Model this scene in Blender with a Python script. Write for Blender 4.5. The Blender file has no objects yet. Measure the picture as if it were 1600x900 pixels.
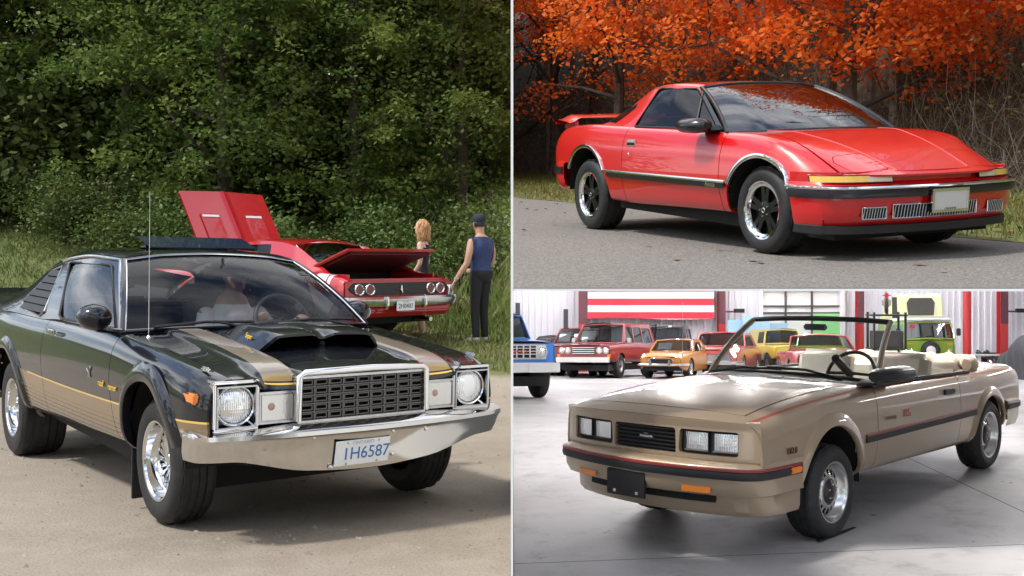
import bpy, bmesh, math, random
import numpy as np
from mathutils import Vector, Matrix
R_ = math.radians
random.seed(7)
SC = bpy.context.scene
COL = SC.collection
CAMZ = 1.5          # camera height; the dirt lot near the black car lies about 1.2 m below the lens
FPX = 1600.0        # focal length in photo pixels

# ---------------------------------------------------------------- camera, sky, sun, exposure
cd = bpy.data.cameras.new('camera'); cam = bpy.data.objects.new('camera', cd); COL.objects.link(cam)
cam.location = (0, 0, CAMZ); cam.rotation_euler = (R_(90), 0, 0)
cd.sensor_width = 36; cd.lens = 36 * FPX / 1600; cd.clip_start = .05; cd.clip_end = 4000
SC.camera = cam
SUN_EL, SUN_AZ = 56, -112      # azimuth measured from +Y (view direction) towards +X
W = bpy.data.worlds.new('World'); SC.world = W; W.use_nodes = True
nt = W.node_tree; bg = nt.nodes['Background']
sky = nt.nodes.new('ShaderNodeTexSky'); sky.sky_type = 'NISHITA'; sky.sun_disc = False
sky.sun_elevation = R_(SUN_EL); sky.sun_rotation = R_(SUN_AZ); sky.air_density = 1.0; sky.dust_density = 1.5; sky.ozone_density = 1.0
# broken cloud over the whole sky, the same in every direction
tc = nt.nodes.new('ShaderNodeTexCoord'); mp = nt.nodes.new('ShaderNodeMapping'); mp.inputs['Scale'].default_value = (1, 1, 2.2)
nz = nt.nodes.new('ShaderNodeTexNoise'); nz.inputs['Scale'].default_value = 2.1; nz.inputs['Detail'].default_value = 9; nz.inputs['Roughness'].default_value = .55
rp = nt.nodes.new('ShaderNodeValToRGB'); rp.color_ramp.elements[0].position = .42; rp.color_ramp.elements[1].position = .585
mx = nt.nodes.new('ShaderNodeMix'); mx.data_type = 'RGBA'
mx.inputs['B'].default_value = (10.5, 10.6, 11.0, 1)
nt.links.new(tc.outputs['Generated'], mp.inputs['Vector']); nt.links.new(mp.outputs[0], nz.inputs['Vector']); nt.links.new(nz.outputs['Fac'], rp.inputs[0])
nt.links.new(rp.outputs[0], mx.inputs['Factor']); nt.links.new(sky.outputs[0], mx.inputs['A']); nt.links.new(mx.outputs['Result'], bg.inputs[0])
bg.inputs[1].default_value = .13
sd = bpy.data.lights.new('sun', 'SUN'); sun = bpy.data.objects.new('sun', sd); COL.objects.link(sun)
sd.energy = 2.6; sd.angle = R_(6); sd.color = (1, .96, .89)
_d = Vector((math.sin(R_(SUN_AZ)) * math.cos(R_(SUN_EL)), math.cos(R_(SUN_AZ)) * math.cos(R_(SUN_EL)), math.sin(R_(SUN_EL))))
sun.rotation_euler = _d.to_track_quat('Z', 'Y').to_euler(); sun.location = _d * 60
SC.view_settings.view_transform = 'Standard'; SC.view_settings.look = 'None'; SC.view_settings.gamma = 1
SC.view_settings.use_curve_mapping = False; SC.view_settings.exposure = .55
SC.render.engine = 'CYCLES'; SC.cycles.max_bounces = 7; SC.cycles.diffuse_bounces = 2; SC.cycles.glossy_bounces = 4; SC.cycles.transparent_max_bounces = 16; SC.cycles.caustics_reflective = False; SC.cycles.caustics_refractive = False

# ---------------------------------------------------------------- materials
MATS = {}
def _n(t, ty, **kw):
    n = t.nodes.new(ty)
    for k, v in kw.items(): setattr(n, k, v)
    return n
def mat(name, col=(.5, .5, .5), rough=.5, metal=0, coat=0, spec=.5, emit=None, estr=0, bump=0, bscale=200, var=0, vscale=8, trans=0, sub=0, crough=.03, varcol=None, coord='Object'):
    if name in MATS: return MATS[name]
    m = bpy.data.materials.new(name); m.use_nodes = True; t = m.node_tree; b = t.nodes['Principled BSDF']
    b.inputs['Base Color'].default_value = (*col, 1); b.inputs['Roughness'].default_value = rough; b.inputs['Metallic'].default_value = metal
    b.inputs['Coat Weight'].default_value = coat; b.inputs['Coat Roughness'].default_value = crough; b.inputs['Specular IOR Level'].default_value = spec
    b.inputs['Transmission Weight'].default_value = trans
    if emit: b.inputs['Emission Color'].default_value = (*emit, 1); b.inputs['Emission Strength'].default_value = estr
    c = None
    if bump or var: c = _n(t, 'ShaderNodeTexCoord')
    if var:
        n = _n(t, 'ShaderNodeTexNoise'); n.inputs['Scale'].default_value = vscale; n.inputs['Detail'].default_value = 6
        t.links.new(c.outputs[coord], n.inputs['Vector'])
        r = _n(t, 'ShaderNodeValToRGB'); e = r.color_ramp.elements; e[0].position = .3; e[1].position = .7
        c2 = varcol or tuple(min(1, x * (1 + var)) for x in col)
        e[0].color = (*[x * (1 - var) for x in col], 1); e[1].color = (*c2, 1)
        t.links.new(n.outputs['Fac'], r.inputs[0]); t.links.new(r.outputs[0], b.inputs['Base Color'])
    if bump:
        n = _n(t, 'ShaderNodeTexNoise'); n.inputs['Scale'].default_value = bscale; n.inputs['Detail'].default_value = 4
        t.links.new(c.outputs[coord], n.inputs['Vector'])
        bp = _n(t, 'ShaderNodeBump'); bp.inputs['Strength'].default_value = bump; bp.inputs['Distance'].default_value = .01
        t.links.new(n.outputs['Fac'], bp.inputs['Height']); t.links.new(bp.outputs[0], b.inputs['Normal'])
    MATS[name] = m; return m
def glass(name, tint=(.75, .8, .8), ior=1.5, rough=0.0):
    if name in MATS: return MATS[name]
    m = bpy.data.materials.new(name); m.use_nodes = True; t = m.node_tree; t.nodes.clear()
    o = _n(t, 'ShaderNodeOutputMaterial'); mix = _n(t, 'ShaderNodeMixShader'); f = _n(t, 'ShaderNodeFresnel'); f.inputs[0].default_value = ior
    tr = _n(t, 'ShaderNodeBsdfTransparent'); tr.inputs[0].default_value = (*tint, 1); g = _n(t, 'ShaderNodeBsdfGlossy'); g.inputs['Roughness'].default_value = rough
    t.links.new(f.outputs[0], mix.inputs[0]); t.links.new(tr.outputs[0], mix.inputs[1]); t.links.new(g.outputs[0], mix.inputs[2]); t.links.new(mix.outputs[0], o.inputs[0])
    MATS[name] = m; return m
CHROME = mat('chrome', (.78, .78, .78), .07, 1)
CHROME_D = mat('dull_chrome', (.55, .56, .57), .22, 1, var=.12, vscale=20)
BLACKP = mat('black_plastic', (.012, .012, .013), .45, bump=.05, bscale=600)
RUBBER = mat('rubber', (.016, .016, .017), .62, bump=.12, bscale=300, var=.35, vscale=25)
DARK = mat('dark_cavity', (.006, .006, .006), .8)
WHITE = mat('white_paint', (.78, .78, .77), .55, var=.04, vscale=5)

# ---------------------------------------------------------------- interpolation
def pchip(xs, ys, x):
    xs = np.asarray(xs, float); ys = np.asarray(ys, float); n = len(xs)
    if n == 1: return np.repeat(ys[:1], np.size(x), 0)
    sh = (-1,) + (1,) * (ys.ndim - 1)
    h = np.diff(xs).reshape(sh); d = np.diff(ys, axis=0) / h
    m = np.zeros_like(ys); m[0] = d[0]; m[-1] = d[-1]
    if n > 2:
        w1 = 2 * h[1:] + h[:-1]; w2 = h[1:] + 2 * h[:-1]
        with np.errstate(divide='ignore', invalid='ignore'):
            hm = (w1 + w2) / (w1 / d[:-1] + w2 / d[1:])
        m[1:-1] = np.where(d[:-1] * d[1:] > 0, hm, 0)
    x = np.atleast_1d(np.asarray(x, float)); i = np.clip(np.searchsorted(xs, x) - 1, 0, n - 2)
    hh = (xs[i + 1] - xs[i]); t = ((x - xs[i]) / hh)
    t = t.reshape((-1,) + (1,) * (ys.ndim - 1)); hh = hh.reshape(t.shape)
    return ((1 + 2 * t) * (1 - t) ** 2) * ys[i] + t * (1 - t) ** 2 * hh * m[i] + t * t * (3 - 2 * t) * ys[i + 1] + t * t * (t - 1) * hh * m[i + 1]
def smooth(a, b, x):
    t = min(1, max(0, (x - a) / (b - a))); return t * t * (3 - 2 * t)
class Net:
    """surface through a control net: ts = station values, ctrl[station][k] = (x,y,z); s runs over k (uniform index)"""
    def __init__(s, ts, ctrl, spline=True):
        o = np.argsort(ts); s.ts = np.asarray(ts, float)[o]; s.c = np.asarray(ctrl, float)[o]; s.K = s.c.shape[1]
        s.cache = {}
    def row(s, t):
        k = round(t, 5)
        if k not in s.cache: s.cache[k] = pchip(s.ts, s.c, [t])[0]
        return s.cache[k]
    def __call__(s, t, v):
        return pchip(np.arange(s.K), s.row(t), [v])[0]
    def grid(s, T, V):
        rows = pchip(s.ts, s.c, T)                       # nT,K,3
        return pchip(np.arange(s.K), rows.transpose(1, 0, 2), V).transpose(1, 0, 2)   # nT,nV,3

def sdf_poly(poly):
    """signed distance, positive inside, to a 2D polygon"""
    P = np.asarray(poly, float); Q = np.roll(P, -1, 0)
    def f(q):
        q = np.asarray(q, float)[:, None, :]
        e = Q - P; w = q - P
        t = np.clip((w * e).sum(2) / (e * e).sum(1), 0, 1); d = np.sqrt(((w - e * t[..., None]) ** 2).sum(2)).min(1)
        c1 = (P[:, 1] <= q[..., 1]); c2 = (Q[:, 1] > q[..., 1]); cr = e[:, 0] * w[..., 1] - e[:, 1] * w[..., 0]
        up = c1 & c2 & (cr > 0); dn = (~c1) & (~c2) & (cr < 0)
        wn = up.sum(1) - dn.sum(1)
        return np.where(wn != 0, d, -d)
    return f
def rounded(f, r): return lambda q: f(q)    # corners are rounded by the grid itself

def clip_grid(G, keeps):
    """G: nT,nV,3 points.  keeps: list of f(points Nx3)->signed value (keep >=0).  returns verts, faces"""
    nT, nV = G.shape[:2]; V = [tuple(p) for p in G.reshape(-1, 3)]
    faces = [[i * nV + j, (i + 1) * nV + j, (i + 1) * nV + j + 1, i * nV + j + 1] for i in range(nT - 1) for j in range(nV - 1)]
    for f in keeps:
        val = list(f(np.array(V))); cut = {}; nf = []
        for fc in faces:
            vs = [val[i] for i in fc]
            if min(vs) >= 0: nf.append(fc); continue
            if max(vs) <= 0: continue
            o = []
            for a in range(len(fc)):
                i, j = fc[a], fc[(a + 1) % len(fc)]
                if val[i] >= 0: o.append(i)
                if (val[i] > 0 and val[j] < 0) or (val[i] < 0 and val[j] > 0):
                    k = (min(i, j), max(i, j))
                    if k not in cut:
                        t = val[i] / (val[i] - val[j]); p = tuple(V[i][q] + (V[j][q] - V[i][q]) * t for q in range(3))
                        V.append(p); val.append(0.0); cut[k] = len(V) - 1
                    o.append(cut[k])
            if len(o) > 2: nf.append(o)
        faces = nf
    return V, faces

# ---------------------------------------------------------------- mesh collector
class MB:
    def __init__(s): s.v = []; s.f = []; s.mi = []; s.cur = 0
    def add(s, vs, fs):
        o = len(s.v); s.v += [tuple(p) for p in vs]; s.f += [tuple(i + o for i in f) for f in fs]; s.mi += [s.cur] * len(fs); return s
    def box(s, lo, hi, M=None):
        x0, y0, z0 = lo; x1, y1, z1 = hi
        vs = [Vector(p) for p in ((x0, y0, z0), (x1, y0, z0), (x1, y1, z0), (x0, y1, z0), (x0, y0, z1), (x1, y0, z1), (x1, y1, z1), (x0, y1, z1))]
        if M: vs = [M @ p for p in vs]
        return s.add(vs, [(0, 3, 2, 1), (4, 5, 6, 7), (0, 1, 5, 4), (1, 2, 6, 5), (2, 3, 7, 6), (3, 0, 4, 7)])
    def grid(s, G, closeu=False, closev=False):
        G = np.asarray(G); a, b = G.shape[:2]; fs = []
        for i in range(a if closeu else a - 1):
            for j in range(b if closev else b - 1):
                fs.append((i * b + j, ((i + 1) % a) * b + j, ((i + 1) % a) * b + (j + 1) % b, i * b + (j + 1) % b))
        return s.add(G.reshape(-1, 3), fs)
    def tube(s, path, r, n=8, cap=True, flat=1.0):
        path = [Vector(p) for p in path]; m = len(path); rs = r if isinstance(r, (list, tuple)) else [r] * m; rows = []; prev = None
        for i, p in enumerate(path):
            d = (path[min(i + 1, m - 1)] - path[max(i - 1, 0)]).normalized()
            if prev is None:
                up = Vector((0, 0, 1)) if abs(d.z) < .9 else Vector((1, 0, 0)); a = d.cross(up).normalized()
            else: a = (prev - d * prev.dot(d)).normalized()
            prev = a; b = d.cross(a)
            rows.append([p + (a * math.cos(q * 2 * math.pi / n) + b * math.sin(q * 2 * math.pi / n) * flat) * rs[i] for q in range(n)])
        o = len(s.v); s.grid(np.array([[tuple(v) for v in r_] for r_ in rows]), closev=True)
        if cap: s.f += [tuple(range(o + n - 1, o - 1, -1)), tuple(range(o + (m - 1) * n, o + m * n))]; s.mi += [s.cur] * 2
        return s
    def sweep(s, path, sec, up=(0, 0, 1), cap=True):
        """sweep a closed 2D section (a,b) along path; a = sideways, b = up"""
        path = [Vector(p) for p in path]; m = len(path); n = len(sec); rows = []; up = Vector(up)
        for i, p in enumerate(path):
            d = (path[min(i + 1, m - 1)] - path[max(i - 1, 0)]).normalized(); a = d.cross(up).normalized(); b = a.cross(d)
            if 0 < i < m - 1:
                d0 = (path[i] - path[i - 1]).normalized(); k = max(.35, d0.dot(d)); 
            else: k = 1
            rows.append([tuple(p + a * (q[0] / k) + b * q[1]) for q in sec])
        o = len(s.v); s.grid(np.array(rows), closev=True)
        if cap: s.f += [tuple(range(o + n - 1, o - 1, -1)), tuple(range(o + (m - 1) * n, o + m * n))]; s.mi += [s.cur] * 2
        return s
    def lathe(s, prof, n=32, M=None, a0=0, a1=2 * math.pi):
        """prof: (r, h) revolved about local Y (h along y)"""
        full = abs(a1 - a0 - 2 * math.pi) < 1e-6; k = n if full else n + 1; rows = []
        for i in range(k):
            a = a0 + (a1 - a0) * i / n
            rows.append([(r * math.cos(a), h, r * math.sin(a)) for r, h in prof])
        G = np.array(rows)
        if M is not None: G = np.array([[tuple(M @ Vector(p)) for p in r] for r in G])
        return s.grid(G, closeu=full)
    def prism(s, poly, y0, y1, M=None, ax='y'):
        n = len(poly)
        def P(a, b, h): return Vector((a, h, b)) if ax == 'y' else (Vector((h, a, b)) if ax == 'x' else Vector((a, b, h)))
        vs = [P(a, b, y0) for a, b in poly] + [P(a, b, y1) for a, b in poly]
        if M: vs = [M @ p for p in vs]
        return s.add(vs, [tuple(range(n)), tuple(range(2 * n - 1, n - 1, -1))] + [(i, i + n, (i + 1) % n + n, (i + 1) % n) for i in range(n)])
    def xform(s, M, o=0):
        for i in range(o, len(s.v)): s.v[i] = tuple(M @ Vector(s.v[i]))
        return s
    def mirror_y(s, o=0, fo=0):
        n = len(s.v); vs = [(x, -y, z) for x, y, z in s.v[o:]]; fs = [tuple(i + n - o for i in reversed(f)) for f in s.f[fo:]]; mi = s.mi[fo:]
        s.v += vs; s.f += fs; s.mi += mi; return s
    def build(s, name, m, parent=None, smooth=40, bevel=0, weld=False, flange=0, recalc=True, solid=0, bseg=2):
        me = bpy.data.meshes.new(name)
        bm = bmesh.new(); vs = [bm.verts.new(p) for p in s.v]
        for f, k in zip(s.f, s.mi):
            if len(set(f)) < 3: continue
            try: fc = bm.faces.new([vs[i] for i in dict.fromkeys(f)]); fc.material_index = k
            except ValueError: pass
        loose = [v for v in bm.verts if not v.link_faces]
        if loose: bmesh.ops.delete(bm, geom=loose, context='VERTS')
        if weld: bmesh.ops.remove_doubles(bm, verts=bm.verts, dist=1e-4)
        if recalc: bmesh.ops.recalc_face_normals(bm, faces=bm.faces)
        if bevel: bmesh.ops.bevel(bm, geom=[e for e in bm.edges if e.is_manifold and e.calc_face_angle(0) > .5], offset=bevel, segments=bseg, affect='EDGES', clamp_overlap=True)
        if flange:
            bm.normal_update(); be = [e for e in bm.edges if e.is_boundary]; vn = {}
            for e in be:
                for v in e.verts: vn[v] = v.normal.copy()
            r = bmesh.ops.extrude_edge_only(bm, edges=be); nv = [g for g in r['geom'] if isinstance(g, bmesh.types.BMVert)]
            for v in nv:
                src = min((e.other_vert(v) for e in v.link_edges if e.other_vert(v) in vn), key=lambda q: (q.co - v.co).length, default=None)
                if src: v.co = v.co - vn[src] * flange
        bm.to_mesh(me); bm.free()
        for x in (m if isinstance(m, (list, tuple)) else [m]): me.materials.append(x)
        if smooth: me.shade_smooth(); me.set_sharp_from_angle(angle=R_(smooth))
        o = bpy.data.objects.new(name, me); COL.objects.link(o)
        if parent: o.parent = parent
        return o
def tag(o, label=None, cat=None, group=None, kind=None):
    if label: o['label'] = label
    if cat: o['category'] = cat
    if group: o['group'] = group
    if kind: o['kind'] = kind
    return o
def empty(name, M=None, label=None, cat=None, group=None):
    o = bpy.data.objects.new(name, None); COL.objects.link(o); o.empty_display_size = .2
    if M is not None: o.matrix_world = M
    return tag(o, label, cat, group)
def copy_tree(o, parent=None):
    c = o.copy(); COL.objects.link(c)
    if parent: c.parent = parent
    for ch in o.children: copy_tree(ch, c)
    return c
def text_mesh(txt, size, m, name, parent, M, ext=.0015, align='CENTER', sx=1.0, shear=0):
    cu = bpy.data.curves.new(name, 'FONT'); cu.body = txt; cu.size = size; cu.extrude = ext; cu.align_x = align; cu.align_y = 'CENTER'; cu.resolution_u = 3; cu.shear = shear
    to = bpy.data.objects.new(name, cu); COL.objects.link(to)
    bpy.context.view_layer.update()
    me = bpy.data.meshes.new_from_object(to); bpy.data.objects.remove(to); bpy.data.curves.remove(cu)
    me.materials.clear(); me.materials.append(m)
    for v in me.vertices: v.co.x *= sx
    me.transform(M)
    o = bpy.data.objects.new(name, me); COL.objects.link(o)
    if parent: o.parent = parent
    return o
def frame(o, x, y):
    """matrix with origin o, text x axis along x, text y along y"""
    x = Vector(x).normalized(); y = Vector(y); y = (y - x * y.dot(x)).normalized(); z = x.cross(y)
    return Matrix(((x.x, y.x, z.x, o[0]), (x.y, y.y, z.y, o[1]), (x.z, y.z, z.z, o[2]), (0, 0, 0, 1)))
def pxy(u, v, y):
    """point at depth y seen at photo pixel (u,v)"""
    return Vector(((u - 800) / FPX * y, y, CAMZ + (450 - v) / FPX * y))
def lin(a, b, n): return list(np.linspace(a, b, n))
def pose(Rm, t):
    return Matrix(((*Rm[0], t[0]), (*Rm[1], t[1]), (*Rm[2], t[2] + CAMZ), (0, 0, 0, 1)))
# ---------------------------------------------------------------- ground of the three places (heights are world z)
def hz(z): return z + CAMZ
def ground_left(x, y):
    """dirt lot, rising gently to a grassy bank below the wood"""
    z = -.0009 * x - .0157 * y - 1.1044
    z += .097 * max(0, y - 8.2) * smooth(7.5, 11, y)
    z += .16 * max(0, y - 16.5) * smooth(16, 20, y) - .16 * max(0, y - 25) * smooth(24, 28, y)
    z += .05 * smooth(-2, -8, x) * max(0, y - 12) * smooth(11, 15, y) * (1 - smooth(24, 40, y))
    if y < 0: z = -1.10
    return hz(z)
def ground_up(x, y):
    """asphalt road on the upper level"""
    return hz(.0214 * x + .1378 * y - .787)
def floor_low(x, y):
    """concrete floor of the hall, falling slightly towards its far end"""
    z = .0378 * x * (1 - smooth(8.6, 13, y)) + .0149 * min(y, 9.5) - 1.6573
    z -= .058 * max(0, y - 9.5) * smooth(9, 13, y)
    return hz(z)
def sheet(name, fn, xs, ys, m, kind='structure', th=0):
    G = np.array([[(x, y, fn(x, y)) for x in xs] for y in ys]); b = MB(); b.grid(G)
    if th:
        b.grid(np.array([[(x, y, fn(x, y) - th(x, y)) for x in xs] for y in ys]))
        for E in ((0, slice(None)), (-1, slice(None)), (slice(None), 0), (slice(None), -1)):
            top = G[E]; bot = np.array([(p[0], p[1], p[2] - th(p[0], p[1])) for p in top]); b.grid(np.stack([top, bot]))
    o = b.build(name, m, weld=bool(th), smooth=30); tag(o, kind=kind); return o
# ---------------------------------------------------------------- surface materials
def ground_mat(name, base, dark, light, scale=1.0, bump=.4, rough=.9, fine=60, stones=False, coord='Object'):
    m = mat(name, base, rough); nb = NB(m)
    a = nb.noise(.35 * scale, 6, coord); b = nb.noise(fine * scale, 4, coord); c = nb.noise(3.5 * scale, 8, coord, .65)
    col = nb.mix(nb.ramp(a, [(.35, 0.0), (.65, 1.0)]), dark, base); col = nb.mix(nb.m('MULTIPLY', nb.ramp(c, [(.4, 0.0), (.75, 1.0)]), .6), col, light)
    col = nb.mix(nb.m('MULTIPLY', nb.ramp(b, [(.45, 0.0), (.7, 1.0)]), .45), col, tuple(x * .55 for x in base))
    nb.out('Base Color', col); nb.bump(nb.m('ADD', b, nb.m('MULTIPLY', c, .6)), bump, .012); return m
def lot_mat():
    m = mat('dirt_and_turf', (.2, .17, .14), .95); nb = NB(m); X = nb.xyz()
    a = nb.noise(.45, 6); b = nb.noise(70, 4); c = nb.noise(4, 8, rough=.65); tr = nb.noise(1.3, 5)
    dirt = nb.mix(nb.ramp(a, [(.32, 0.0), (.68, 1.0)]), (.215, .178, .135), (.285, .245, .195))
    dirt = nb.mix(nb.m('MULTIPLY', nb.ramp(c, [(.45, 0.0), (.75, 1.0)]), .55), dirt, (.34, .30, .25)); dirt = nb.mix(nb.m('MULTIPLY', nb.ramp(b, [(.5, 0.0), (.72, 1.0)]), .5), dirt, (.10, .085, .07))
    # wheel tracks across the lot, compacted and paler
    wv = nb.m('SINE', nb.m('MULTIPLY_ADD', X[1], 2.1, nb.m('MULTIPLY', X[0], .5))); dirt = nb.mix(nb.m('MULTIPLY', nb.m('MULTIPLY', nb.ramp(wv, [(.55, 0.0), (.95, 1.0)]), tr), .35), dirt, (.33, .295, .24))
    turf = nb.mix(nb.ramp(c, [(.35, 0.0), (.7, 1.0)]), (.06, .09, .022), (.13, .155, .042)); turf = nb.mix(nb.ramp(a, [(.5, 0.0), (.8, .5)]), turf, (.16, .14, .06))
    e = nb.m('ADD', X[1], nb.m('ADD', nb.m('MULTIPLY', tr, 1.6), nb.m('MULTIPLY', c, .8))); e = nb.m('ADD', e, nb.m('MULTIPLY', X[0], .10))
    f = nb.ramp(nb.m('MULTIPLY', nb.m('SUBTRACT', e, 12.2), 2.0), [(.0, 0.0), (1.0, 1.0)])
    nb.out('Base Color', nb.mix(f, dirt, turf)); nb.bump(nb.m('ADD', b, nb.m('MULTIPLY', c, .8)), .45, .014); return m
def asphalt_mat():
    m = mat('asphalt', (.14, .135, .125), .88); nb = NB(m)
    v = nb.t.nodes.new('ShaderNodeTexVoronoi'); v.inputs['Scale'].default_value = 85; tc = nb.t.nodes.new('ShaderNodeTexCoord'); nb.t.links.new(tc.outputs['Object'], v.inputs['Vector'])
    b = nb.noise(150, 3); a = nb.noise(.5, 5); col = nb.mix(nb.ramp(v.outputs['Color'], [(.2, 0.0), (.9, 1.0)]), (.10, .093, .083), (.25, .232, .205))
    col = nb.mix(nb.m('MULTIPLY', nb.ramp(b, [(.55, 0.0), (.75, 1.0)]), .6), col, (.34, .315, .28)); col = nb.mix(nb.m('MULTIPLY', nb.ramp(a, [(.4, 0.0), (.7, 1.0)]), .35), col, (.14, .132, .12))
    nb.out('Base Color', col); nb.bump(v.outputs['Distance'], .5, .006); return m
def concrete_mat():
    m = mat('polished_concrete', (.35, .34, .34), .35); nb = NB(m)
    a = nb.noise(.55, 7, rough=.6); c = nb.noise(2.6, 9, rough=.7); b = nb.noise(30, 6, rough=.7)
    col = nb.mix(nb.ramp(a, [(.3, 0.0), (.7, 1.0)]), (.29, .28, .275), (.46, .445, .44)); col = nb.mix(nb.m('MULTIPLY', nb.ramp(c, [(.52, 0.0), (.68, 1.0)]), .5), col, (.17, .16, .155)); col = nb.mix(nb.m('MULTIPLY', nb.ramp(b, [(.5, 0.0), (.8, 1.0)]), .25), col, (.48, .47, .46))
    st = nb.noise(5.5, 4); col = nb.mix(nb.m('MULTIPLY', nb.ramp(st, [(.70, 0.0), (.74, 1.0)]), .75), col, (.05, .047, .045))
    nb.out('Base Color', col); nb.out('Roughness', nb.m('MULTIPLY_ADD', c, .30, .36)); nb.bump(b, .05, .004); return m

# ---------------------------------------------------------------- foliage
def leaf_mat(name, c1, c2, c3, trans=.35, rough=.55, hv=.03, vv=.5):
    m = bpy.data.materials.new(name); m.use_nodes = True; t = m.node_tree; b = t.nodes['Principled BSDF']; nb = NB(m)
    g = t.nodes.new('ShaderNodeNewGeometry'); r = g.outputs['Random Per Island']; big = nb.noise(.9, 3); 
    col = nb.mix(r, c1, c2); col = nb.mix(nb.ramp(big, [(.42, 0.0), (.66, 1.0)]), col, c3)
    oi = t.nodes.new('ShaderNodeObjectInfo'); hs = t.nodes.new('ShaderNodeHueSaturation'); t.links.new(col, hs.inputs['Color']); hs.inputs['Value'].default_value = 1
    t.links.new(nb.m('MULTIPLY_ADD', oi.outputs['Random'], vv, 1 - vv / 2), hs.inputs['Value']); t.links.new(nb.m('MULTIPLY_ADD', oi.outputs['Random'], hv, .5 - hv / 2), hs.inputs['Hue'])
    t.links.new(hs.outputs[0], b.inputs['Base Color']); b.inputs['Roughness'].default_value = rough; b.inputs['Specular IOR Level'].default_value = .3
    tr = t.nodes.new('ShaderNodeBsdfTranslucent'); t.links.new(hs.outputs[0], tr.inputs[0]); mx = t.nodes.new('ShaderNodeMixShader'); mx.inputs[0].default_value = trans
    o = t.nodes['Material Output']; t.links.new(b.outputs[0], mx.inputs[1]); t.links.new(tr.outputs[0], mx.inputs[2]); t.links.new(mx.outputs[0], o.inputs[0])
    MATS[name] = m; return m
BARK = mat('bark', (.075, .058, .045), .95, bump=.8, bscale=25, var=.35, vscale=14)
BARK_G = mat('grey_bark', (.21, .185, .155), .95, bump=.6, bscale=25, var=.35, vscale=10)
def fast_mesh(name, V, Fidx, m, parent=None, quads=True):
    """V (n,3) array, faces (k,4 or 3) array"""
    me = bpy.data.meshes.new(name); n = len(V); k = len(Fidx); c = Fidx.shape[1]
    me.vertices.add(n); me.vertices.foreach_set('co', np.ascontiguousarray(V, dtype=np.float32).ravel()); me.loops.add(k * c); me.loops.foreach_set('vertex_index', np.ascontiguousarray(Fidx, dtype=np.int32).ravel())
    me.polygons.add(k); me.polygons.foreach_set('loop_start', np.arange(0, k * c, c, dtype=np.int32)); me.update(calc_edges=True); me.validate()
    me.materials.append(m); o = bpy.data.objects.new(name, me); COL.objects.link(o)
    if parent: o.parent = parent
    return o
def leaf_cloud(rng, C, N, size, up=.4, spread=.3, droop=.0, shape='oval', flat=.7):
    """C: clump centres (k,3), N leaves per clump -> verts, faces.  Leaves are folded kites."""
    k = len(C); n = k * N; c = np.repeat(C, N, 0)
    d = rng.normal(size=(n, 3)) * np.array([spread, spread, spread * flat]); d[:, 2] -= droop * np.hypot(d[:, 0], d[:, 1]); p = c + d
    a = rng.normal(size=(n, 3)); a[:, 2] = a[:, 2] * .5 - .25; a /= np.linalg.norm(a, axis=1)[:, None]           # leaf axis, slightly hanging
    nr = rng.normal(size=(n, 3)) + np.array([0, 0, up * 2.2]); b = np.cross(a, nr); b /= np.linalg.norm(b, axis=1)[:, None]
    s = (size * rng.uniform(.65, 1.25, n))[:, None]
    if shape == 'oval': q = [p, p + a * s * .5 + b * s * .30, p + a * s, p + a * s * .5 - b * s * .30]
    else:              # broad, pointed like a maple leaf
        q = [p, p + a * s * .35 + b * s * .52, p + a * s, p + a * s * .35 - b * s * .52]
    V = np.stack(q, 1).reshape(-1, 3); F = np.arange(n * 4).reshape(n, 4); return V, F
def limb_tree(b, base, h, r, rng, n_limbs=9, z0=.3, spread=1.0, up=.6, sub=3, ntrunk=9, lean=(0, 0), rad=.5):
    """tapered trunk with limbs and twigs added to MB b; returns list of limb tips"""
    bx, by, bz = base; tips = []; pts = []; ph = rng.uniform(0, 6)
    for i in range(ntrunk):
        t = i / (ntrunk - 1); pts.append(Vector((bx + lean[0] * t * h + .05 * h * .25 * math.sin(3 * t + ph), by + lean[1] * t * h + .05 * h * .25 * math.cos(2.4 * t + ph), bz + h * t)))
    b.tube(pts, [r * (1.25 if i == 0 else 1) * (1 - .82 * i / (ntrunk - 1)) for i in range(ntrunk)], 8)
    for k in range(n_limbs):
        t = z0 + (1 - z0) * (k + rng.uniform(0, .8)) / n_limbs; t = min(t, .97); i = int(t * (ntrunk - 1)); f = t * (ntrunk - 1) - i; p = pts[i].lerp(pts[min(i + 1, ntrunk - 1)], f)
        a = k * 2.4 + rng.uniform(-.5, .5); L = h * rad * (1.05 - .65 * t) * rng.uniform(.75, 1.15) * spread; d = Vector((math.cos(a), math.sin(a), up * rng.uniform(.5, 1.4))).normalized()
        q = [p]; 
        for j in range(1, 5): d = (d + Vector(rng.normal(size=3) * .16) + Vector((0, 0, .05))).normalized(); q.append(q[-1] + d * L / 4)
        rr = r * .42 * (1 - .6 * t); b.tube(q, [rr, rr * .75, rr * .5, rr * .3, rr * .12], 5, cap=False); tips += q[2:]
        for _ in range(sub):
            j = rng.integers(1, 4); d2 = (d + Vector(rng.normal(size=3) * .7)).normalized(); l2 = L * rng.uniform(.25, .5); q2 = [q[j], q[j] + d2 * l2 * .5, q[j] + (d2 + Vector((0, 0, .1))) * l2]; b.tube(q2, [rr * .35, rr * .2, rr * .07], 4, cap=False); tips += q2[1:]
    return tips
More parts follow.
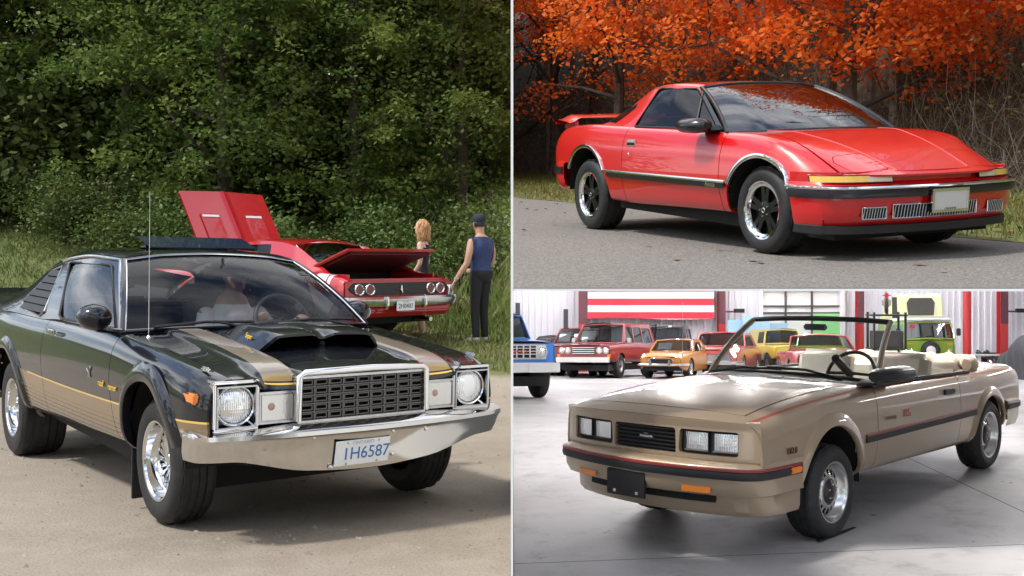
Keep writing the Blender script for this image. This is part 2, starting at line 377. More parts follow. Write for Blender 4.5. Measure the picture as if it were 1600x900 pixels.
# ================================================================ the three places
def build_ground():
    lot = sheet('dirt_lot', ground_left, [-240, -120, -70] + lin(-45, -.006, 70), [-200, -100, -40, -15] + lin(-6, 45, 110) + [70, 120, 250], lot_mat())
    road_edge = lambda x: 15.9 - 2.18 * x       # the road runs obliquely, parallel to the red car
    # upper level: asphalt deck with a thin white front edge drawing the collage gutter; its underside is the hall's ceiling
    fe = lambda x: 5.71 - .1553 * x
    A = asphalt_mat(); b = MB(); xs = lin(.006, 26, 60)
    def up2(x, y): return ground_up(x, y) if y < 34 else ground_up(x, 34) + (y - 34) * .22
    G = []; 
    for t in [0, .004, .01, .03, .06, .1, .16, .24, .34, .46, .6, .75, .9, 1.0]: G.append([(x, fe(x) + (46 - fe(x)) * t, up2(x, fe(x) + (46 - fe(x)) * t)) for x in xs])
    b.grid(np.array(G)); tag(b.build('road', A, smooth=30), kind='structure')
    th = lambda y, x: .014 + .16 * smooth(0, 2.2, y - fe(x))
    Gu = np.array([[(x, p[1] - .0, p[2] - th(p[1], x)) for x, p in zip(xs, r)] for r in G]); b = MB(); b.grid(Gu - np.array((0, 0, .003)))
    b.grid(np.array([[(p[0], p[1], p[2] - .003) for p in G[0]], [(p[0], p[1], p[2] - .003) for p in Gu[0]]])); b.grid(np.array([[r[0] for r in G], [r[0] for r in Gu]])); o = b.build('deck_soffit', mat('soffit_white', (.72, .72, .72), .7), smooth=30); tag(o, kind='structure')
    # verge: grass between the road and the wood (laid 4 mm above the asphalt), then the wood's floor
    b = MB(); G = []
    for s in lin(-.5, 13, 40): G.append([(s, road_edge(s) + w + .12 * math.sin(s * 3.1) * (1 - min(1, w)) , ground_up(s, road_edge(s) + w + .12 * math.sin(s * 3.1) * (1 - min(1, w))) + .004 + .05 * smooth(0, 1.2, w)) for w in lin(-.1, 9.5, 14)])
    G = [[p if p[0] > .008 else (.008, p[1], p[2]) for p in r] for r in G]; b.grid(np.array(G)); tag(b.build('verge', ground_mat('verge_turf', (.11, .13, .035), (.075, .09, .025), (.19, .16, .06), 1, .6), smooth=60), kind='structure')
    b = MB(); G = []
    for s in lin(0, 26, 50):
        r = []
        for w in [8.6, 9.5, 11, 13, 16, 20, 26, 34, 48]:
            y = road_edge(s) + w; r.append((max(s, .01), y, ground_up(s, min(y, 34)) + .03 + .50 * max(0, w - 11) + .05 * math.sin(s * 2 + w)))
        G.append(r)
    b.grid(np.array(G)); tag(b.build('wood_floor', ground_mat('leaf_litter', (.07, .05, .03), (.04, .03, .02), (.12, .085, .045), 2, .8), smooth=60), kind='structure')
    # hall floor: slabs cut by joints
    C = concrete_mat(); JD = mat('joint_dark', (.03, .03, .03), .9)
    b = MB(); b.grid(np.array([[(x, y, floor_low(x, y) - .012) for x in [-6, -3, .006] + lin(1, 26, 26)] for y in lin(3, 42, 60)])); tag(b.build('hall_subfloor', JD), kind='structure')
    fl = empty('hall_floor'); tag(fl, kind='structure')
    jx = [.008, 3.28, 8.2, 13.1, 18.0, 25.9]; jy = [3.0, 5.83, 11.2, 16.6, 22, 27.4, 32.8, 38.2, 42]
    for i in range(len(jx) - 1):
        for j in range(len(jy) - 1):
            g = .004 if j < 3 else .010
            b = MB(); b.grid(np.array([[(x, y, floor_low(x, y)) for x in lin(jx[i] + g, jx[i + 1] - g, 10)] for y in lin(jy[j] + g, jy[j + 1] - g, 10)])); b.build('floor_slab', C, fl, smooth=30)
    b = MB(); b.grid(np.array([[(x, y, floor_low(0, y)) for x in lin(-5.5, .0, 6)] for y in lin(16.6, 27, 8)])); b.build('side_bay_floor', C, fl)
    MB().box((-.40, -.014, -.004), (.36, .014, .0025), Matrix.Translation((2.08, 6.3, floor_low(2.08, 6.3))) @ Matrix.Rotation(.79, 4, 'Z')).build('floor_drain', mat('drain_iron', (.035, .033, .03), .5, .5), fl)
    # dividing wall between the lot and the right-hand places: thin white sheet drawing the collage gutter end-on
    def wtop(y): return CAMZ + 1.18 if y < 5.5 else max(ground_up(0, y), ground_left(0, y)) + .0
    ys = lin(4.0, 5.5, 4) + lin(5.52, 16.6, 12); b = MB()
    for x in (-.0048, .0048): b.grid(np.array([[(x, y, -.35) for y in ys], [(x, y, wtop(y)) for y in ys]]))
    b.grid(np.array([[(x, y, wtop(y)) for y in ys] for x in (-.0048, .0048)])); b.grid(np.array([[(x, 4.0, -.35), (x, 4.0, wtop(4))] for x in (-.0048, .0048)])); o = b.build('collage_gutter_wall', WHITE, weld=True, smooth=20)
    tag(o, 'thin white sheet drawn as the collage gutter between the dirt lot and the concrete hall', 'wall')
    b = MB()
    for x in (-.0048, .0048): b.grid(np.array([[(x, y, -1.9) for y in (27, 46)], [(x, y, max(ground_up(0, y), ground_left(0, y))) for y in (27, 46)]]))
    tag(b.build('hall_side_wall', WHITE), kind='structure')
    b = MB(); b.grid(np.array([[(-5.5, y, -1.6) for y in (16.6, 27)], [(-5.5, y, 1.2) for y in (16.6, 27)]])); b.grid(np.array([[(x, 16.6, -1.6) for x in (-5.5, 0)], [(x, 16.6, 1.0) for x in (-5.5, 0)]])); b.grid(np.array([[(x, 27, -1.6) for x in (-5.5, 0)], [(x, 27, 1.2) for x in (-5.5, 0)]])); tag(b.build('side_bay_wall', WHITE), kind='structure')
    # loose stones on the lot and grit on the road (uncountable)
    rng = np.random.default_rng(2)
    for nm, n, fx, lab in (('gravel', 2600, 0, 'small loose stones scattered over the dirt lot'), ('road_grit', 700, 1, 'grit and crumbs lying on the asphalt road')):
        if fx == 0: x = -rng.uniform(.05, 7, n); y = rng.uniform(4, 12, n); z = np.array([ground_left(a, b_) for a, b_ in zip(x, y)]); r = rng.uniform(.003, .011, n) * rng.choice([1, 1, 1, 1.8], n)
        else: x = rng.uniform(.05, 5, n); y = rng.uniform(6, 14, n); z = np.array([ground_up(a, b_) for a, b_ in zip(x, y)]); r = rng.uniform(.003, .008, n)
        a = rng.uniform(0, 6.28, n); base = np.stack([x, y, z], 1); q = [base + np.stack([np.cos(a + k * 1.57) * r * (1 + .3 * (k % 2)), np.sin(a + k * 1.57) * r, -.001 + 0 * r], 1) for k in range(4)]; top = base + np.stack([0 * r, 0 * r, r * rng.uniform(.6, 1.1, n)], 1)
        V = np.stack(q + [top], 1).reshape(-1, 3); i = np.arange(n)[:, None] * 5; F = np.concatenate([i + np.array([[k, (k + 1) % 4, 4]]) for k in range(4)]); tag(fast_mesh(nm, V, F, mat('stone_grey', (.22, .20, .17), .9, var=.5, vscale=3)), lab, 'gravel', kind='stuff')
    return road_edge
# ---------------------------------------------------------------- left wood: broadleaf trees
def crown_clumps(rng, n, rx, ry, z0, z1, inner=.45):
    """clump centres near the surface of an egg-shaped crown, a few inside"""
    o = []
    while len(o) < n:
        p = rng.normal(size=3); p /= np.linalg.norm(p); q = rng.uniform(inner, 1.0) ** .6; h = (z1 - z0) / 2
        lob = 1 + .22 * math.sin(3 * math.atan2(p[1], p[0]) + 2 * p[2]) + .12 * math.sin(7 * p[2] + 2 * p[0])
        o.append((p[0] * rx * q * lob, p[1] * ry * q * lob, (z0 + z1) / 2 + p[2] * h * q))
    return np.array(o)
def bough_clumps(rng, nb, k, rx, ry, z0, z1, disc=(.42, .42, .13)):
    """sprays of leaf clumps: flat drooping boughs standing proud of a dark hollow crown"""
    o = []; h = (z1 - z0) / 2
    for i in range(nb):
        p = rng.normal(size=3); p /= np.linalg.norm(p); q = rng.uniform(.72, 1.08); lob = 1 + .18 * math.sin(3 * math.atan2(p[1], p[0]) + 2 * p[2])
        c = np.array((p[0] * rx * q * lob, p[1] * ry * q * lob, (z0 + z1) / 2 + p[2] * h * q)); s = rng.uniform(.65, 1.35); out = p.copy(); out[2] = 0
        d = rng.normal(size=(k, 3)) * np.array(disc) * s; along = d @ out; d[:, 2] -= .35 * np.maximum(0, along) + .12 * np.hypot(d[:, 0], d[:, 1]); o.append(c + d)
    return np.concatenate(o)
def build_left_wood():
    rng = np.random.default_rng(11)
    L1 = leaf_mat('leaf_green', (.075, .135, .025), (.16, .245, .055), (.22, .29, .07), .42)
    LB = leaf_mat('leaf_bush', (.05, .085, .018), (.11, .16, .04), (.14, .18, .05), .30)
    protos = []
    for v in range(3):
        tb = MB(); limb_tree(tb, (0, 0, 0), 8.6, .17, rng, 12, .16, 1.0, .55, 3, rad=.33)
        C = bough_clumps(rng, 78, 13, 2.7, 2.6, .3, 9.6); V, F = leaf_cloud(rng, C, 30, .118, .6, .15, .25, flat=.55); V2, F2 = leaf_cloud(rng, crown_clumps(rng, 150, 2.1, 2.0, .3, 9.0, .1), 22, .14, .3, .3); V = np.concatenate([V, V2]); F = np.arange(len(V)).reshape(-1, 4)
        protos.append((tb, V, F))
    meshes = {}
    def tree(x, y, v, s, rz, label, clip=False, sz=1.0):
        z = ground_left(x, y) - .08; M = Matrix.Translation((x, y, z)) @ Matrix.Rotation(rz, 4, 'Z') @ Matrix.Diagonal((s, s, s * sz, 1))
        r = empty('broadleaf_tree', M, label, 'tree', 'trees of the green wood')
        tb, V, F = protos[v]
        if clip:
            W = V.reshape(-1, 4, 3); c, sn = math.cos(rz), math.sin(rz); wx = x + s * (W[..., 0] * c - W[..., 1] * sn); keep = (wx < .010).all(1); W = W[keep].reshape(-1, 3)
            fast_mesh('crown', W, np.arange(len(W)).reshape(-1, 4), L1, r)
        elif ('c', v) in meshes:
            o = meshes['c', v].copy(); COL.objects.link(o); o.parent = r
        else: meshes['c', v] = fast_mesh('crown', V, F, L1, r)
        if ('t', v) in meshes: o = meshes['t', v].copy(); COL.objects.link(o); o.parent = r
        else: meshes['t', v] = tb.build('trunk', BARK, r, recalc=False)
    k = 0
    front = [(-14.6, 25.5, 0, 1.05), (-11.3, 24.6, 1, 1.0), (-8.6, 23.2, 2, 1.02), (-5.9, 21.2, 0, 1.0), (-3.3, 21.8, 1, 1.0), (-1.1, 20.9, 2, .9), (-.45, 23.4, 0, .95), (-.3, 25.2, 1, 1.1)]
    back = [(-16.5, 26.5, 1, 1.25), (-12.6, 26.0, 2, 1.2), (-9.5, 26.6, 0, 1.3), (-6.6, 25.8, 1, 1.25), (-3.9, 26.5, 2, 1.25), (-1.3, 25.6, 0, 1.15)]
    far = [(-19, 32, 0, 1.5), (-14, 31, 1, 1.5), (-9.5, 31.5, 2, 1.55), (-5.2, 31, 0, 1.5), (-1.8, 30.5, 1, 1.4), (-.5, 29, 2, 1.3), (-.4, 34, 0, 1.6), (-8, 36, 1, 1.7), (-15, 36, 2, 1.7)]
    LBL = ['front-row broadleaf tree of the green wood beside the lawn', 'front-row broadleaf tree above the tail spoiler of the black coupe', 'front-row broadleaf tree behind the roof of the black coupe', 'front-row broadleaf tree behind the raised hood of the red fastback', 'front-row broadleaf tree behind the roof of the red fastback', 'front-row broadleaf tree behind the two persons on the grass', 'broadleaf tree close to the dividing wall behind the person in navy', 'broadleaf tree deep behind the person in navy beside the dividing wall']
    for i, (x, y, v, s) in enumerate(front): tree(x, y, v, s, rng.uniform(0, 6), LBL[i], x > -6.5, rng.uniform(.9, 1.1))
    for i, (x, y, v, s) in enumerate(back): tree(x, y, v, s, rng.uniform(0, 6), 'taller broadleaf tree in the second row of the green wood', x > -8)
    for i, (x, y, v, s) in enumerate(far): tree(x, y, v, s, rng.uniform(0, 6), 'tall broadleaf tree deep in the green wood', x > -9)
    # the wood goes on round the lot to the left and behind
    for i in range(15):
        a = R_(150 + i * 13.5); x, y = -4 + 30 * math.cos(a), 4 + 30 * math.sin(a)
        if x > -6 and y > 5: continue
        tree(x, y, i % 3, 1.0 + .2 * (i % 2), i * 1.3, 'broadleaf tree of the wood that closes the lot behind the camera' if y < 0 else 'broadleaf tree of the wood at the side of the lot', False)
    # understorey bushes along the wood edge
    bp = []
    for v in range(2):
        C = crown_clumps(rng, 90, .95, .8, .05, 1.5, .2); bp.append((C, *leaf_cloud(rng, C, 42, .085, .4, .16, .2)))
    def bush(x, y, v, s, label, clip):
        z = ground_left(x, y) - .05; r = empty('bush', Matrix.Translation((x, y, z)) @ Matrix.Rotation(x * 3, 4, 'Z') @ Matrix.Scale(s, 4), label, 'bush', 'bushes along the wood edge')
        C, V, F = bp[v]
        if clip:
            W = V.reshape(-1, 4, 3); c, sn = math.cos(x * 3), math.sin(x * 3); wx = x + s * (W[..., 0] * c - W[..., 1] * sn); W = W[(wx < .010).all(1)].reshape(-1, 3); fast_mesh('leaves', W, np.arange(len(W)).reshape(-1, 4), LB, r)
        elif ('b', v) in meshes: o = meshes['b', v].copy(); COL.objects.link(o); o.parent = r
        else: meshes['b', v] = fast_mesh('leaves', V, F, LB, r)
        b = MB()
        for c_ in C[:14]: b.tube([(0, 0, 0), tuple(c_ * np.array((.3, .3, .6))), tuple(c_)], [.02, .012, .005], 4, cap=False)
        if ('s', v) in meshes: o = meshes['s', v].copy(); COL.objects.link(o); o.parent = r
        else: meshes['s', v] = b.build('stems', BARK, r, recalc=False)
    for i, x in enumerate(lin(-13.5, -.75, 15)):
        bush(x, 18.9 + .7 * math.sin(i * 2.3) + 3.0 * smooth(-6.5, -10, x), i % 2, .75 + .35 * abs(math.sin(i * 1.7)), 'leafy bush at the foot of the green wood behind the red car' if x > -9 else 'leafy bush at the foot of the green wood beside the lawn', x > -2)
    for i, x in enumerate(lin(-17, -1.9, 9)):
        bush(x, 24.0 + 1.3 * math.sin(i * 1.9), i % 2, 2.5 + .5 * math.sin(i), 'tall leafy thicket shrub between the trunks of the green wood', x > -4)
    for i, x in enumerate(lin(-16, -1.2, 7)):
        bush(x, 28.6 + 1.0 * math.sin(i * 2.9), i % 2, 2.8 + .4 * math.cos(i), 'tall dark thicket shrub deep in the green wood', x > -5)
    # grass and tall weeds (uncountable)
    n = 60000; x = -rng.uniform(0, 1, n) ** 1.0 * 17; y = rng.uniform(11.2, 22.5, n); keep = (x > -.62 * y) & (y + .10 * x + 1.2 * np.sin(x * 1.3) * .4 > 11.5); x, y = x[keep], y[keep]; n = len(x)
    tall = np.clip((y - 15.2) / 3, 0, 1) * np.clip((x + 7) / 4, 0.0, 1); h = rng.uniform(.05, .13, n) * (1 + 5.0 * tall * rng.uniform(.3, 1, n)); gz = np.array([ground_left(a, b_) for a, b_ in zip(x, y)]); an = rng.uniform(0, 2 * math.pi, n); w = .006 + .012 * tall + .004
    lx, ly = rng.normal(size=n) * h * .35, rng.normal(size=n) * h * .35; dx, dy = np.cos(an) * w, np.sin(an) * w; x = np.minimum(x, -.02 - np.abs(lx))
    V = np.stack([np.stack([x - dx, y - dy, gz], 1), np.stack([x + dx, y + dy, gz], 1), np.stack([x + lx * .4 + dx * .6, y + ly * .4 + dy * .6, gz + h * .6], 1), np.stack([x + lx, y + ly, gz + h], 1)], 1).reshape(-1, 3)
    GM = leaf_mat('grass_blade', (.085, .125, .028), (.16, .20, .05), (.20, .19, .075), .35)
    tag(fast_mesh('grass', V, np.arange(n * 4).reshape(n, 4), GM), 'green grass and tall weeds between the dirt lot and the wood', 'grass', kind='stuff')
# ---------------------------------------------------------------- upper right: maples and bare autumn wood
def build_autumn(road_edge):
    rng = np.random.default_rng(5)
    LR = leaf_mat('maple_red', (.86, .12, .018), (.95, .25, .035), (.92, .27, .035), .52, hv=.008, vv=.2); LO = leaf_mat('maple_orange', (.80, .20, .02), (.86, .34, .05), (.82, .32, .05), .45, hv=.008, vv=.2)
    def maple(x, y, h, r, label, lm, rx, ry, z0, z1, n, N=30, lean=(0, 0), sz=.076):
        z = ground_up(x, y); root = empty('maple_tree', Matrix.Translation((x, y, z)), label, 'tree', None)
        b = MB(); tips = limb_tree(b, (0, 0, -.1), h, r, rng, 15, .22, 1.25, .45, 4, lean=lean, rad=.55); 
        b.v = [(max(p[0], .03 - x), p[1], p[2]) for p in b.v]; b.build('trunk', BARK, root, recalc=False)
        C = bough_clumps(rng, n, 13, rx, ry, z0, z1, (.48, .48, .13)); T = np.array([tuple(t) for t in tips]); T = T[T[:, 2] > z0]; C = np.concatenate([C, np.repeat(T, 2, 0) + rng.normal(size=(len(T) * 2, 3)) * .15])
        V, F = leaf_cloud(rng, C, N, sz, .6, .17, .25, 'maple', .5); W = V.reshape(-1, 4, 3); W = W[((W[..., 0] + x) > -.008).all(1)].reshape(-1, 3); fast_mesh('crown', W, np.arange(len(W)).reshape(-1, 4), lm, root)
    maple(2.08, 19.4, 6.2, .12, 'orange maple behind the rear of the red coupe', LR, 2.7, 2.4, 1.9, 8.3, 64)
    maple(4.75, 14.3, 5.4, .15, 'orange maple behind the windshield of the red coupe', LR, 2.75, 2.0, 1.6, 6.6, 66, lean=(.02, .02))
    maple(9.6, 16.5, 6.5, .13, 'yellow-orange maple at the right end of the road', LO, 2.4, 2.2, 4.6, 8.6, 40)
    maple(.9, 23.6, 7.2, .13, 'red maple deep behind the spoiler of the coupe', LR, 2.6, 2.4, 3.2, 9.6, 50)
    maple(5.9, 19.5, 7.0, .13, 'yellow-orange maple standing between the two orange maples', LO, 3.0, 2.2, 4.4, 9.8, 50)
    # bare wood behind
    trunks = []
    for i in range(46):
        s = rng.uniform(.3, 15); w = rng.uniform(10.0, 22); y = road_edge(s) + w
        if y < 8: continue
        trunks.append((s, y, w))
    for i, (s, y, w) in enumerate(trunks):
        z = ground_up(s, min(y, 34)) + .50 * max(0, w - 11) - .1; h = rng.uniform(5.5, 9); r = rng.uniform(.05, .13)
        b = MB(); limb_tree(b, (0, 0, 0), h, r, rng, 9, .2, .8, .9, 3, lean=(rng.normal() * .03, rng.normal() * .03), rad=.35); b.v = [(max(p[0], .03 - s), p[1], p[2]) for p in b.v]
        o = b.build('bare_tree', BARK_G if i % 3 else BARK, recalc=False); o.location = (s, y, z); tag(o, ('slender grey leafless tree in the autumn wood behind the coupe' if i % 3 else 'slender dark leafless tree in the autumn wood behind the coupe'), 'tree', 'leafless trees of the autumn wood')
    # brushwood and leaf haze: twigs and small ochre leaves nobody could count
    n = 5200; s = rng.uniform(.05, 14, n); w = rng.uniform(8.8, 15, n); y = 15.9 - 2.18 * s + w; k = y > 7; s, w, y = s[k], w[k], y[k]; n = len(s)
    z = np.array([ground_up(a, min(c, 34)) for a, c in zip(s, y)]) + .50 * np.maximum(0, w - 11)
    segs = []
    for i in range(n):
        p = Vector((s[i], y[i], z[i])); L = rng.uniform(.5, 2.1); d = Vector((rng.normal() * .5, rng.normal() * .5, 1)).normalized(); r = rng.uniform(.003, .008)
        for j in range(4):
            q = p + d * L / 4; segs.append((p, q, r)); d = (d + Vector(rng.normal(size=3) * .45)).normalized(); p = q; r *= .75
    P0 = np.array([tuple(a) for a, _, _ in segs]); P1 = np.array([tuple(a) for _, a, _ in segs]); rr = np.array([r for _, _, r in segs])[:, None]
    d = P1 - P0; a = np.cross(d, (0.2, .9, .3)); a /= np.linalg.norm(a, axis=1)[:, None]; b_ = np.cross(d, a); b_ /= np.linalg.norm(b_, axis=1)[:, None]
    vs = []
    for q in range(3): o = (a * math.cos(q * 2.094) + b_ * math.sin(q * 2.094)) * rr; vs += [P0 + o, P1 + o * .75]
    V = np.stack(vs, 1).reshape(-1, 3); V[:, 0] = np.maximum(V[:, 0], .02); m = len(segs); base = np.arange(m)[:, None] * 6
    F = np.concatenate([base + np.array([[0, 1, 3, 2]]), base + np.array([[2, 3, 5, 4]]), base + np.array([[4, 5, 1, 0]])]); tag(fast_mesh('brushwood', V, F, mat('twig', (.20, .165, .125), .9)), 'tangled grey-brown twigs and brushwood of the autumn wood', 'brushwood', kind='stuff')
    n = 900; s = rng.uniform(.05, 15, n); w = rng.uniform(9.5, 21, n); y = 15.9 - 2.18 * s + w; k = y > 7; s, w, y = s[k], w[k], y[k]
    z = np.array([ground_up(a, min(c, 34)) for a, c in zip(s, y)]) + .50 * np.maximum(0, w - 11) + rng.uniform(.1, 1, len(s)) ** 1.2 * np.where(w > 14, 6.5, 2.0)
    V, F = leaf_cloud(rng, np.stack([s, y, z], 1), 30, .075, .3, .45, 0); W = V.reshape(-1, 4, 3); W = W[(W[..., 0] > .02).all(1)].reshape(-1, 3)
    tag(fast_mesh('autumn_foliage', W, np.arange(len(W)).reshape(-1, 4), leaf_mat('ochre_leaf', (.10, .085, .022), (.20, .15, .035), (.075, .085, .022), .3)), 'thin ochre and olive leaves hanging through the autumn wood', 'foliage', kind='stuff')
    # grass of the verge and fallen leaves
    n = 26000; s = rng.uniform(.03, 9, n); w = rng.uniform(-.10, 9.2, n); y = 15.9 - 2.18 * s + w; k = (y > 6.5) & (s < .62 * y); s, w, y = s[k], w[k], y[k]; n = len(s); gz = .0214 * s + .1378 * y - .787 + CAMZ + .006 + .05 * np.clip(w / 1.2, 0, 1)
    h = rng.uniform(.04, .10, n) * (1 + .8 * np.clip((w - 7) / 2, 0, 1)); an = rng.uniform(0, 6.28, n); lx, ly = rng.normal(size=n) * h * .35, rng.normal(size=n) * h * .35; dx, dy = np.cos(an) * .006, np.sin(an) * .006
    V = np.stack([np.stack([s - dx, y - dy, gz], 1), np.stack([s + dx, y + dy, gz], 1), np.stack([s + lx * .4 + dx, y + ly * .4 + dy, gz + h * .6], 1), np.stack([s + lx, y + ly, gz + h], 1)], 1).reshape(-1, 3); V[:, 0] = np.maximum(V[:, 0], .015)
    tag(fast_mesh('verge_grass', V, np.arange(n * 4).reshape(n, 4), leaf_mat('verge_blade', (.10, .13, .03), (.19, .21, .06), (.24, .20, .07), .3)), 'short yellowing grass on the verge behind the red coupe', 'grass', kind='stuff')
    n = 2600; s = rng.uniform(.05, 9, n); w = np.concatenate([rng.uniform(.0, 8.5, 2450), rng.uniform(-9, 0, 150)]); y = 15.9 - 2.18 * s + w; k = (y > 6.2 - .155 * s); s, w, y = s[k], w[k], y[k]; gz = .0214 * s + .1378 * y - .787 + CAMZ + np.where(w > 0, .045 + .05 * np.clip(w / 1.2, 0, 1), .008)
    n = len(s); an = rng.uniform(0, 6.28, n); r_ = rng.uniform(.025, .05, n); q = []
    for kk in range(4): q.append(np.stack([s + np.cos(an + kk * 1.571) * r_ * (1 if kk % 2 else .7), y + np.sin(an + kk * 1.571) * r_ * (1 if kk % 2 else .7), gz + rng.uniform(0, .012, n)], 1))
    V = np.stack(q, 1).reshape(-1, 3); V[:, 0] = np.maximum(V[:, 0], .015); tag(fast_mesh('fallen_leaves', V, np.arange(n * 4).reshape(n, 4), leaf_mat('fallen_leaf', (.42, .14, .03), (.5, .24, .07), (.30, .15, .06), .1)), 'fallen orange leaves scattered over verge and road', 'leaves', kind='stuff')
# ---------------------------------------------------------------- hall: back wall, columns, lamps, flag, door
def build_hall():
    WM = mat('sheet_metal_white', (.70, .69, .74), .45, var=.05, vscale=.7); RED = mat('column_red', (.42, .03, .03), .4, coat=.3); DRED = mat('column_maroon', (.10, .03, .04), .5)
    YB = 41.0; zf = floor_low(8, YB)
    wl = empty('back_wall', Matrix.Translation((0, YB, zf)), 'white ribbed metal wall at the far end of the hall', 'wall')
    proto = None
    for i in range(26):
        if i in (10, 11, 12): continue
        if proto is None:
            b = MB(); prof = []; 
            for k in range(4): x = k * .25; prof += [(x, 0), (x + .16, 0), (x + .18, -.035), (x + .23, -.035), (x + .25, 0)][: (5 if k == 3 else 4)]
            b.grid(np.array([[(x * .992, y, z) for x, y in prof] for z in (-.1, 7.4)])); proto = b.build('wall_panel', WM, wl, smooth=0); o = proto
        else: o = proto.copy(); COL.objects.link(o); o.parent = wl
        o.location = (i * 1.0, 0, 0)
    # door bay with white frame, dark glazing bars and a green sheet
    d = empty('overhead_door', Matrix.Translation((9.9, YB - .1, zf)), 'tall white framed overhead door with dark glazing bars in the back wall', 'door')
    MB().box((0, .12, -.1), (3.2, .2, 7.2)).build('door_leaf', mat('door_white', (.80, .80, .80), .5), d)
    for x0, x1, z0, z1 in ((-.05, .12, 0, 7.2), (3.2, 3.4, 0, 7.2), (-.05, 3.4, 3.25, 3.6)): MB().box((x0, -.05, z0), (x1, .1, z1)).build('door_frame', mat('frame_white', (.78, .78, .80), .5), d, bevel=.01)
    for x in (1.05, 2.1): MB().box((x - .035, .03, 0), (x + .035, .11, 3.25)).build('glazing_bar', mat('bar_dark', (.07, .06, .07), .5), d)
    for z in (1.2, 2.35, 2.62): MB().box((.12, .04, z - .03), (3.2, .105, z + .03)).build('glazing_bar', mat('bar_dark'), d)
    MB().box((2.14, .02, 1.25), (3.18, .035, 2.32)).build('green_sheet', mat('green_board', (.24, .62, .24), .5), d)
    for i, (u, y, w, m, lab) in enumerate(((911, 40.6, .34, DRED, 'maroon steel column at the left edge of the flag'), (1127, 40.6, .26, DRED, 'maroon steel column at the right edge of the flag'), (1343, 40.5, .24, DRED, 'maroon steel column between the overhead door and the green bus'), (1566, 40.4, .30, DRED, 'maroon steel column with a bracket beside the motorcycles'), (1511, 33.0, .26, RED, 'bright red round lift post beside the green bus'))):
        x = (u - 800) / FPX * y; z = floor_low(x, y); b = MB()
        if m is RED: b.lathe([(w / 2, 0), (w / 2, 4.6)], 20, Matrix.Translation((x, y, z)) @ Matrix.Rotation(math.pi / 2, 4, 'X')); b.box((x - .25, y - .25, z), (x + .25, y + .25, z + .02)); o = b.build('lift_post', RED, smooth=40)
        else:
            for q in (-1, 1): b.box((x - w / 2, y + q * .16 - .012, z), (x + w / 2, y + q * .16 + .012, z + 6.5))
            b.box((x - .01, y - .148, z), (x + .01, y + .148, z + 6.5)); o = b.build('steel_column', RED)
            o2 = MB().box((x - w / 2 - .004, y - .177, z + 1.9), (x + w / 2 + .004, y - .173, z + 6.5)).build('primer_coat', DRED, o)
            if i in (1, 3): MB().box((x + w / 2, y - .15, z + 2.35), (x + w / 2 + .5, y - .05, z + 2.42)).build('bracket', DRED, o); MB().box((x + w / 2 + .35, y - .2, z + 2.34), (x + w / 2 + .75, y - .02, z + 2.5)).build('bracket_head', DARK, o)
        tag(o, lab, 'column')
    # flag: wavy cloth with stripes (only its lower part is below the ceiling line in view)
    m = mat('flag_cloth', (.8, .8, .8), .8); nb = NB(m); X = nb.xyz(); f = nb.m('LESS_THAN', nb.m('FRACT', nb.m('DIVIDE', X[2], .532)), .5); col = nb.mix(f, (.78, .76, .76), (.55, .035, .06))
    can = nb.m('MULTIPLY', nb.m('LESS_THAN', X[0], 2.0), nb.m('GREATER_THAN', X[2], 1.6)); nb.out('Base Color', nb.mix(can, col, (.03, .05, .2)))
    z0 = CAMZ + (450 - 498) / FPX * 40.5; b = MB(); b.grid(np.array([[(x, .04 * math.sin(x * 2.3 + z) + .02 * math.sin(x * 6 + z * 2), z + .03 * math.sin(x * 1.3)) for x in lin(0, 4.98, 60)] for z in lin(0, 3.457, 26)])); o = b.build('flag', m, smooth=80); o.location = ((918 - 800) / FPX * 40.5, 40.4, z0); tag(o, 'large flag with red and white stripes hanging on the back wall', 'flag')
    # pale blue sheets leaning on the wall
    for u0, u1, v0, v1, y in ((1161, 1203, 494, 566, 39.6), (1138, 1166, 500, 570, 39.9), (1204, 1232, 505, 570, 39.8)):
        a = pxy(u0, v1, y); c = pxy(u1, v0, y); b = MB(); b.box((0, 0, 0), (c.x - a.x, .05, c.z - floor_low(a.x, y)), Matrix.Translation((a.x, y, floor_low(a.x, y))) @ Matrix.Rotation(-.05, 4, 'X')); o = b.build('blue_board', mat('blue_foam', (.33, .55, .78), .6, var=.06, vscale=2), bevel=.005); tag(o, 'pale blue foam board leaning against the back wall', 'board', 'blue boards by the back wall')
    for i, (u, v0, y) in enumerate(((809, 473, 40.4), (884, 483, 40.4))):
        x = (u - 800) / FPX * y; b = MB(); b.box((x - .09, y - .1, floor_low(x, y)), (x + .09, y + .05, CAMZ + (450 - v0) / FPX * y)); o = b.build('dark_post', mat('post_dark', (.03, .03, .035), .5), bevel=.01); tag(o, ('black post on the wall behind the blue truck' if i == 0 else 'black post on the wall behind the red wagon'), 'post')
    # right and rear enclosure
    b = MB(); b.grid(np.array([[(26, y, floor_low(26, y)) for y in (3, 42)], [(26, y, ground_up(26, y)) for y in (3, 42)]])); tag(b.build('right_wall', WM), 'white side wall of the hall far right', 'wall')
    # ceiling lamps: fluorescent battens under the soffit
    TUBE = mat('lamp_tube', (1, 1, 1), .5, emit=(1, .97, .98), estr=LAMP); TUBE2 = mat('lamp_tube_small', (1, 1, 1), .5, emit=(1, .97, .98), estr=LAMP * 4.2)
    TUBE3 = mat('lamp_tube_bright', (1, 1, 1), .5, emit=(1, .97, 1), estr=LAMP * 4.2)
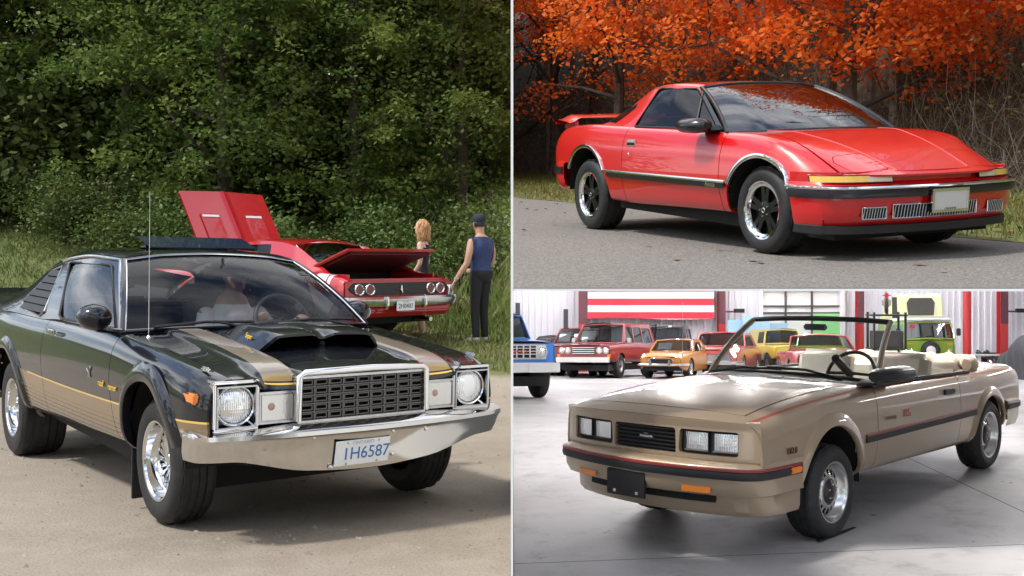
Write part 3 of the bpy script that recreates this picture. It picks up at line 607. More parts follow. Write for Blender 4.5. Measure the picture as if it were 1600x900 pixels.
    for (x, y, big) in [(1.3, 8.5, 0), (2.7, 8.6, 0), (4.3, 8.6, 0), (1.6, 10.2, 0), (3.8, 10.3, 0), (2.2, 9.4, 0)] + [(x, y, 1) for y in (12.5, 18, 24, 30, 35, 38.5) for x in (1.6, 5.4, 10, 16)]:
        t = ground_up(x, y) - (.19 if y > 8 else .15) ; l = .2 if not big else 1.25; w = .10 if not big else .16
        if big: t -= .02
        r = empty('ceiling_lamp', Matrix.Translation((x, y, t)) @ Matrix.Rotation(math.atan(.1378), 4, 'X'), 'white fluorescent batten fixed under the ceiling of the hall', 'lamp', 'ceiling lamps of the hall')
        MB().box((-w, -l, -.03), (w, l, .0)).build('housing', mat('lamp_housing', (.8, .8, .8), .5), r)
        for sx in (-.5, .5): b = MB(); b.tube([(sx * w, -l + .03, -.045), (sx * w, l - .03, -.045)], .019, 8); b.build('tube', TUBE3 if y > 22 else (TUBE if big else TUBE2), r)
LAMP = 46.0
# ---------------------------------------------------------------- car parts
class NB:
    """tiny node-expression helper"""
    def __init__(s, m): s.t = m.node_tree
    def m(s, op, a, b=None, c=None):
        n = s.t.nodes.new('ShaderNodeMath'); n.operation = op
        for i, x in enumerate((a, b, c)):
            if x is None: continue
            if isinstance(x, (int, float)): n.inputs[i].default_value = x
            else: s.t.links.new(x, n.inputs[i])
        return n.outputs[0]
    def xyz(s, coord='Object'):
        c = s.t.nodes.new('ShaderNodeTexCoord'); p = s.t.nodes.new('ShaderNodeSeparateXYZ'); s.t.links.new(c.outputs[coord], p.inputs[0]); return p.outputs
    def noise(s, scale, detail=5, coord='Object', rough=.5, vec=None):
        n = s.t.nodes.new('ShaderNodeTexNoise'); n.inputs['Scale'].default_value = scale; n.inputs['Detail'].default_value = detail; n.inputs['Roughness'].default_value = rough
        if vec is None: c = s.t.nodes.new('ShaderNodeTexCoord'); vec = c.outputs[coord]
        s.t.links.new(vec, n.inputs['Vector']); return n.outputs['Fac']
    def mix(s, f, a, b):
        n = s.t.nodes.new('ShaderNodeMix'); n.data_type = 'RGBA'
        for k, x in (('Factor', f), ('A', a), ('B', b)):
            if isinstance(x, tuple): n.inputs[k].default_value = (*x, 1)
            elif isinstance(x, (int, float)): n.inputs[k].default_value = x
            else: s.t.links.new(x, n.inputs[k])
        return n.outputs['Result']
    def ramp(s, f, stops):
        n = s.t.nodes.new('ShaderNodeValToRGB'); e = n.color_ramp.elements
        while len(e) < len(stops): e.new(.5)
        for q, (p, c) in zip(e, stops): q.position = p; q.color = (*c, 1) if isinstance(c, tuple) else (c, c, c, 1)
        s.t.links.new(f, n.inputs[0]); return n.outputs[0]
    def out(s, name, sock): s.t.links.new(sock, s.t.nodes['Principled BSDF'].inputs[name])
    def bump(s, h, strength=.3, dist=.01):
        n = s.t.nodes.new('ShaderNodeBump'); n.inputs['Strength'].default_value = strength; n.inputs['Distance'].default_value = dist
        s.t.links.new(h, n.inputs['Height']); s.out('Normal', n.outputs[0])

def side_xz(poly):
    f = sdf_poly(poly); return lambda P: f(P[:, [0, 2]])
def not_xz(poly):
    f = sdf_poly(poly); return lambda P: -f(P[:, [0, 2]])
def not_yz(poly):
    f = sdf_poly(poly); return lambda P: -f(P[:, [1, 2]])
def in_yz(poly):
    f = sdf_poly(poly); return lambda P: f(P[:, [1, 2]])
def arch(cx, cz, r, flat=0):
    return lambda P: np.hypot(P[:, 0] - cx, P[:, 2] - cz) - r
def circ(cx, cz, r, n=20): return [(cx + r * math.cos(i * 2 * math.pi / n), cz + r * math.sin(i * 2 * math.pi / n)) for i in range(n)]

def panel(name, net, t0, t1, s0, s1, m, parent, keeps=(), side=0, dt=.03, dv=.25, gap=.0035, flange=.014, smooth=40, off=0):
    nt_ = max(3, int(round((t1 - t0) / dt)) + 1); nv_ = max(3, int(round((s1 - s0) / dv)) + 1)
    G = net.grid(np.linspace(t0 + gap, t1 - gap, nt_), np.linspace(s0, s1, nv_))
    V, Fs = clip_grid(G, list(keeps))
    b = MB()
    if side >= 0: b.add(V, Fs)
    if side <= 0: b.add([(x, -y, z) for x, y, z in V], [tuple(reversed(f)) for f in Fs])
    o = b.build(name, m, parent, smooth=smooth, weld=True, flange=0, recalc=False)
    # orient outwards: compare with the direction away from the middle of the car
    me = o.data; bm = bmesh.new(); bm.from_mesh(me); bmesh.ops.recalc_face_normals(bm, faces=bm.faces); bm.normal_update()
    c = sum((f.normal.dot(Vector((0, f.calc_center_median().y, f.calc_center_median().z - .45))) * f.calc_area() for f in bm.faces))
    if c < 0: bmesh.ops.reverse_faces(bm, faces=bm.faces)
    bm.normal_update()
    if off:
        for v in bm.verts: v.co += v.normal * off
    if flange:
        be = [e for e in bm.edges if e.is_boundary and not (side == 0 and all(abs(v.co.y) < 1e-4 for v in e.verts))]; vn = {v: v.normal.copy() for e in be for v in e.verts}
        r = bmesh.ops.extrude_edge_only(bm, edges=be)
        for v in [g for g in r['geom'] if isinstance(g, bmesh.types.BMVert)]:
            src = min((e.other_vert(v) for e in v.link_edges if e.other_vert(v) in vn), key=lambda q: (q.co - v.co).length, default=None)
            if src: v.co = v.co - vn[src] * flange
    bm.to_mesh(me); bm.free(); me.shade_smooth(); me.set_sharp_from_angle(angle=R_(smooth))
    return o
def coons(bot, top, n=14, k=8, bulge=.0, bdir=(0, 0, 1)):
    """patch between two polylines (smooth), bulged outwards along bdir"""
    B = pchip(np.arange(len(bot)), np.array(bot), np.linspace(0, len(bot) - 1, n)); T = pchip(np.arange(len(top)), np.array(top), np.linspace(0, len(top) - 1, n))
    d = np.array(bdir, float); rows = []
    for i in range(k):
        t = i / (k - 1); rows.append(B * (1 - t) + T * t + d * bulge * 4 * t * (1 - t))
    return np.array(rows)
def patch(name, G, m, parent, smooth=60, flange=0):
    b = MB(); b.grid(G); return b.build(name, m, parent, smooth=smooth, flange=flange)

def tyre_mb(r, w, rim, nseg=80, ribs=4, notch=.007):
    """axis along Y, outer face at y=0, inboard to y=-w"""
    sh = r * .965
    prof = [(rim - .004, -.012), (rim + .006, -.002), (rim + (sh - rim) * .3, .006), (rim + (sh - rim) * .62, .009), (sh - .02, .002), (sh - .006, -.012), (r - .008, -.022)]
    tw = w - .05; rb = []
    for k in range(ribs):
        a = -.026 - tw * k / ribs; b = -.026 - tw * (k + 1) / ribs + .009
        cr = .006 * (1 - abs((k + .5) / ribs * 2 - 1))
        rb += [(r - .011 + cr, a), (r + cr - .003, a - .002), (r + cr - .003, b + .002), (r - .011 + cr, b)]
    prof2 = prof + rb + [(r - .012, -w + .022), (sh - .006, -w + .012), (rim + (sh - rim) * .5, -w - .006), (rim - .004, -w + .012)]
    rows = []
    for i in range(nseg):
        a = 2 * math.pi * i / nseg; row = []
        for j, (q, h) in enumerate(prof2):
            k = (j - len(prof)) // 4
            if 0 <= j - len(prof) < len(rb) and (i + 2 * (k % 2)) % 4 == 0 and (j - len(prof)) % 4 in (1, 2): q -= notch
            if j == len(prof) - 1 and i % 4 == 0: q -= notch * .7
            row.append((q * math.cos(a), h, q * math.sin(a)))
        rows.append(row)
    b = MB(); b.grid(np.array(rows), closeu=True); return b
RIMBLACK = mat('rim_black', (.006, .006, .007), .25, spec=.35)
def rim_mb(style, rim, w):
    """returns list of (part name, MB, material); the first is the wheel itself"""
    out = []
    lip = MB(); lip.lathe([(rim - .002, -.02), (rim + .007, -.006), (rim + .006, .001), (rim - .004, -.001), (rim - .012, -.012)], 56)
    if style == 'mesh':
        lip.lathe([(rim - .012, -.012), (rim - .016, -.05), (rim - .022, -.062), (rim - .03, -.066), (rim - .034, -.10), (rim - .04, -.105)], 56)
        d = .085; r0 = rim - .04
        for k in range(24):       # fine fins
            a = 2 * math.pi * k / 24
            M = Matrix.Rotation(-a, 4, 'Y')
            lip.prism([(.055, -.007), (r0, -.011), (r0, .011), (.055, .007)], -d - .018, -d + .006, M @ Matrix.Rotation(.25, 4, 'X'))
        lip.lathe([(.0, -d + .03), (.03, -d + .028), (.036, -d + .02), (.04, -d - .01), (.062, -d - .004), (.066, -d - .02)], 28)
        out.append(('wheel', lip, CHROME))
        bk = MB(); bk.lathe([(0, -d - .03), (rim - .03, -d - .03)], 40); out.append(('brake_drum', bk, CHROME_D))
    elif style == 'star':
        lip.lathe([(rim - .012, -.012), (rim - .03, -.018), (rim - .034, -.03)], 56)
        out.append(('wheel', lip, CHROME))
        sp = MB(); r0 = rim - .03; d = .03
        for k in range(5):
            a = 2 * math.pi * k / 5 + .3; M = Matrix.Rotation(-a, 4, 'Y')
            for sgn in (1, -1):
                sp.prism([(.03, 0), (.03, sgn * .040), (.08, sgn * .034), (r0, sgn * .050), (r0, sgn * .010), (.12, sgn * .004), (.10, 0)], -d - .02, -d, M)
        sp.lathe([(0, -d + .014), (.02, -d + .014), (.024, -d + .006), (.062, -d + .002), (.07, -d - .02)], 28)
        out.append(('spokes', sp, RIMBLACK))
        bk = MB(); bk.lathe([(0, -.07), (rim - .02, -.07), (rim - .014, -.02)], 40); out.append(('brake_disc', bk, mat('brake_dark', (.012, .012, .013), .5, .3)))
        nb = MB()
        for k in range(5):
            a = 2 * math.pi * k / 5; nb.lathe([(0, -d + .012), (.006, -d + .012), (.007, -d)], 8, Matrix.Translation((.045 * math.cos(a), 0, .045 * math.sin(a))))
        nb.lathe([(.012, -d + .0155), (.016, -d + .0165), (.019, -d + .0145)], 20)
        out.append(('wheel_nuts', nb, CHROME))
    elif style == 'rally':
        lip.lathe([(rim - .012, -.012), (rim - .022, -.04), (rim - .034, -.052), (rim - .040, -.05)], 56)
        # slotted band: dark slots are openings between short webs
        r1, r0 = rim - .038, rim - .082; ns = 16
        for k in range(ns):
            a0 = 2 * math.pi * (k + .26) / ns; a1 = 2 * math.pi * (k + .74) / ns
            lip.lathe([(r1, -.050), (r0, -.034)], 3, None, a0 + .0, a1)
        lip.lathe([(r1 + .001, -.0505), (r1 - .007, -.047)], 56); lip.lathe([(r0 + .006, -.0375), (r0, -.034), (r0 - .004, -.030), (.078, -.028), (.074, -.034)], 56)
        out.append(('wheel', lip, mat('rally_steel', (.62, .62, .62), .22, 1)))
        bk = MB(); bk.lathe([(0, -.07), (rim - .02, -.07)], 40); out.append(('brake_drum', bk, DARK))
        hb = MB(); hb.lathe([(0, -.010), (.05, -.012), (.070, -.022), (.075, -.034)], 32); h = ('hub_cap', hb, mat('hub_dark_red', (.018, .007, .008), .35, coat=.3)); out.append(h)
        nb = MB()
        for k in range(5):
            a = 2 * math.pi * k / 5 + .4; nb.lathe([(0, -.004), (.006, -.005), (.007, -.016)], 8, Matrix.Translation((.043 * math.cos(a), 0, .043 * math.sin(a))))
        out.append(('wheel_nuts', nb, CHROME))
    else:  # plain disc wheel with a cap
        lip.lathe([(rim - .012, -.012), (rim - .03, -.04), (rim * .62, -.03), (rim * .55, -.04)], 40)
        lip.lathe([(rim * .55, -.04), (rim * .45, -.03), (rim * .3, -.016), (0, -.012)], 30)
        out.append(('wheel', lip, CHROME_D if style == 'disc' else mat('steel_wheel', (.5, .5, .5), .3, .9)))
    return out
def wheel(car, x, yface, z, r, w, rim, style, steer=0, nseg=80, ribs=4, camber=0):
    """yface: signed outer face position"""
    sg = 1 if yface > 0 else -1
    M = Matrix.Translation((x, yface, z)) @ (Matrix.Identity(4) if sg > 0 else Matrix.Rotation(math.pi, 4, 'Z')) @ Matrix.Rotation(steer * sg if sg > 0 else steer, 4, 'Z')
    if sg < 0: M = Matrix.Translation((x, yface, z)) @ Matrix.Rotation(math.pi + steer, 4, 'Z')
    else: M = Matrix.Translation((x, yface, z)) @ Matrix.Rotation(steer, 4, 'Z')
    root = None
    for nm, b, m in rim_mb(style, rim, w):
        b.xform(M); o = b.build(nm, m, root or car, smooth=35)
        if root is None: root = o
    t = tyre_mb(r, w, rim, nseg, ribs); t.xform(M); t.build('tyre', RUBBER, root, smooth=30)
    return root
def wheel_well(car, cx, cz, r, yo, depth, M0=None):
    """dark liner inside the arch"""
    sg = 1 if yo > 0 else -1; b = MB()
    b.lathe([(r, 0), (r, -sg * depth), (0.0, -sg * depth)], 24, Matrix.Translation((cx, yo, cz)), a0=-.02, a1=math.pi + .02)
    return b.build('wheel_well', DARK, car, smooth=30)
def arch_lip(car, cx, cz, r, yf, m, a0=-.1, a1=math.pi + .1, sec=None, side=1, name='arch_lip', n=36):
    """flare swept round the arch, yf(x,z)->y of the body there"""
    sec = sec or [(-.006, -.012), (.02, -.012), (.026, 0), (.02, .014), (-.006, .018)]
    b = MB(); rows = []
    for i in range(n + 1):
        a = a0 + (a1 - a0) * i / n; cx_, cz_ = math.cos(a), math.sin(a)
        y = yf(cx + r * cx_, cz + r * cz_)
        rows.append([(cx + (r + q[1]) * cx_, (y + q[0]) * side, cz + (r + q[1]) * cz_) for q in sec])
    o = len(b.v); b.grid(np.array(rows), closev=True); k = len(sec)
    b.add([rows[0][i] for i in range(k)], [tuple(range(k))]); b.add([rows[-1][i] for i in range(k)], [tuple(range(k))])
    return b.build(name, m, car, smooth=50)
def net_y(net, tpos, smax):
    """function (x,z)->y on the body side"""
    T = np.linspace(net.ts[0], net.ts[-1], 120); V = np.linspace(0, smax, 24); G = net.grid(T, V).reshape(-1, 3)
    def f(x, z):
        d = (G[:, 0] - x) ** 2 + (G[:, 2] - z) ** 2; i = np.argsort(d)[:4]; w = 1 / (d[i] + 1e-5); return float((G[i, 1] * w).sum() / w.sum())
    return f
def frame_strip(path, wd, th, b=None, closed=False, up=(0, 0, 1)):
    b = b or MB(); p = list(path) + ([path[0], path[1]] if closed else [])
    return b.tube(p, wd, 8)
def rect_frame(b, y0, y1, z0, z1, x, w, d, r=.0):
    """rectangular bezel facing +x"""
    for (a, c) in (((y0, z0), (y1, z0 + w)), ((y0, z1 - w), (y1, z1)), ((y0, z0 + w), (y0 + w, z1 - w)), ((y1 - w, z0 + w), (y1, z1 - w))):
        b.box((x - d, a[0], a[1]), (x, c[0], c[1]))
    return b
def seat(car, x, y, z, m, w=.5, hh=.62, name='seat', rec=.22, head=True):
    """bucket seat facing +x"""
    def pad(lo, hi, M):
        b = MB(); b.box(lo, hi); 
        return b
    b = MB(); b.box((x - .25, y - w / 2, z), (x + .28, y + w / 2, z + .16))
    s = b.build(name, m, car, bevel=.05, bseg=3, smooth=60)
    M = Matrix.Translation((x - .25, y, z + .12)) @ Matrix.Rotation(-rec, 4, 'Y')
    b = MB(); b.box((-.13, -w / 2 + .01, 0), (.03, w / 2 - .01, hh), M); b.build('backrest', m, s, bevel=.05, bseg=3, smooth=60)
    if head:
        b = MB(); b.box((-.12, -.14, hh + .02), (.0, .14, hh + .19), M); b.build('headrest', m, s, bevel=.045, bseg=3, smooth=60)
    return s
def steering_wheel(car, x, y, z, r=.18, tilt=.5, m=BLACKP):
    b = MB(); M = Matrix.Translation((x, y, z)) @ Matrix.Rotation(tilt, 4, 'Y')
    pts = [M @ Vector((0, r * math.cos(a), r * math.sin(a))) for a in lin(0, 2 * math.pi, 33)]
    b.tube(pts, .013, 8, cap=False)
    for a in (0, math.pi, -math.pi / 2): b.tube([M @ Vector((.02, 0, 0)), M @ Vector((0, r * math.cos(a), r * math.sin(a)))], .012, 6)
    b.tube([M @ Vector((-.0, 0, 0)), M @ Vector((.25, 0, 0))], .03, 8)
    return b.build('steering_wheel', m, car)
LENS = mat('lamp_lens', (.85, .87, .88), .05, 0, trans=.0, coat=1)
def lamp_glass_mat(name, col=(.9, .92, .93), scale=120):
    if name in MATS: return MATS[name]
    m = mat(name, col, .08, .85, coat=.8); nb = NB(m); X = nb.xyz()
    f = nb.m('SINE', nb.m('MULTIPLY', X[1], scale)); g = nb.m('SINE', nb.m('MULTIPLY', X[2], scale * .6))
    nb.bump(nb.m('ADD', f, nb.m('MULTIPLY', g, .25)), .28, .003); return m
HEADLAMP = lamp_glass_mat('headlamp_glass', scale=650)
AMBER = mat('amber_lens', (.85, .23, .01), .15, coat=.8, emit=None)
AMBER_C = mat('clear_amber_lens', (.85, .62, .28), .12, coat=.8)
MIRROR = mat('mirror_glass', (.8, .82, .84), .02, 1)
def paint(name, col, metal=0, rough=.35, flake=False, coat=1, spec=.5):
    m = mat(name, col, rough, metal, coat=coat, spec=spec, crough=.015)
    # slight orange peel and dust so that reflections are not perfect
    nb = NB(m); n = nb.noise(5.0, 3); nb.bump(n, .025, .04); 
    d = nb.noise(3.0, 7, rough=.65); nb.out('Coat Roughness', nb.m('MULTIPLY_ADD', d, .06, -.005))
    return m
# ================================================================ black coupe with gold stripes (left place)
def build_black():
    M = pose(((0.61846, 0.78549, 0.02273), (-0.78452, 0.61884, -0.03943), (-0.04504, 0.00655, 0.99896)), (-1.2365, 5.7582, -1.2421))
    M = M @ Matrix.Translation((0, -.02, 0))
    car = empty('muscle_car', M, 'black two-door coupe with gold stripes, hood scoop and chrome bumper, driver at the wheel', 'car')
    P = paint('black_paint', (.004, .005, .009), 0, .3, spec=.08)
    # side livery: gold band below a yellow pinstripe, cut by black lines that thicken downwards
    S = paint('black_paint_side_livery', (.006, .0075, .011), 0, .3, spec=.08); nb = NB(S); X = nb.xyz()
    zl = nb.m('ADD', nb.m('MULTIPLY_ADD', X[0], .045, .632), nb.m('MULTIPLY', nb.m('MULTIPLY', X[0], X[0]), .010))
    f = nb.m('SUBTRACT', zl, X[2])
    gold = nb.m('GREATER_THAN', f, 0); pin = nb.m('LESS_THAN', nb.m('ABSOLUTE', f), .005)
    fr = nb.m('FRACT', nb.m('DIVIDE', nb.m('SUBTRACT', f, .085), .026)); th = nb.m('MULTIPLY', nb.m('SUBTRACT', f, .06), 2.6)
    ln = nb.m('MULTIPLY', nb.m('LESS_THAN', fr, th), nb.m('GREATER_THAN', f, .085))
    gold = nb.m('MULTIPLY', gold, nb.m('SUBTRACT', 1, ln)); gold = nb.m('MULTIPLY', gold, nb.m('LESS_THAN', X[0], .86))
    c = nb.mix(gold, (.006, .0075, .011), (.235, .155, .075)); c = nb.mix(nb.m('MULTIPLY', pin, nb.m('GREATER_THAN', X[0], -2.25)), c, (.75, .5, .12)); nb.out('Base Color', c)
    H = paint('black_paint_hood_stripe', (.006, .0075, .011), 0, .3, spec=.08); nb = NB(H); X = nb.xyz(); ay = nb.m('ABSOLUTE', X[1])
    st = nb.m('MULTIPLY', nb.m('GREATER_THAN', ay, nb.m('MULTIPLY_ADD', X[0], .015, .355)), nb.m('LESS_THAN', ay, nb.m('MULTIPLY_ADD', X[0], .03, .505)))
    fx = nb.m('GREATER_THAN', X[0], .765)
    c = nb.mix(st, (.006, .0075, .011), nb.mix(fx, (.21, .175, .14), (.28, .19, .065)))
    c = nb.mix(nb.m('MULTIPLY', st, nb.m('MULTIPLY', nb.m('GREATER_THAN', X[0], .797), nb.m('LESS_THAN', X[0], .804))), c, (.004, .004, .004)); c = nb.mix(nb.m('MULTIPLY', st, nb.m('GREATER_THAN', X[0], .804)), c, (.75, .46, .05)); c = nb.mix(nb.m('MULTIPLY', st, nb.m('GREATER_THAN', X[0], .811)), c, (.006, .0075, .011)); nb.out('Base Color', c)
    # ---- lower body net
    def st_(x, zb, zs, zt, w=1.0, y5=.785, y6=.735, front=0, dz=0):
        return [(x, .70 * w, zb), (x, .79 * w, zb + .04), (x, .838 * w, zb + (zs - zb) * .32), (x, .858 * w, zb + (zs - zb) * .62), (x, .842 * w, zb + (zs - zb) * .86),
                (x, y5 * w, zs), (x, y6 * w, zs + .008), (x, .56 * w, zs + .006 + (zt - zs) * .45), (x, .30 * w, zt - .01), (x, 0, zt)]
    ts = [-4.05, -3.9, -3.4, -2.84, -2.2, -1.7, -1.0, -.5, -.1, .3, .6, .74, .80]
    ct = [st_(-4.05, .42, .86, .88, .88), st_(-3.9, .34, .90, .92, .95), st_(-3.4, .28, .935, .95, .985), st_(-2.84, .25, .95, .96), st_(-2.2, .28, .955, .96), st_(-1.7, .31, .965, .97), st_(-1.0, .345, .975, .98),
          st_(-.5, .365, .972, .995), st_(-.1, .375, .955, .985), st_(.3, .38, .925, .955), st_(.6, .385, .895, .925, .985), st_(.74, .40, .872, .895, .955), st_(.80, .42, .858, .868, .93)]
    net = Net(ts, ct); yf = net_y(net, None, 5)
    FA = (.15, .43, .375); RA = (-2.84, .27, .43)
    for sd in (1, -1):
        panel('front_fender', net, -.43, .80, 0, 6, S, car, [arch(*FA), lambda p: np.maximum(p[:, 2] - .53, .3 - p[:, 0])], sd, dt=.022)
        d = panel('door', net, -1.86, -.43, .8, 5.02, S, car, [], sd, dt=.05)
        panel('rear_quarter', net, -4.05, -1.86, 0, 6, S, car, [arch(*RA)], sd, dt=.03)
        panel('rocker', net, -1.86, -.43, 0, .78, S, car, [], sd, dt=.08)
        # handle
        b = MB(); b.box((-1.66, sd * .855, .885), (-1.50, sd * .875, .925)); h = b.build('door_handle', CHROME, d, bevel=.008)
        b = MB(); b.box((-1.645, sd * .872, .893), (-1.56, sd * .882, .917)); b.build('push_button', CHROME_D, d, bevel=.004)
        # mirror: bullet housing on a stalk
        mx_, my, mz = (-.40, sd * .94, 1.075) if sd < 0 else (-.74, sd * .84, 1.05)
        b = MB(); b.lathe([(.002, .085), (.03, .078), (.055, .055), (.068, .02), (.07, -.03), (.066, -.055), (.06, -.052), (0, -.048)], 24, Matrix.Translation((mx_, my, mz)) @ Matrix.Rotation(-math.pi / 2, 4, 'Z') @ Matrix.Scale(1.25, 4, (1, 0, 0)))
        mo = b.build('mirror', P, car, smooth=60)
        b = MB(); b.tube([(mx_, my - sd * .01, mz - .06), (mx_ - .02, sd * .86, 1.0), (mx_ - .02, sd * .80, .985)], [.018, .016, .026], 8); b.build('stalk', P, mo)
        arch_lip(car, FA[0], FA[1], FA[2], yf, P, .24, math.pi + .35, [(-.02, -.01), (.022, -.012), (.03, 0), (.022, .05), (-.004, .085)], sd, 'wheel_flare')
        arch_lip(car, RA[0], RA[1], RA[2], yf, P, -.05, math.pi + .05, [(-.02, -.01), (.02, -.012), (.028, 0), (.02, .045), (-.004, .075)], sd, 'wheel_flare')
        wheel_well(car, FA[0], FA[1], .40, sd * .80, .5); wheel_well(car, RA[0], RA[1], .46, sd * .80, .55)
        ym = yf(.66, .775); b = MB(); b.box((.60, sd * (ym - .03), .750), (.73, sd * (ym + (.006 if sd < 0 else -.004)), .80)); mk = b.build('side_marker', AMBER, car, bevel=.008)
        b = MB(); b.box((-.32, sd * .77, .10), (-.30, sd * .60, .45)); b.build('mud_flap', RUBBER, car, bevel=.004)
    wheel(car, .15, -.80, .39, .318, .205, .195, 'mesh', steer=0); wheel(car, .15, .80, .375, .318, .205, .195, 'mesh')
    wheel(car, -2.84, -.815, .25, .352, .31, .205, 'mesh', ribs=5); wheel(car, -2.84, .80, .235, .352, .31, .205, 'mesh', ribs=5)
    # ---- hood with raised centre
    hts = [-.43, -.2, .1, .4, .6, .7, .765, .80, .83]
    zt = [.992, .985, .963, .935, .912, .90, .888, .882, .875]; zs = [.972, .962, .942, .918, .897, .885, .865, .835, .80]
    ctl = []
    for x, a, b_ in zip(hts, zt, zs):
        g = smooth(.6, .8, x); fw = float(np.interp(x, [.3, .6, .74, .80], [1, .985, .955, .93])); fz = float(np.interp(x, [-.5, -.1, .3, .6, .74, .80], [.972, .955, .925, .895, .872, .858])); xo = min(x, .80)
        ctl.append([(xo, .733 * fw, fz + .008), (xo, .66 * fw, fz + .010), (xo + (x - xo) * .5, .575, fz + .014 - .01 * g), (x, .535, (b_ + .024 * (1 - g) + .006) * .75 + (fz + .01) * .25), (x, .45, b_ + .024 * (1 - g) + .006), (x, .375, b_ + .026 * (1 - g) + .004), (x + .03 * g, .345, a - .006), (x + .04 * g, .18, a + .006), (x + .045 * g, 0, a + .010)])
    hn = Net(hts, ctl)
    hood = panel('hood', hn, -.43, .83, 0, 8, H, car, [], 0, dt=.03, dv=.25)
    for sd in (1, -1):      # fender-top ornaments
        b = MB(); b.box((.62, sd * .742, .893), (.70, sd * .762, .915)); b.build('fender_lamp', CHROME, car, bevel=.008)
    # nose cap between hood edge and lamps
    b = MB(); b.box((.60, -.74, .52), (.77, .74, .80)); b.build('header_panel', P, car, bevel=.01)
    b = MB(); b.prism([(.45, .40), (.70, .44), (.78, .48), (.78, .54), (.45, .54)], -.58, .58); b.build('valance', mat('valance_black', (.01, .01, .01), .5), car, bevel=.01)
    # ---- scoop
    sx = [-.42, -.25, -.05, .14, .30, .36]; w0 = [.16, .25, .30, .32, .325, .325]; hh = [.0, .035, .055, .07, .075, .068]
    rows = []
    for x, w, h in zip(sx, w0, hh):
        zb = float(pchip(hts, [a for a in zt], [x])[0]) + .0; k = .80
        rows.append([(x - .03, -w * 1.12, zb - .015), (x + .02, -w * .94, zb + h * .75), (x + .03, -w * k, zb + h + .012), (x + .03, -w * .25, zb + h + .018), (x + .0, -w * .06, zb + h * .96), (x, 0, zb + h * .93), (x, w * .06, zb + h * .96), (x + .03, w * .25, zb + h + .018), (x + .03, w * k, zb + h + .012), (x + .02, w * .94, zb + h * .75), (x - .03, w * 1.12, zb - .015)])
    G = np.array(rows); Gd = pchip(sx, G, lin(-.42, .36, 20)); Gd = pchip(np.arange(11), Gd.transpose(1, 0, 2), np.linspace(0, 10, 41)).transpose(1, 0, 2)
    sc = MB(); sc.grid(Gd); rim = Gd[-1]; inn = rim * 1; inn[:, 2] = rim[:, 2] - .012; inn[:, 0] += .002; inn[:, 1] *= .96
    sc.grid(np.stack([rim, inn])); deep = inn * 1; deep[:, 0] -= .35; sc.grid(np.stack([inn, deep]))
    so = sc.build('hood_scoop', P, hood, smooth=50, recalc=True)
    b = MB(); b.box((.0, -.29, .93), (.02, .29, 1.02)); b.build('scoop_cavity', DARK, hood)
    b = MB(); zb = .945; b.prism([(.02, zb), (.36, zb - .02), (.375, zb + .025), (.33, zb + .055), (.02, zb + .07)], -.018, .018); b.build('scoop_divider', P, hood, bevel=.006)
    Y = mat('gold_print', (.75, .5, .08), .4)
    text_mesh('Super', .042, Y, 'scoop_lettering', hood, frame((.17, -.327, 1.0), (.96, -.08, -.05), (0, .16, 1)), shear=.2)
    [text_mesh(w_, .05, Y, 'door_lettering', car, frame((x_, -.862, .70), (1, 0, .03), (0, 0, 1))) for w_, x_ in (('road', -.56), ('runner', -.36))]
    # bird decal: a small running bird of a few strokes
    W_ = mat('decal_white', (.30, .30, .30), .5); b = MB(); 
    for p in ([(-.80, .735), (-.76, .75), (-.745, .785)], [(-.745, .785), (-.735, .775)], [(-.785, .735), (-.795, .70)], [(-.775, .737), (-.76, .70)], [(-.80, .737), (-.84, .76)]):
        b.tube([(-.78 + (x + .78) * .75, -.862, .74 + (z - .74) * .75) for x, z in p], .0035, 5)
    b.build('bird_decal', W_, car)
    # ---- greenhouse
    def gh(x):     # belt and rail curves
        bz = pchip([-3.8, -3.0, -2.1, -1.6, -.4], [(.80, .93), (.80, .945), (.80, .95), (.80, .975), (.775, .972)], [x])[0]
        rz = pchip([-3.8, -3.4, -3.0, -2.6, -2.1, -1.6, -1.12, -.4], [(.63, .955), (.60, 1.07), (.585, 1.19), (.588, 1.285), (.592, 1.358), (.59, 1.385), (.565, 1.372), (.48, 1.35)], [x])[0]
        return bz, rz
    rows = []
    for x in lin(-3.78, -.42, 130):
        b_, r_ = gh(x); rows.append([(x, b_[0] * (1 - h) + r_[0] * h + .035 * 4 * h * (1 - h) * .5, b_[1] * (1 - h) + r_[1] * h) for h in lin(0, 1, 16)])
    G = np.array(rows); win = [(-.60, .995), (-1.60, .985), (-1.66, 1.0), (-2.06, 1.315), (-2.04, 1.33), (-1.25, 1.335), (-1.20, 1.325)]
    qw = [(-2.235, 1.30), (-2.47, 1.265), (-2.74, 1.05), (-2.70, .995), (-2.14, .965), (-2.06, 1.0)]
    out = [(-.47, .95), (-1.13, 1.362), (-1.2, 1.40), (-3.9, 1.40), (-3.9, .9)]
    GL = glass('coupe_side_glass', (.86, .89, .89), 1.75); GW = glass('windshield_glass', (.97, .98, .98), 1.32)
    for sd in (1, -1):
        V, Fs = clip_grid(G, [side_xz(out), not_xz(win), not_xz(qw)])
        b = MB(); b.add([(x, y * sd, z) for x, y, z in V], Fs); b.build('window_frame', P, car, smooth=50, weld=True, flange=.02)
        V, Fs = clip_grid(G, [side_xz([(p[0], p[1]) for p in win])]); b = MB(); b.add([(x, (y - .008) * sd, z) for x, y, z in V], Fs); b.build('side_window', GL, car, smooth=60, weld=True)
        V, Fs = clip_grid(G, [side_xz(qw)]); b = MB(); b.add([(x, (y - .03) * sd, z) for x, y, z in V], Fs); q = b.build('quarter_window', DARK, car, smooth=60, weld=True)
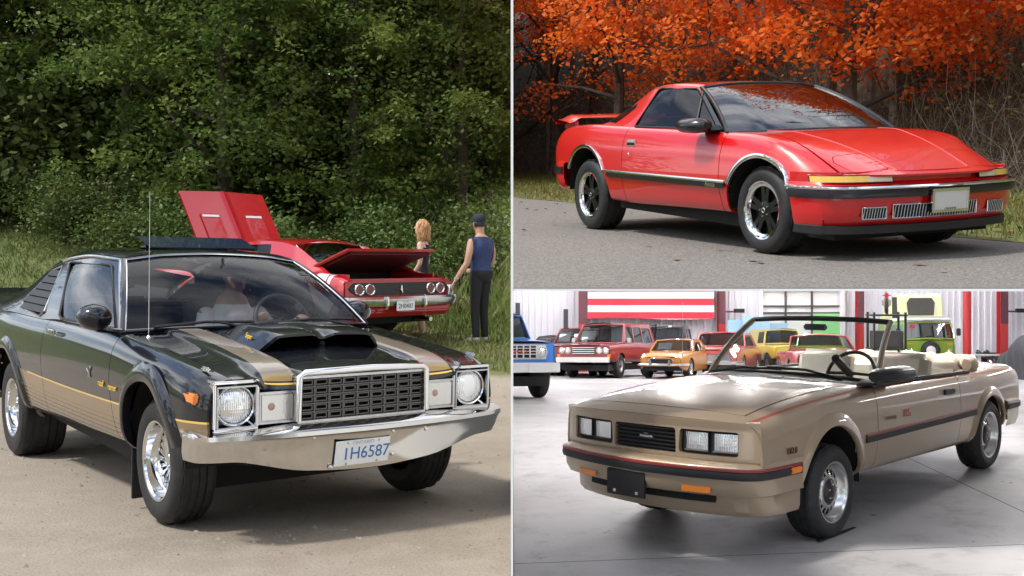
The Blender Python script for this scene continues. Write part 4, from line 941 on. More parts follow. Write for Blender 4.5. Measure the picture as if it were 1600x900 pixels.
        for k in range(6):       # louvre blades
            z = 1.0 + k * .048; x0 = float(np.interp(z, [.99, 1.05, 1.28], [-2.70, -2.73, -2.45])); x1 = float(np.interp(z, [.97, 1.0, 1.30], [-2.12, -2.07, -2.23]))
            bb, rr = gh((x0 + x1) / 2); h = (z - bb[1]) / (rr[1] - bb[1]); y = bb[0] * (1 - h) + rr[0] * h + .02
            bl = MB(); bl.prism([(y - .035, z + .022), (y - .028, z + .028), (y + .006, z - .012), (y - .002, z - .016)], x0, x1, None, 'x')
            if sd < 0: bl.v = [(a, -b2, c2) for a, b2, c2 in bl.v]
            bl.build('louvre_blade', mat('louvre_black', (.012, .013, .015), .5), q)
        # chrome edge of the quarter window and drip rail
        def yat(x, z):
            bb, rr = gh(x); h = (z - bb[1]) / (rr[1] - bb[1]); return bb[0] * (1 - h) + rr[0] * h + .035 * 2 * h * (1 - h) + .004
        b = MB(); b.tube([(x, sd * yat(x, z), z) for x, z in qw + qw[:2]], .007, 6, cap=False); b.build('window_trim', CHROME_D, car)
        b = MB(); b.tube([(x, sd * yat(x, z), z) for x, z in win + win[:2]], .008, 6, cap=False); b.build('window_seal', BLACKP, car)
        b = MB(); b.tube([(x, sd * (gh(x)[1][0] + .012), gh(x)[1][1] - .004) for x in lin(-2.3, -1.14, 14)] + [(-.95, sd * .64, 1.265), (-.52, sd * .765, .992)], .010, 6); b.build('drip_rail', CHROME_D, car)
    # roof
    rx = [-1.13, -1.3, -1.7, -2.1, -2.6, -2.95]; rc = [1.412, 1.435, 1.45, 1.43, 1.36, 1.285]
    rn = Net(rx, [[(x + .0, gh(x)[1][0] + .004, gh(x)[1][1]), (x - .0, gh(x)[1][0] - .05, gh(x)[1][1] + (z - gh(x)[1][1]) * .55), (x - .0, .35, z - .012), (x - .01, 0, z)] for x, z in zip(rx, rc)])
    fo = sdf_poly([(-1.64, -.34), (-1.36, -.34), (-1.36, .34), (-1.64, .34)]); roof = panel('roof', rn, -2.95, -1.13, 0, 3, P, car, [lambda q: -fo(q[:, :2])], 0, dt=.04, dv=.12)
    wsb = [(-.50, -.765, .985), (-.42, -.45, 1.0), (-.39, 0, 1.005), (-.42, .45, 1.0), (-.50, .765, .985)]
    wst = [(-1.125, -.565, 1.362), (-1.115, -.3, 1.395), (-1.115, 0, 1.405), (-1.115, .3, 1.395), (-1.125, .565, 1.362)]
    G = coons(wsb, wst, 24, 12, .03, (.55, 0, .83)); patch('windshield', G, GW, car)
    b = MB(); b.tube(list(G[0]) , .012, 8); b.tube(list(G[-1]), .014, 8); b.tube([tuple(r[0]) for r in G], .018, 8); b.tube([tuple(r[-1]) for r in G], .018, 8); b.build('windshield_frame', P, car)
    b = MB(); b.tube([tuple(Vector(r[0]) + Vector((.012, .012, .006))) for r in G], .005, 6); b.tube([tuple(Vector(r[-1]) + Vector((.012, -.012, .006))) for r in G], .005, 6); b.tube([tuple(Vector(p) + Vector((.014, 0, .004))) for p in G[-1]], .005, 6); b.build('windshield_trim', CHROME, car)
    rb = [(-3.75, -.62, .965), (-3.78, 0, .98), (-3.75, .62, .965)]; rt = [(-2.95, -.56, 1.20), (-2.95, 0, 1.285), (-2.95, .56, 1.20)]
    patch('rear_window', coons(rb, rt, 12, 6, .02), GL, car)
    # cowl, deck
    b = MB(); b.grid(np.array([[(-.36, y, .978 + .015 * (1 - (y / .78) ** 2)) for y in lin(-.74, .74, 16)], [(-.50, y, .97 + .015 * (1 - (y / .78) ** 2)) for y in lin(-.74, .74, 16)]])); b.build('cowl_panel', P, car)
    panel('deck_lid', net, -4.05, -3.72, 6, 9, P, car, [], 0)
    b = MB(); b.prism([(-3.6, .955), (-4.2, 1.03), (-4.24, 1.06), (-3.9, 1.03)], -.75, .75); b.build('deck_spoiler', P, car, bevel=.01)
    b = MB(); b.box((-4.06, -.74, .45), (-4.02, .74, .88)); b.build('tail_panel', P, car)
    # sunroof lid tilted up at its rear
    b = MB(); b.box((-.28, -.36, -.010), (.0, .37, .0), Matrix.Translation((-1.36, .04, 1.448)) @ Matrix.Rotation(.25, 4, 'Y')); b.build('sunroof_lid', mat('sunroof_glass', (.015, .022, .045), .03, spec=.5), car, bevel=.004)
    [MB().box((-1.66, y, 1.43), (-1.64, y + .03, 1.51)).build('sunroof_hinge', BLACKP, car) for y in (-.26, .32)]
    # ---- front end
    for sd in (1, -1):
        y0, y1 = (.535, .775) if sd > 0 else (-.775, -.555)
        b = MB(); rect_frame(b, y0, y1, .628, .862, .815, .014, .09); hb = b.build('headlamp_bezel', CHROME, car, bevel=.005)
        b = MB(); rect_frame(b, y0 + .013, y1 - .013, .642, .838, .822, .008, .03); b.build('inner_bezel', CHROME_D, hb, bevel=.002)
        b = MB(); b.box((.73, y0 + .012, .64), (.745, y1 - .012, .85)); b.build('lamp_bucket', BLACKP, hb)
        yc = (y0 + y1) / 2; zc = .745
        b = MB(); b.lathe([(0, .030), (.03, .028), (.06, .020), (.083, .006), (.089, 0), (.089, -.03)], 32, Matrix.Translation((.785, yc, zc)) @ Matrix.Rotation(-math.pi / 2, 4, 'Z')); hl = b.build('headlamp', HEADLAMP, car, smooth=60)
        b = MB(); b.lathe([(.086, .010), (.092, .016), (.098, .010), (.098, -.03)], 32, Matrix.Translation((.785, yc, zc)) @ Matrix.Rotation(-math.pi / 2, 4, 'Z')); b.build('lamp_ring', CHROME, hl)
        b = MB(); b.tube([(.775, yc + .065, zc - .075), (.80, yc + .09, zc - .10)], .008, 6); b.build('aim_screw', CHROME, hl)
        # turn lamp
        t0, t1 = (.365, .535) if sd > 0 else (-.555, -.375)
        b = MB(); b.box((.76, t0, .655), (.815, t1, .795)); tl = b.build('turn_lamp', mat('turn_lens', (.74, .73, .70), .16, .55, coat=.8, bump=.2, bscale=60), car, bevel=.012)
        b = MB(); rect_frame(b, t0 - .004, t1 + .004, .65, .80, .819, .011, .04); b.build('lamp_frame', CHROME_D, tl, bevel=.003)
        b = MB(); b.lathe([(0, .012), (.018, .008), (.022, 0)], 16, Matrix.Translation((.808, t0 + (t1 - t0) * (.33 if sd < 0 else .33), .73)) @ Matrix.Rotation(-math.pi / 2, 4, 'Z')); b.build('bulb', mat('bulb_amber', (.50, .33, .26), .4), tl)
    # grille: egg-crate frame with nested cell frames
    g0, g1, z0, z1 = -.385, .33, .645, .868
    b = MB(); rect_frame(b, g0, g1, z0, z1, .865, .012, .09); gs = b.build('grille', CHROME_D, car, bevel=.003)
    b = MB(); b.tube([(.868, g0, .66), (.868, g0 + .004, .868), (.872, g0 + .03, .885), (.885, 0, .893), (.872, g1 - .03, .885), (.868, g1 - .004, .868), (.868, g1, .66)], .017, 10); b.build('grille_surround', CHROME, gs)
    GM = mat('grille_grey', (.12, .115, .11), .35, .7); nc, nr = 9, 5; b = MB(); cw = (g1 - g0 - .024) / nc; ch = (z1 - z0 - .024) / nr
    for i in range(nc + 1): y = g0 + .012 + i * cw; b.box((.82, y - .0035, z0 + .01), (.858, y + .0035, z1 - .01))
    for j in range(nr + 1): z = z0 + .012 + j * ch; b.box((.822, g0 + .01, z - .003), (.861, g1 - .01, z + .003))
    b.build('grille_lattice', GM, gs)
    proto = None
    for i in range(nc):
        for j in range(nr):
            y = g0 + .012 + (i + .5) * cw; z = z0 + .012 + (j + .5) * ch
            if proto is None:
                b = MB(); rect_frame(b, -cw / 2 + .007, cw / 2 - .007, -ch / 2 + .0065, ch / 2 - .0065, 0, .0055, .02); o = b.build('grille_cell', GM, gs); proto = o
            else:
                o = proto.copy(); COL.objects.link(o); o.parent = gs
            o.location = (.853, y, z)
    b = MB(); b.box((.80, g0, z0), (.815, g1, z1)); b.build('grille_backing', DARK, gs)
    # bumper: lofted chrome blade with sharp upper edge
    bx = [(-.875, .70), (-.855, .80), (-.70, .875), (-.35, .925), (0, .94), (.35, .925), (.70, .875), (.865, .80), (.885, .70)]
    rows = []
    for y, x in bx:
        k = max(0, 1 - abs(y) / .62); zl = .492 - .087 * min(1, k * 1.8); e = .10 * (1 if abs(y) < .88 else 0)
        rows.append([(x - .10, y * .98, .632 + .014 * min(1, k * 3)), (x - .025, y, .628 + .014 * min(1, k * 3)), (x + .004, y, .618), (x + .006, y * 1.0, .598), (x - .012, y * .995, .575), (x - .028, y * .99, (zl + .575) / 2), (x - .045, y * .975, zl), (x - .12, y * .96, zl - .004)])
    G = np.array(rows); G = pchip(np.arange(len(bx)), G, np.linspace(0, len(bx) - 1, 49)); b = MB(); b.grid(G); bo = b.build('front_bumper', mat('bumper_chrome', (.70, .69, .67), .10, 1, bump=.03, bscale=6), car, smooth=38)
    for y, z in ((-.33, .585), (-.22, .59), (-.23, .43), (.10, .58), (.11, .46), (.30, .57)):
        x = float(np.interp(y, [q[0] for q in bx], [q[1] for q in bx])) - .012; MB().lathe([(0, .012), (.008, .009), (.011, 0)], 10, Matrix.Translation((x - (.02 if z < .5 else 0), y, z)) @ Matrix.Rotation(-math.pi / 2, 4, 'Z')).build('bolt', CHROME, bo)
    # licence plate
    def pf(y, z, o=0): return frame((.918 + .19 * (z - .4925) + o, y, z), (0, 1, 0), (.19, 0, 1))
    pm = mat('plate_white', (.78, .80, .82), .35, var=.03, vscale=30); po = MB().box((-.15, -.0635, -.004), (.15, .0635, 0), pf(-.065, .4925)).build('licence_plate', pm, car, bevel=.0015)
    BL = mat('plate_blue', (.05, .17, .42), .5)
    text_mesh('1H6587', .088, BL, 'plate_number', po, pf(-.045, .486, .001), .001, sx=.92)
    text_mesh('ONTARIO', .026, mat('plate_grey', (.42, .48, .58), .5), 'plate_province', po, pf(-.065, .540, .001), .0006)
    for y, z in ((-.15, .545), (.02, .545), (-.15, .44), (.02, .44)): MB().lathe([(0, .004), (.006, .003), (.007, 0)], 8, pf(y, z) @ Matrix.Rotation(math.pi / 2, 4, 'X')).build('screw', CHROME_D, po)
    # wipers, antenna
    for y0, y1 in ((-.62, -.05), (.05, .60)):
        b = MB(); b.tube([(-.42, y0, 1.012), (-.40, (y0 + y1) / 2, 1.035), (-.385, y1, 1.03)], .009, 6); b.tube([(-.36, y1 - .03, .995), (-.40, (y0 + y1) / 2 + .05, 1.038)], .008, 6); b.build('wiper', BLACKP, car)
    b = MB(); b.tube([(-.27, -.70, .955), (-.27, -.70, 1.75)], [.002, .001], 6); b.lathe([(0, .03), (.012, .02), (.018, 0)], 12, Matrix.Translation((-.27, -.70, .955)) @ Matrix.Rotation(math.pi / 2, 4, 'X')); b.build('antenna', CHROME, car)
    # interior
    I = mat('dark_interior', (.018, .02, .026), .7); b = MB(); b.box((-3.4, -.72, .36), (-.42, .72, .40)); b.box((-.72, -.70, .55), (-.50, .70, .955)); b.build('dashboard', I, car, bevel=.02)
    for y in (-.36, .36): seat(car, -1.55, y, .45, mat('seat_blue_grey', (.05, .06, .08), .8), .5, .55)
    b = MB(); b.box((-3.0, -.65, .45), (-2.45, .65, .62)); b.box((-3.1, -.65, .5), (-2.95, .65, 1.0)); b.build('rear_seat', mat('seat_blue_grey'), car, bevel=.05)
    steering_wheel(car, -.86, .36, .985, .185, -.45)
    b = MB(); b.box((-.98, -.12, 1.27), (-.95, .12, 1.335)); b.tube([(-.96, 0, 1.31), (-.98, 0, 1.39)], .01, 6); b.build('rearview_mirror', BLACKP, car, bevel=.01)
    b = MB(); b.box((-3.9, -.66, .24), (.25, .66, .39)); b.build('underbody', DARK, car)
    return car
# ================================================================ red two-seat coupe (upper right place)
def build_red():
    M = pose(((0.38489, 0.92277, -0.01885), (-0.91108, 0.37659, -0.16766), (-0.14762, 0.08171, 0.98566)), (2.4486, 7.607, 0.2682))
    car = empty('red_coupe', M, 'glossy red two-seat coupe with black side strips and rear spoiler under the orange maples', 'car')
    P = paint('red_paint', (.56, .004, .005), 0, .3); TR = mat('trim_black', (.010, .010, .014), .3, coat=.3)
    def sec(t, zb, zs, zt, w=1.0, sh=.77):
        pts = [(.70, zb), (.80, zb + .02), (.85, zb + (zs - zb) * .22), (.872, zb + (zs - zb) * .42), (.866, zb + (zs - zb) * .66), (.838, zb + (zs - zb) * .87), (sh, zs), (.60, zs + (zt - zs) * .35), (.30, zs + (zt - zs) * .85), (0, zt)]
        k = smooth(.1, .93, t); o = []
        for y, z in pts:
            y *= w; q = y / .872; o.append((t - k * (.46 * max(0, q) ** 5 + .06 * q * q), y, z))
        return o
    S = [(-3.30, .45, .80, .82, .90), (-3.24, .40, .86, .88, .94), (-3.1, .36, .91, .93, .965), (-2.85, .30, .935, .95, .985), (-2.5, .27, .945, .96), (-2.1, .265, .935, .95), (-1.75, .265, .925, .93), (-1.0, .285, .91, .915), (-.4, .30, .895, .905), (-.05, .305, .885, .905),
         (.25, .31, .848, .850), (.5, .32, .790, .783), (.7, .34, .728, .713), (.85, .38, .670, .656), (.93, .42, .634, .626)]
    net = Net([s[0] for s in S], [sec(*s) for s in S]); yf = net_y(net, None, 6)
    FA = (.13, .355, .385); RA = (-2.50, .335, .415)
    nofront = lambda p: np.maximum(p[:, 2] - .578, .13 - p[:, 0]); norear = lambda p: np.maximum(p[:, 2] - .585, p[:, 0] + 2.5)
    for sd in (1, -1):
        panel('front_fender', net, -.33, .93, 0, 6.6, P, car, [arch(*FA), nofront], sd, dt=.02)
        d = panel('door', net, -1.80, -.33, 1.0, 6.02, P, car, [], sd, dt=.05)
        panel('rear_quarter', net, -3.30, -1.80, 0, 6.6, P, car, [arch(*RA), norear], sd, dt=.025)
        panel('rocker', net, -1.80, -.33, 0, .98, TR, car, [], sd, dt=.1)
        b = MB(); b.box((-1.73, sd * .845, .765), (-1.58, sd * .861, .825)); h = b.build('door_handle', CHROME, d, bevel=.006)
        b = MB(); b.box((-1.715, sd * .85, .775), (-1.595, sd * .864, .80)); b.build('handle_recess', DARK, h)
        b = MB(); b.lathe([(0, .012), (.014, .01), (.018, 0)], 16, Matrix.Translation((-1.69, sd * .86, .70)) @ (Matrix.Identity(4) if sd > 0 else Matrix.Rotation(math.pi, 4, 'Z'))); b.build('door_lock', CHROME, d)
        # mirror
        rows = []; mq = 0 if sd < 0 else -.22
        for x, ry, rz in ((-.40, .02, .025), (-.43, .075, .05), (-.55, .10, .058), (-.66, .10, .055), (-.685, .09, .05)):
            rows.append([(x + mq, sd * (.935 + mq * .3 + ry * math.cos(a) * .95), .945 + rz * math.sin(a)) for a in lin(0, 2 * math.pi, 21)[:-1]])
        b = MB(); b.grid(np.array(rows), closev=True); b.add(rows[-1], [tuple(range(20))]); b.add(rows[0], [tuple(range(20))]); mo = b.build('mirror', mat('mirror_black', (.012, .012, .014), .25, coat=.3), car, smooth=60)
        b = MB(); b.prism([(-.42 + mq, .905), (-.66 + mq, .905), (-.60 + mq, .945), (-.46 + mq, .945)], sd * .76, sd * .88); b.build('mirror_foot', BLACKP, mo, bevel=.01)
        # side strip: chrome over black rubber
        def strip(x0, x1, z0, z1, o, n=24): return np.array([[(x, sd * (yf(x, z) + o), z) for x in lin(x0, x1, n)] for z in (z0, (z0 + z1) / 2, z1)])
        b = MB(); b.grid(strip(-2.06, -.245, .495, .535, .016)); b.grid(strip(-2.06, -.245, .495, .495001, .0)); b.build('side_strip', TR, car, solid=0)
        b = MB(); b.sweep([(x, sd * (yf(x, .545) + .010), .545) for x in lin(-2.08, -.235, 26)], [(-.012, -.011), (.010, -.011), (.013, 0), (.010, .011), (-.012, .011)]); b.build('chrome_strip', CHROME, car)
        cs = [(-.012, -.014), (.010, -.014), (.016, 0), (.012, .018), (-.010, .02)]
        arch_lip(car, FA[0], FA[1], FA[2], yf, CHROME, .48, math.pi - .48, cs, sd, 'arch_trim'); arch_lip(car, RA[0], RA[1], RA[2], yf, CHROME, .52, math.pi - .5, cs, sd, 'arch_trim')
        wheel_well(car, FA[0], FA[1], .40, sd * .82, .5); wheel_well(car, RA[0], RA[1], .43, sd * .82, .5)
    wheel(car, .12, -.815, .362, .308, .235, .198, 'star'); wheel(car, .12, .80, .350, .308, .235, .198, 'star')
    wheel(car, -2.53, -.815, .302, .330, .25, .205, 'star'); wheel(car, -2.53, .80, .29, .330, .25, .205, 'star')
    # plan curve of the nose, from the right arch round to the left
    plan = [(.44, .872), (.56, .862), (.68, .83), (.79, .765), (.86, .66), (.905, .45), (.935, .22), (.945, 0)]
    PL = np.array([(x, -y) for x, y in plan] + [(x, y) for x, y in plan[::-1][1:]]); PL = pchip(np.arange(len(PL)), PL, np.linspace(0, len(PL) - 1, 90))
    def band(rows): return np.array([[(p[0] + dx * (1 if abs(p[1]) < .8 else .4), p[1] * sy, z) for p in PL] for dx, sy, z in rows])
    def bandpiece(name, rows, m, keeps=(), fl=.012, par=None, sm=40):
        V, Fs = clip_grid(band(rows).transpose(1, 0, 2), list(keeps)); b = MB(); b.add(V, Fs); return b.build(name, m, par or car, smooth=sm, weld=True, flange=0)
    fr = bandpiece('front_fascia', [(-.065, .99, .588), (-.035, .995, .578), (-.01, 1, .560), (.004, 1, .555), (.004, 1, .49), (-.002, .998, .46), (-.004, .995, .40), (-.02, .985, .345), (-.05, .97, .305)], P, [arch(*FA)])
    b = bandpiece('bumper_strip', [(.004, 1.0, .542), (.026, 1.012, .538), (.030, 1.014, .515), (.026, 1.012, .488), (.004, 1, .484)], TR, [arch(FA[0], FA[1], FA[2] - .0)])
    b = bandpiece('bumper_chrome', [(.004, 1.0, .566), (.03, 1.014, .562), (.034, 1.016, .552), (.03, 1.014, .543), (.004, 1, .541)], CHROME, [arch(*FA)])
    bandpiece('front_lip', [(-.045, .97, .312), (-.02, .98, .305), (-.02, .98, .255), (-.06, .95, .245)], BLACKP, [arch(FA[0], FA[1], FA[2] + .01)])
    # tail bumper
    rp = [(-2.95, .872), (-3.10, .862), (-3.24, .82), (-3.33, .72), (-3.38, .45), (-3.40, 0)]; RL = np.array([(x, -y) for x, y in rp] + [(x, y) for x, y in rp[::-1][1:]]); RL = pchip(np.arange(len(RL)), RL, np.linspace(0, len(RL) - 1, 50))
    def rband(name, rows, m, keeps=()):
        G = np.array([[(p[0] - dx, p[1] * sy, z) for p in RL] for dx, sy, z in rows]); V, Fs = clip_grid(G.transpose(1, 0, 2), list(keeps)); b = MB(); b.add(V, Fs); return b.build(name, m, car, weld=True)
    rband('rear_fascia', [(-.04, .98, .60), (0, 1, .57), (0, 1, .45), (-.02, .99, .38), (-.06, .96, .33)], P, [arch(*RA)])
    rband('rear_strip', [(.004, 1, .52), (.024, 1.01, .515), (.024, 1.01, .475), (.004, 1, .47)], TR, [arch(*RA)])
    rband('rear_chrome', [(.004, 1, .548), (.028, 1.012, .544), (.028, 1.012, .524), (.004, 1, .521)], CHROME, [arch(*RA)])
    # hood with headlamp covers
    ld = [(.58, .36), (.82, .345), (.84, .38), (.81, .60), (.64, .64), (.58, .60)]
    fl = sdf_poly(ld); inxy = lambda p: fl(np.stack([p[:, 0], np.abs(p[:, 1])], 1)) - .003; outxy = lambda p: -fl(np.stack([p[:, 0], np.abs(p[:, 1])], 1)) - .002
    hood = panel('hood', net, -.42, .93, 6.67, 9, P, car, [outxy], 0, dt=.022, dv=.12)
    for sd in (1, -1): panel('headlamp_cover', net, -.42, .93, 6.67, 9, P, car, [inxy], sd, dt=.022, dv=.12)
    # raised centre spear lines of the hood
    for y0, y1 in ((.52, .30), (-.52, -.30)):
        b = MB(); b.tube([tuple(np.array(net(t, 9 - abs(y) / .3 if abs(y) < .3 else 8 - (abs(y) - .3) / .3)) * np.array((1, 1 if y > 0 else -1, 1)) - np.array((0, 0, .003))) for t, y in zip(lin(-.4, .86, 24), lin(y0, y1, 24))], .008, 6); b.build('hood_crease', P, car)
    # lamps
    AM = mat('turn_amber', (.88, .52, .10), .12, coat=.9); CL = mat('lamp_clear', (.80, .70, .50), .12, .2, coat=.9, bump=.2, bscale=70)
    for sd in (1, -1):
        sel = [p for p in PL if (p[1] * sd > .36) and (p[1] * sd < .835)]
        g = np.array([[(p[0] - .062 + dx, p[1] * .99, z) for p in sel] for dx, z in ((0, .580), (.035, .583), (.026, .630), (-.02, .640))]); b = MB(); b.grid(g); lo = b.build('turn_lamp', CL, car, smooth=50)
        sel2 = [p for p in sel if p[1] * sd > .52]
        b = MB(); b.grid(np.array([[(p[0] - .060 + dx, p[1] * .99, z) for p in sel2] for dx, z in ((.0345, .588), (.0275, .626))])); b.build('amber_insert', AM, lo)
        b = MB(); b.tube([(p[0] - .027, p[1] * .99, .583) for p in sel] + [(p[0] - .036, p[1] * .99, .630) for p in sel[::-1]] + [(sel[0][0] - .027, sel[0][1] * .99, .583)], .004, 6, cap=False); b.build('lamp_trim', TR, lo)
    b = MB(); b.grid(np.array([[(p[0] - .06 * (1 if abs(p[1]) < .7 else .7), p[1] * .985, z) for p in PL if p[0] > .5] for z in (.575, .60, .65)])); b.build('lamp_recess', P, car)
    # lower grilles with upright chrome bars
    def grille(y0, y1, z0, z1, n, sl):
        sel = PL[(PL[:, 1] > y0) & (PL[:, 1] < y1)]; xs = lambda y: float(np.interp(y, PL[20:70, 1], PL[20:70, 0]))
        ys = lin(y0, y1, 16); b = MB(); b.grid(np.array([[(xs(y) + .003, y, z) for y in ys] for z in (z0, z1)])); g = b.build('lower_grille', DARK, car)
        b = MB(); ring = [(xs(y) + .005, y, z0) for y in ys] + [(xs(y) + .005, y, z1) for y in ys[::-1]]; b.tube(ring + ring[:1], .004, 6, cap=False); b.build('grille_rim', CHROME, g)
        for i in range(n):
            y = y0 + (y1 - y0) * (i + .5) / n; b = MB(); b.tube([(xs(y) + .006, y - sl, z0), (xs(y) + .008, y + sl, z1)], .0042, 5); b.build('grille_bar', CHROME_D, g)
    grille(-.385, .31, .352, .438, 30, .006); grille(-.60, -.43, .352, .425, 9, .006); grille(.43, .60, .352, .425, 9, .006)
    # front plate in a bright frame
    px = .995; b = MB(); b.box((px - .01, -.125, .388), (px, .165, .522)); po = b.build('licence_plate', mat('plate_cream', (.62, .61, .58), .4), car, bevel=.003)
    b = MB(); rect_frame(b, -.135, .175, .378, .532, px + .007, .016, .02); b.build('plate_frame', CHROME, po, bevel=.003)
    text_mesh('COLLECTOR', .017, mat('plate_ink', (.05, .05, .05), .5), 'plate_lettering', po, frame((px + .001, .02, .401), (0, 1, 0), (0, 0, 1)), .0008)
    b = MB(); b.box((.93, -.04, .43), (px - .01, .08, .50)); b.build('plate_bracket', BLACKP, po)
    text_mesh('Reatta', .05, CHROME, 'door_script', car, frame((-.42, -(yf(-.42, .515) + .0175), .515), (1, 0, 0), (0, 0, 1)), .001, shear=.25)
    # greenhouse
    def gh(x):
        b_ = pchip([-2.45, -1.8, -1.0, -.3], [(.735, .945), (.775, .918), (.775, .905), (.77, .89)], [x])[0]
        r_ = pchip([-2.45, -2.2, -1.95, -1.72, -1.4, -1.04, -.3], [(.62, .955), (.60, 1.06), (.585, 1.17), (.575, 1.245), (.572, 1.262), (.555, 1.238), (.50, 1.2)], [x])[0]
        return b_, r_
    rows = []
    for x in lin(-2.44, -.32, 110):
        b_, r_ = gh(x); rows.append([(x, b_[0] * (1 - h) + r_[0] * h + .05 * h * (1 - h), b_[1] * (1 - h) + r_[1] * h) for h in lin(0, 1, 16)])
    G = np.array(rows); win = [(-.50, .912), (-1.74, .932), (-1.65, 1.235), (-1.60, 1.245), (-1.09, 1.228), (-1.06, 1.215)]; qw = [(-2.33, .968), (-1.93, 1.118), (-1.91, 1.10), (-2.16, .962)]
    out = [(-.34, .86), (-1.045, 1.232), (-1.1, 1.30), (-2.6, 1.30), (-2.6, .8)]
    GL = glass('smoked_glass', (.22, .24, .25)); GW = glass('clear_windshield', (.62, .65, .66), 2.9)
    def yat(x, z, o=.004):
        bb, rr = gh(x); h = (z - bb[1]) / (rr[1] - bb[1]); return bb[0] * (1 - h) + rr[0] * h + .05 * h * (1 - h) + o
    for sd in (1, -1):
        ap = [(-.30, .84), (-1.05, 1.24), (-1.075, 1.235), (-.53, .905), (-.53, .84)]   # black front pillar and sail
        V, Fs = clip_grid(G, [side_xz(out), not_xz(win), not_xz(qw), not_xz(ap)]); b = MB(); b.add([(x, y * sd, z) for x, y, z in V], Fs); b.build('roof_pillar', P, car, smooth=50, weld=True, flange=.02)
        V, Fs = clip_grid(G, [side_xz(out), not_xz(win), side_xz(ap)]); b = MB(); b.add([(x, y * sd, z) for x, y, z in V], Fs); b.build('front_pillar', TR, car, smooth=50, weld=True, flange=.02)
        V, Fs = clip_grid(G, [side_xz(win)]); b = MB(); b.add([(x, (y - .006) * sd, z) for x, y, z in V], Fs); b.build('side_window', GL, car, weld=True, smooth=60)
        V, Fs = clip_grid(G, [side_xz(qw)]); b = MB(); b.add([(x, (y - .004) * sd, z) for x, y, z in V], Fs); b.build('quarter_window', GL, car, weld=True, smooth=60)
        b = MB(); b.tube([(x, sd * yat(x, z), z) for x, z in win + win[:2]], .008, 6, cap=False); b.tube([(-1.0, sd * yat(-1.0, 1.215, .002), 1.215), (-.80, sd * yat(-.80, .915, .004), .915)], .012, 6); b.build('window_seal', BLACKP, car)
        b = MB(); b.tube([(x, sd * yat(x, z), z) for x, z in qw + qw[:2]], .006, 6, cap=False); b.build('quarter_seal', TR, car)
    rx = [-1.04, -1.2, -1.45, -1.75, -1.85]; rc = [1.272, 1.288, 1.298, 1.282, 1.262]
    rn = Net(rx, [[(x, gh(x)[1][0] + .003, gh(x)[1][1]), (x, gh(x)[1][0] - .04, gh(x)[1][1] + (z - gh(x)[1][1]) * .5), (x - .0, .32, z - .008), (x, 0, z)] for x, z in zip(rx, rc)])
    panel('roof', rn, -1.85, -1.04, 0, 3, P, car, [], 0, dt=.05, dv=.2)
    wsb = [(-.36, -.775, .888), (-.24, -.45, .900), (-.20, 0, .905), (-.24, .45, .900), (-.36, .775, .888)]; wst = [(-1.05, -.555, 1.235), (-1.02, -.3, 1.262), (-1.015, 0, 1.268), (-1.02, .3, 1.262), (-1.05, .555, 1.235)]
    Gw = coons(wsb, wst, 26, 12, .035, (.5, 0, .86)); patch('windshield', Gw, GW, car)
    b = MB(); b.tube(list(Gw[-1]), .012, 8); [b.tube([tuple(r[k]) for r in Gw], .017, 8) for k in (0, -1)]; b.tube(list(Gw[0]), .012, 8); b.build('windshield_frame', TR, car)
    b = MB(); b.grid(coons([tuple(p) for p in Gw[0]], [(p[0] + .16, p[1] * .97, p[2] - .03) for p in Gw[0]], 26, 3)); b.build('cowl_panel', TR, car)
    rb = [(-2.42, -.62, .95), (-2.50, 0, .965), (-2.42, .62, .95)]; rt = [(-1.86, -.55, 1.21), (-1.86, 0, 1.26), (-1.86, .55, 1.21)]; patch('rear_window', coons(rb, rt, 14, 6, .02), GL, car)
    panel('deck_lid', net, -3.29, -2.42, 6.62, 9, P, car, [], 0, dt=.05)
    # spoiler on two feet
    b = MB(); yy = [-.78, -.74, -.6, 0, .6, .74, .78]; rows = []
    for y in yy:
        dz = -.05 * smooth(.6, .78, abs(y)); dx = .10 * smooth(.55, .78, abs(y)); rows.append([(-3.36 + dx * .3, y, 1.025 + dz), (-3.30 + dx * .3, y, 1.04 + dz), (-3.14 + dx * .7, y, 1.022 + dz), (-3.10 + dx, y, 1.008 + dz), (-3.16 + dx * .7, y, 1.0 + dz), (-3.34 + dx * .3, y, 1.0 + dz)])
    b.grid(pchip(yy, np.array(rows), lin(-.78, .78, 40)), closev=True); sp = b.build('rear_spoiler', P, car, smooth=50)
    for y in (-.66, .66): b = MB(); b.prism([(-3.30, .90), (-3.08, .92), (-3.12, 1.005), (-3.28, 1.005)], y - .03, y + .03); b.build('spoiler_foot', P, sp, bevel=.008)
    b = MB(); b.box((-3.31, -.70, .50), (-3.27, .70, .82)); b.build('tail_panel', mat('tail_lens', (.25, .008, .01), .15, coat=.6), car)
    # wiper, interior
    b = MB(); b.tube([(-.23, .1, .915), (-.30, -.25, .955), (-.38, -.62, .935)], .008, 6); b.build('wiper', BLACKP, car)
    I = mat('grey_interior', (.10, .10, .105), .8); b = MB(); b.box((-2.3, -.66, .30), (-.35, .66, .34)); b.build('cabin_floor', I, car)
    b = MB(); b.prism([(-.35, .5), (-.34, .875), (-.62, .865), (-.75, .80), (-.75, .5)], -.68, .68); b.build('dashboard', I, car, bevel=.02)
    for y in (-.34, .34): seat(car, -1.35, y, .38, mat('seat_grey', (.13, .13, .135), .8), .5, .52)
    b = MB(); b.box((-2.35, -.66, .6), (-1.95, .66, .86)); b.build('parcel_shelf', I, car, bevel=.02); steering_wheel(car, -.86, .34, .86, .17, -.4)
    b = MB(); b.box((-3.15, -.66, .20), (.7, .66, .32)); b.build('underbody', DARK, car)
    return car
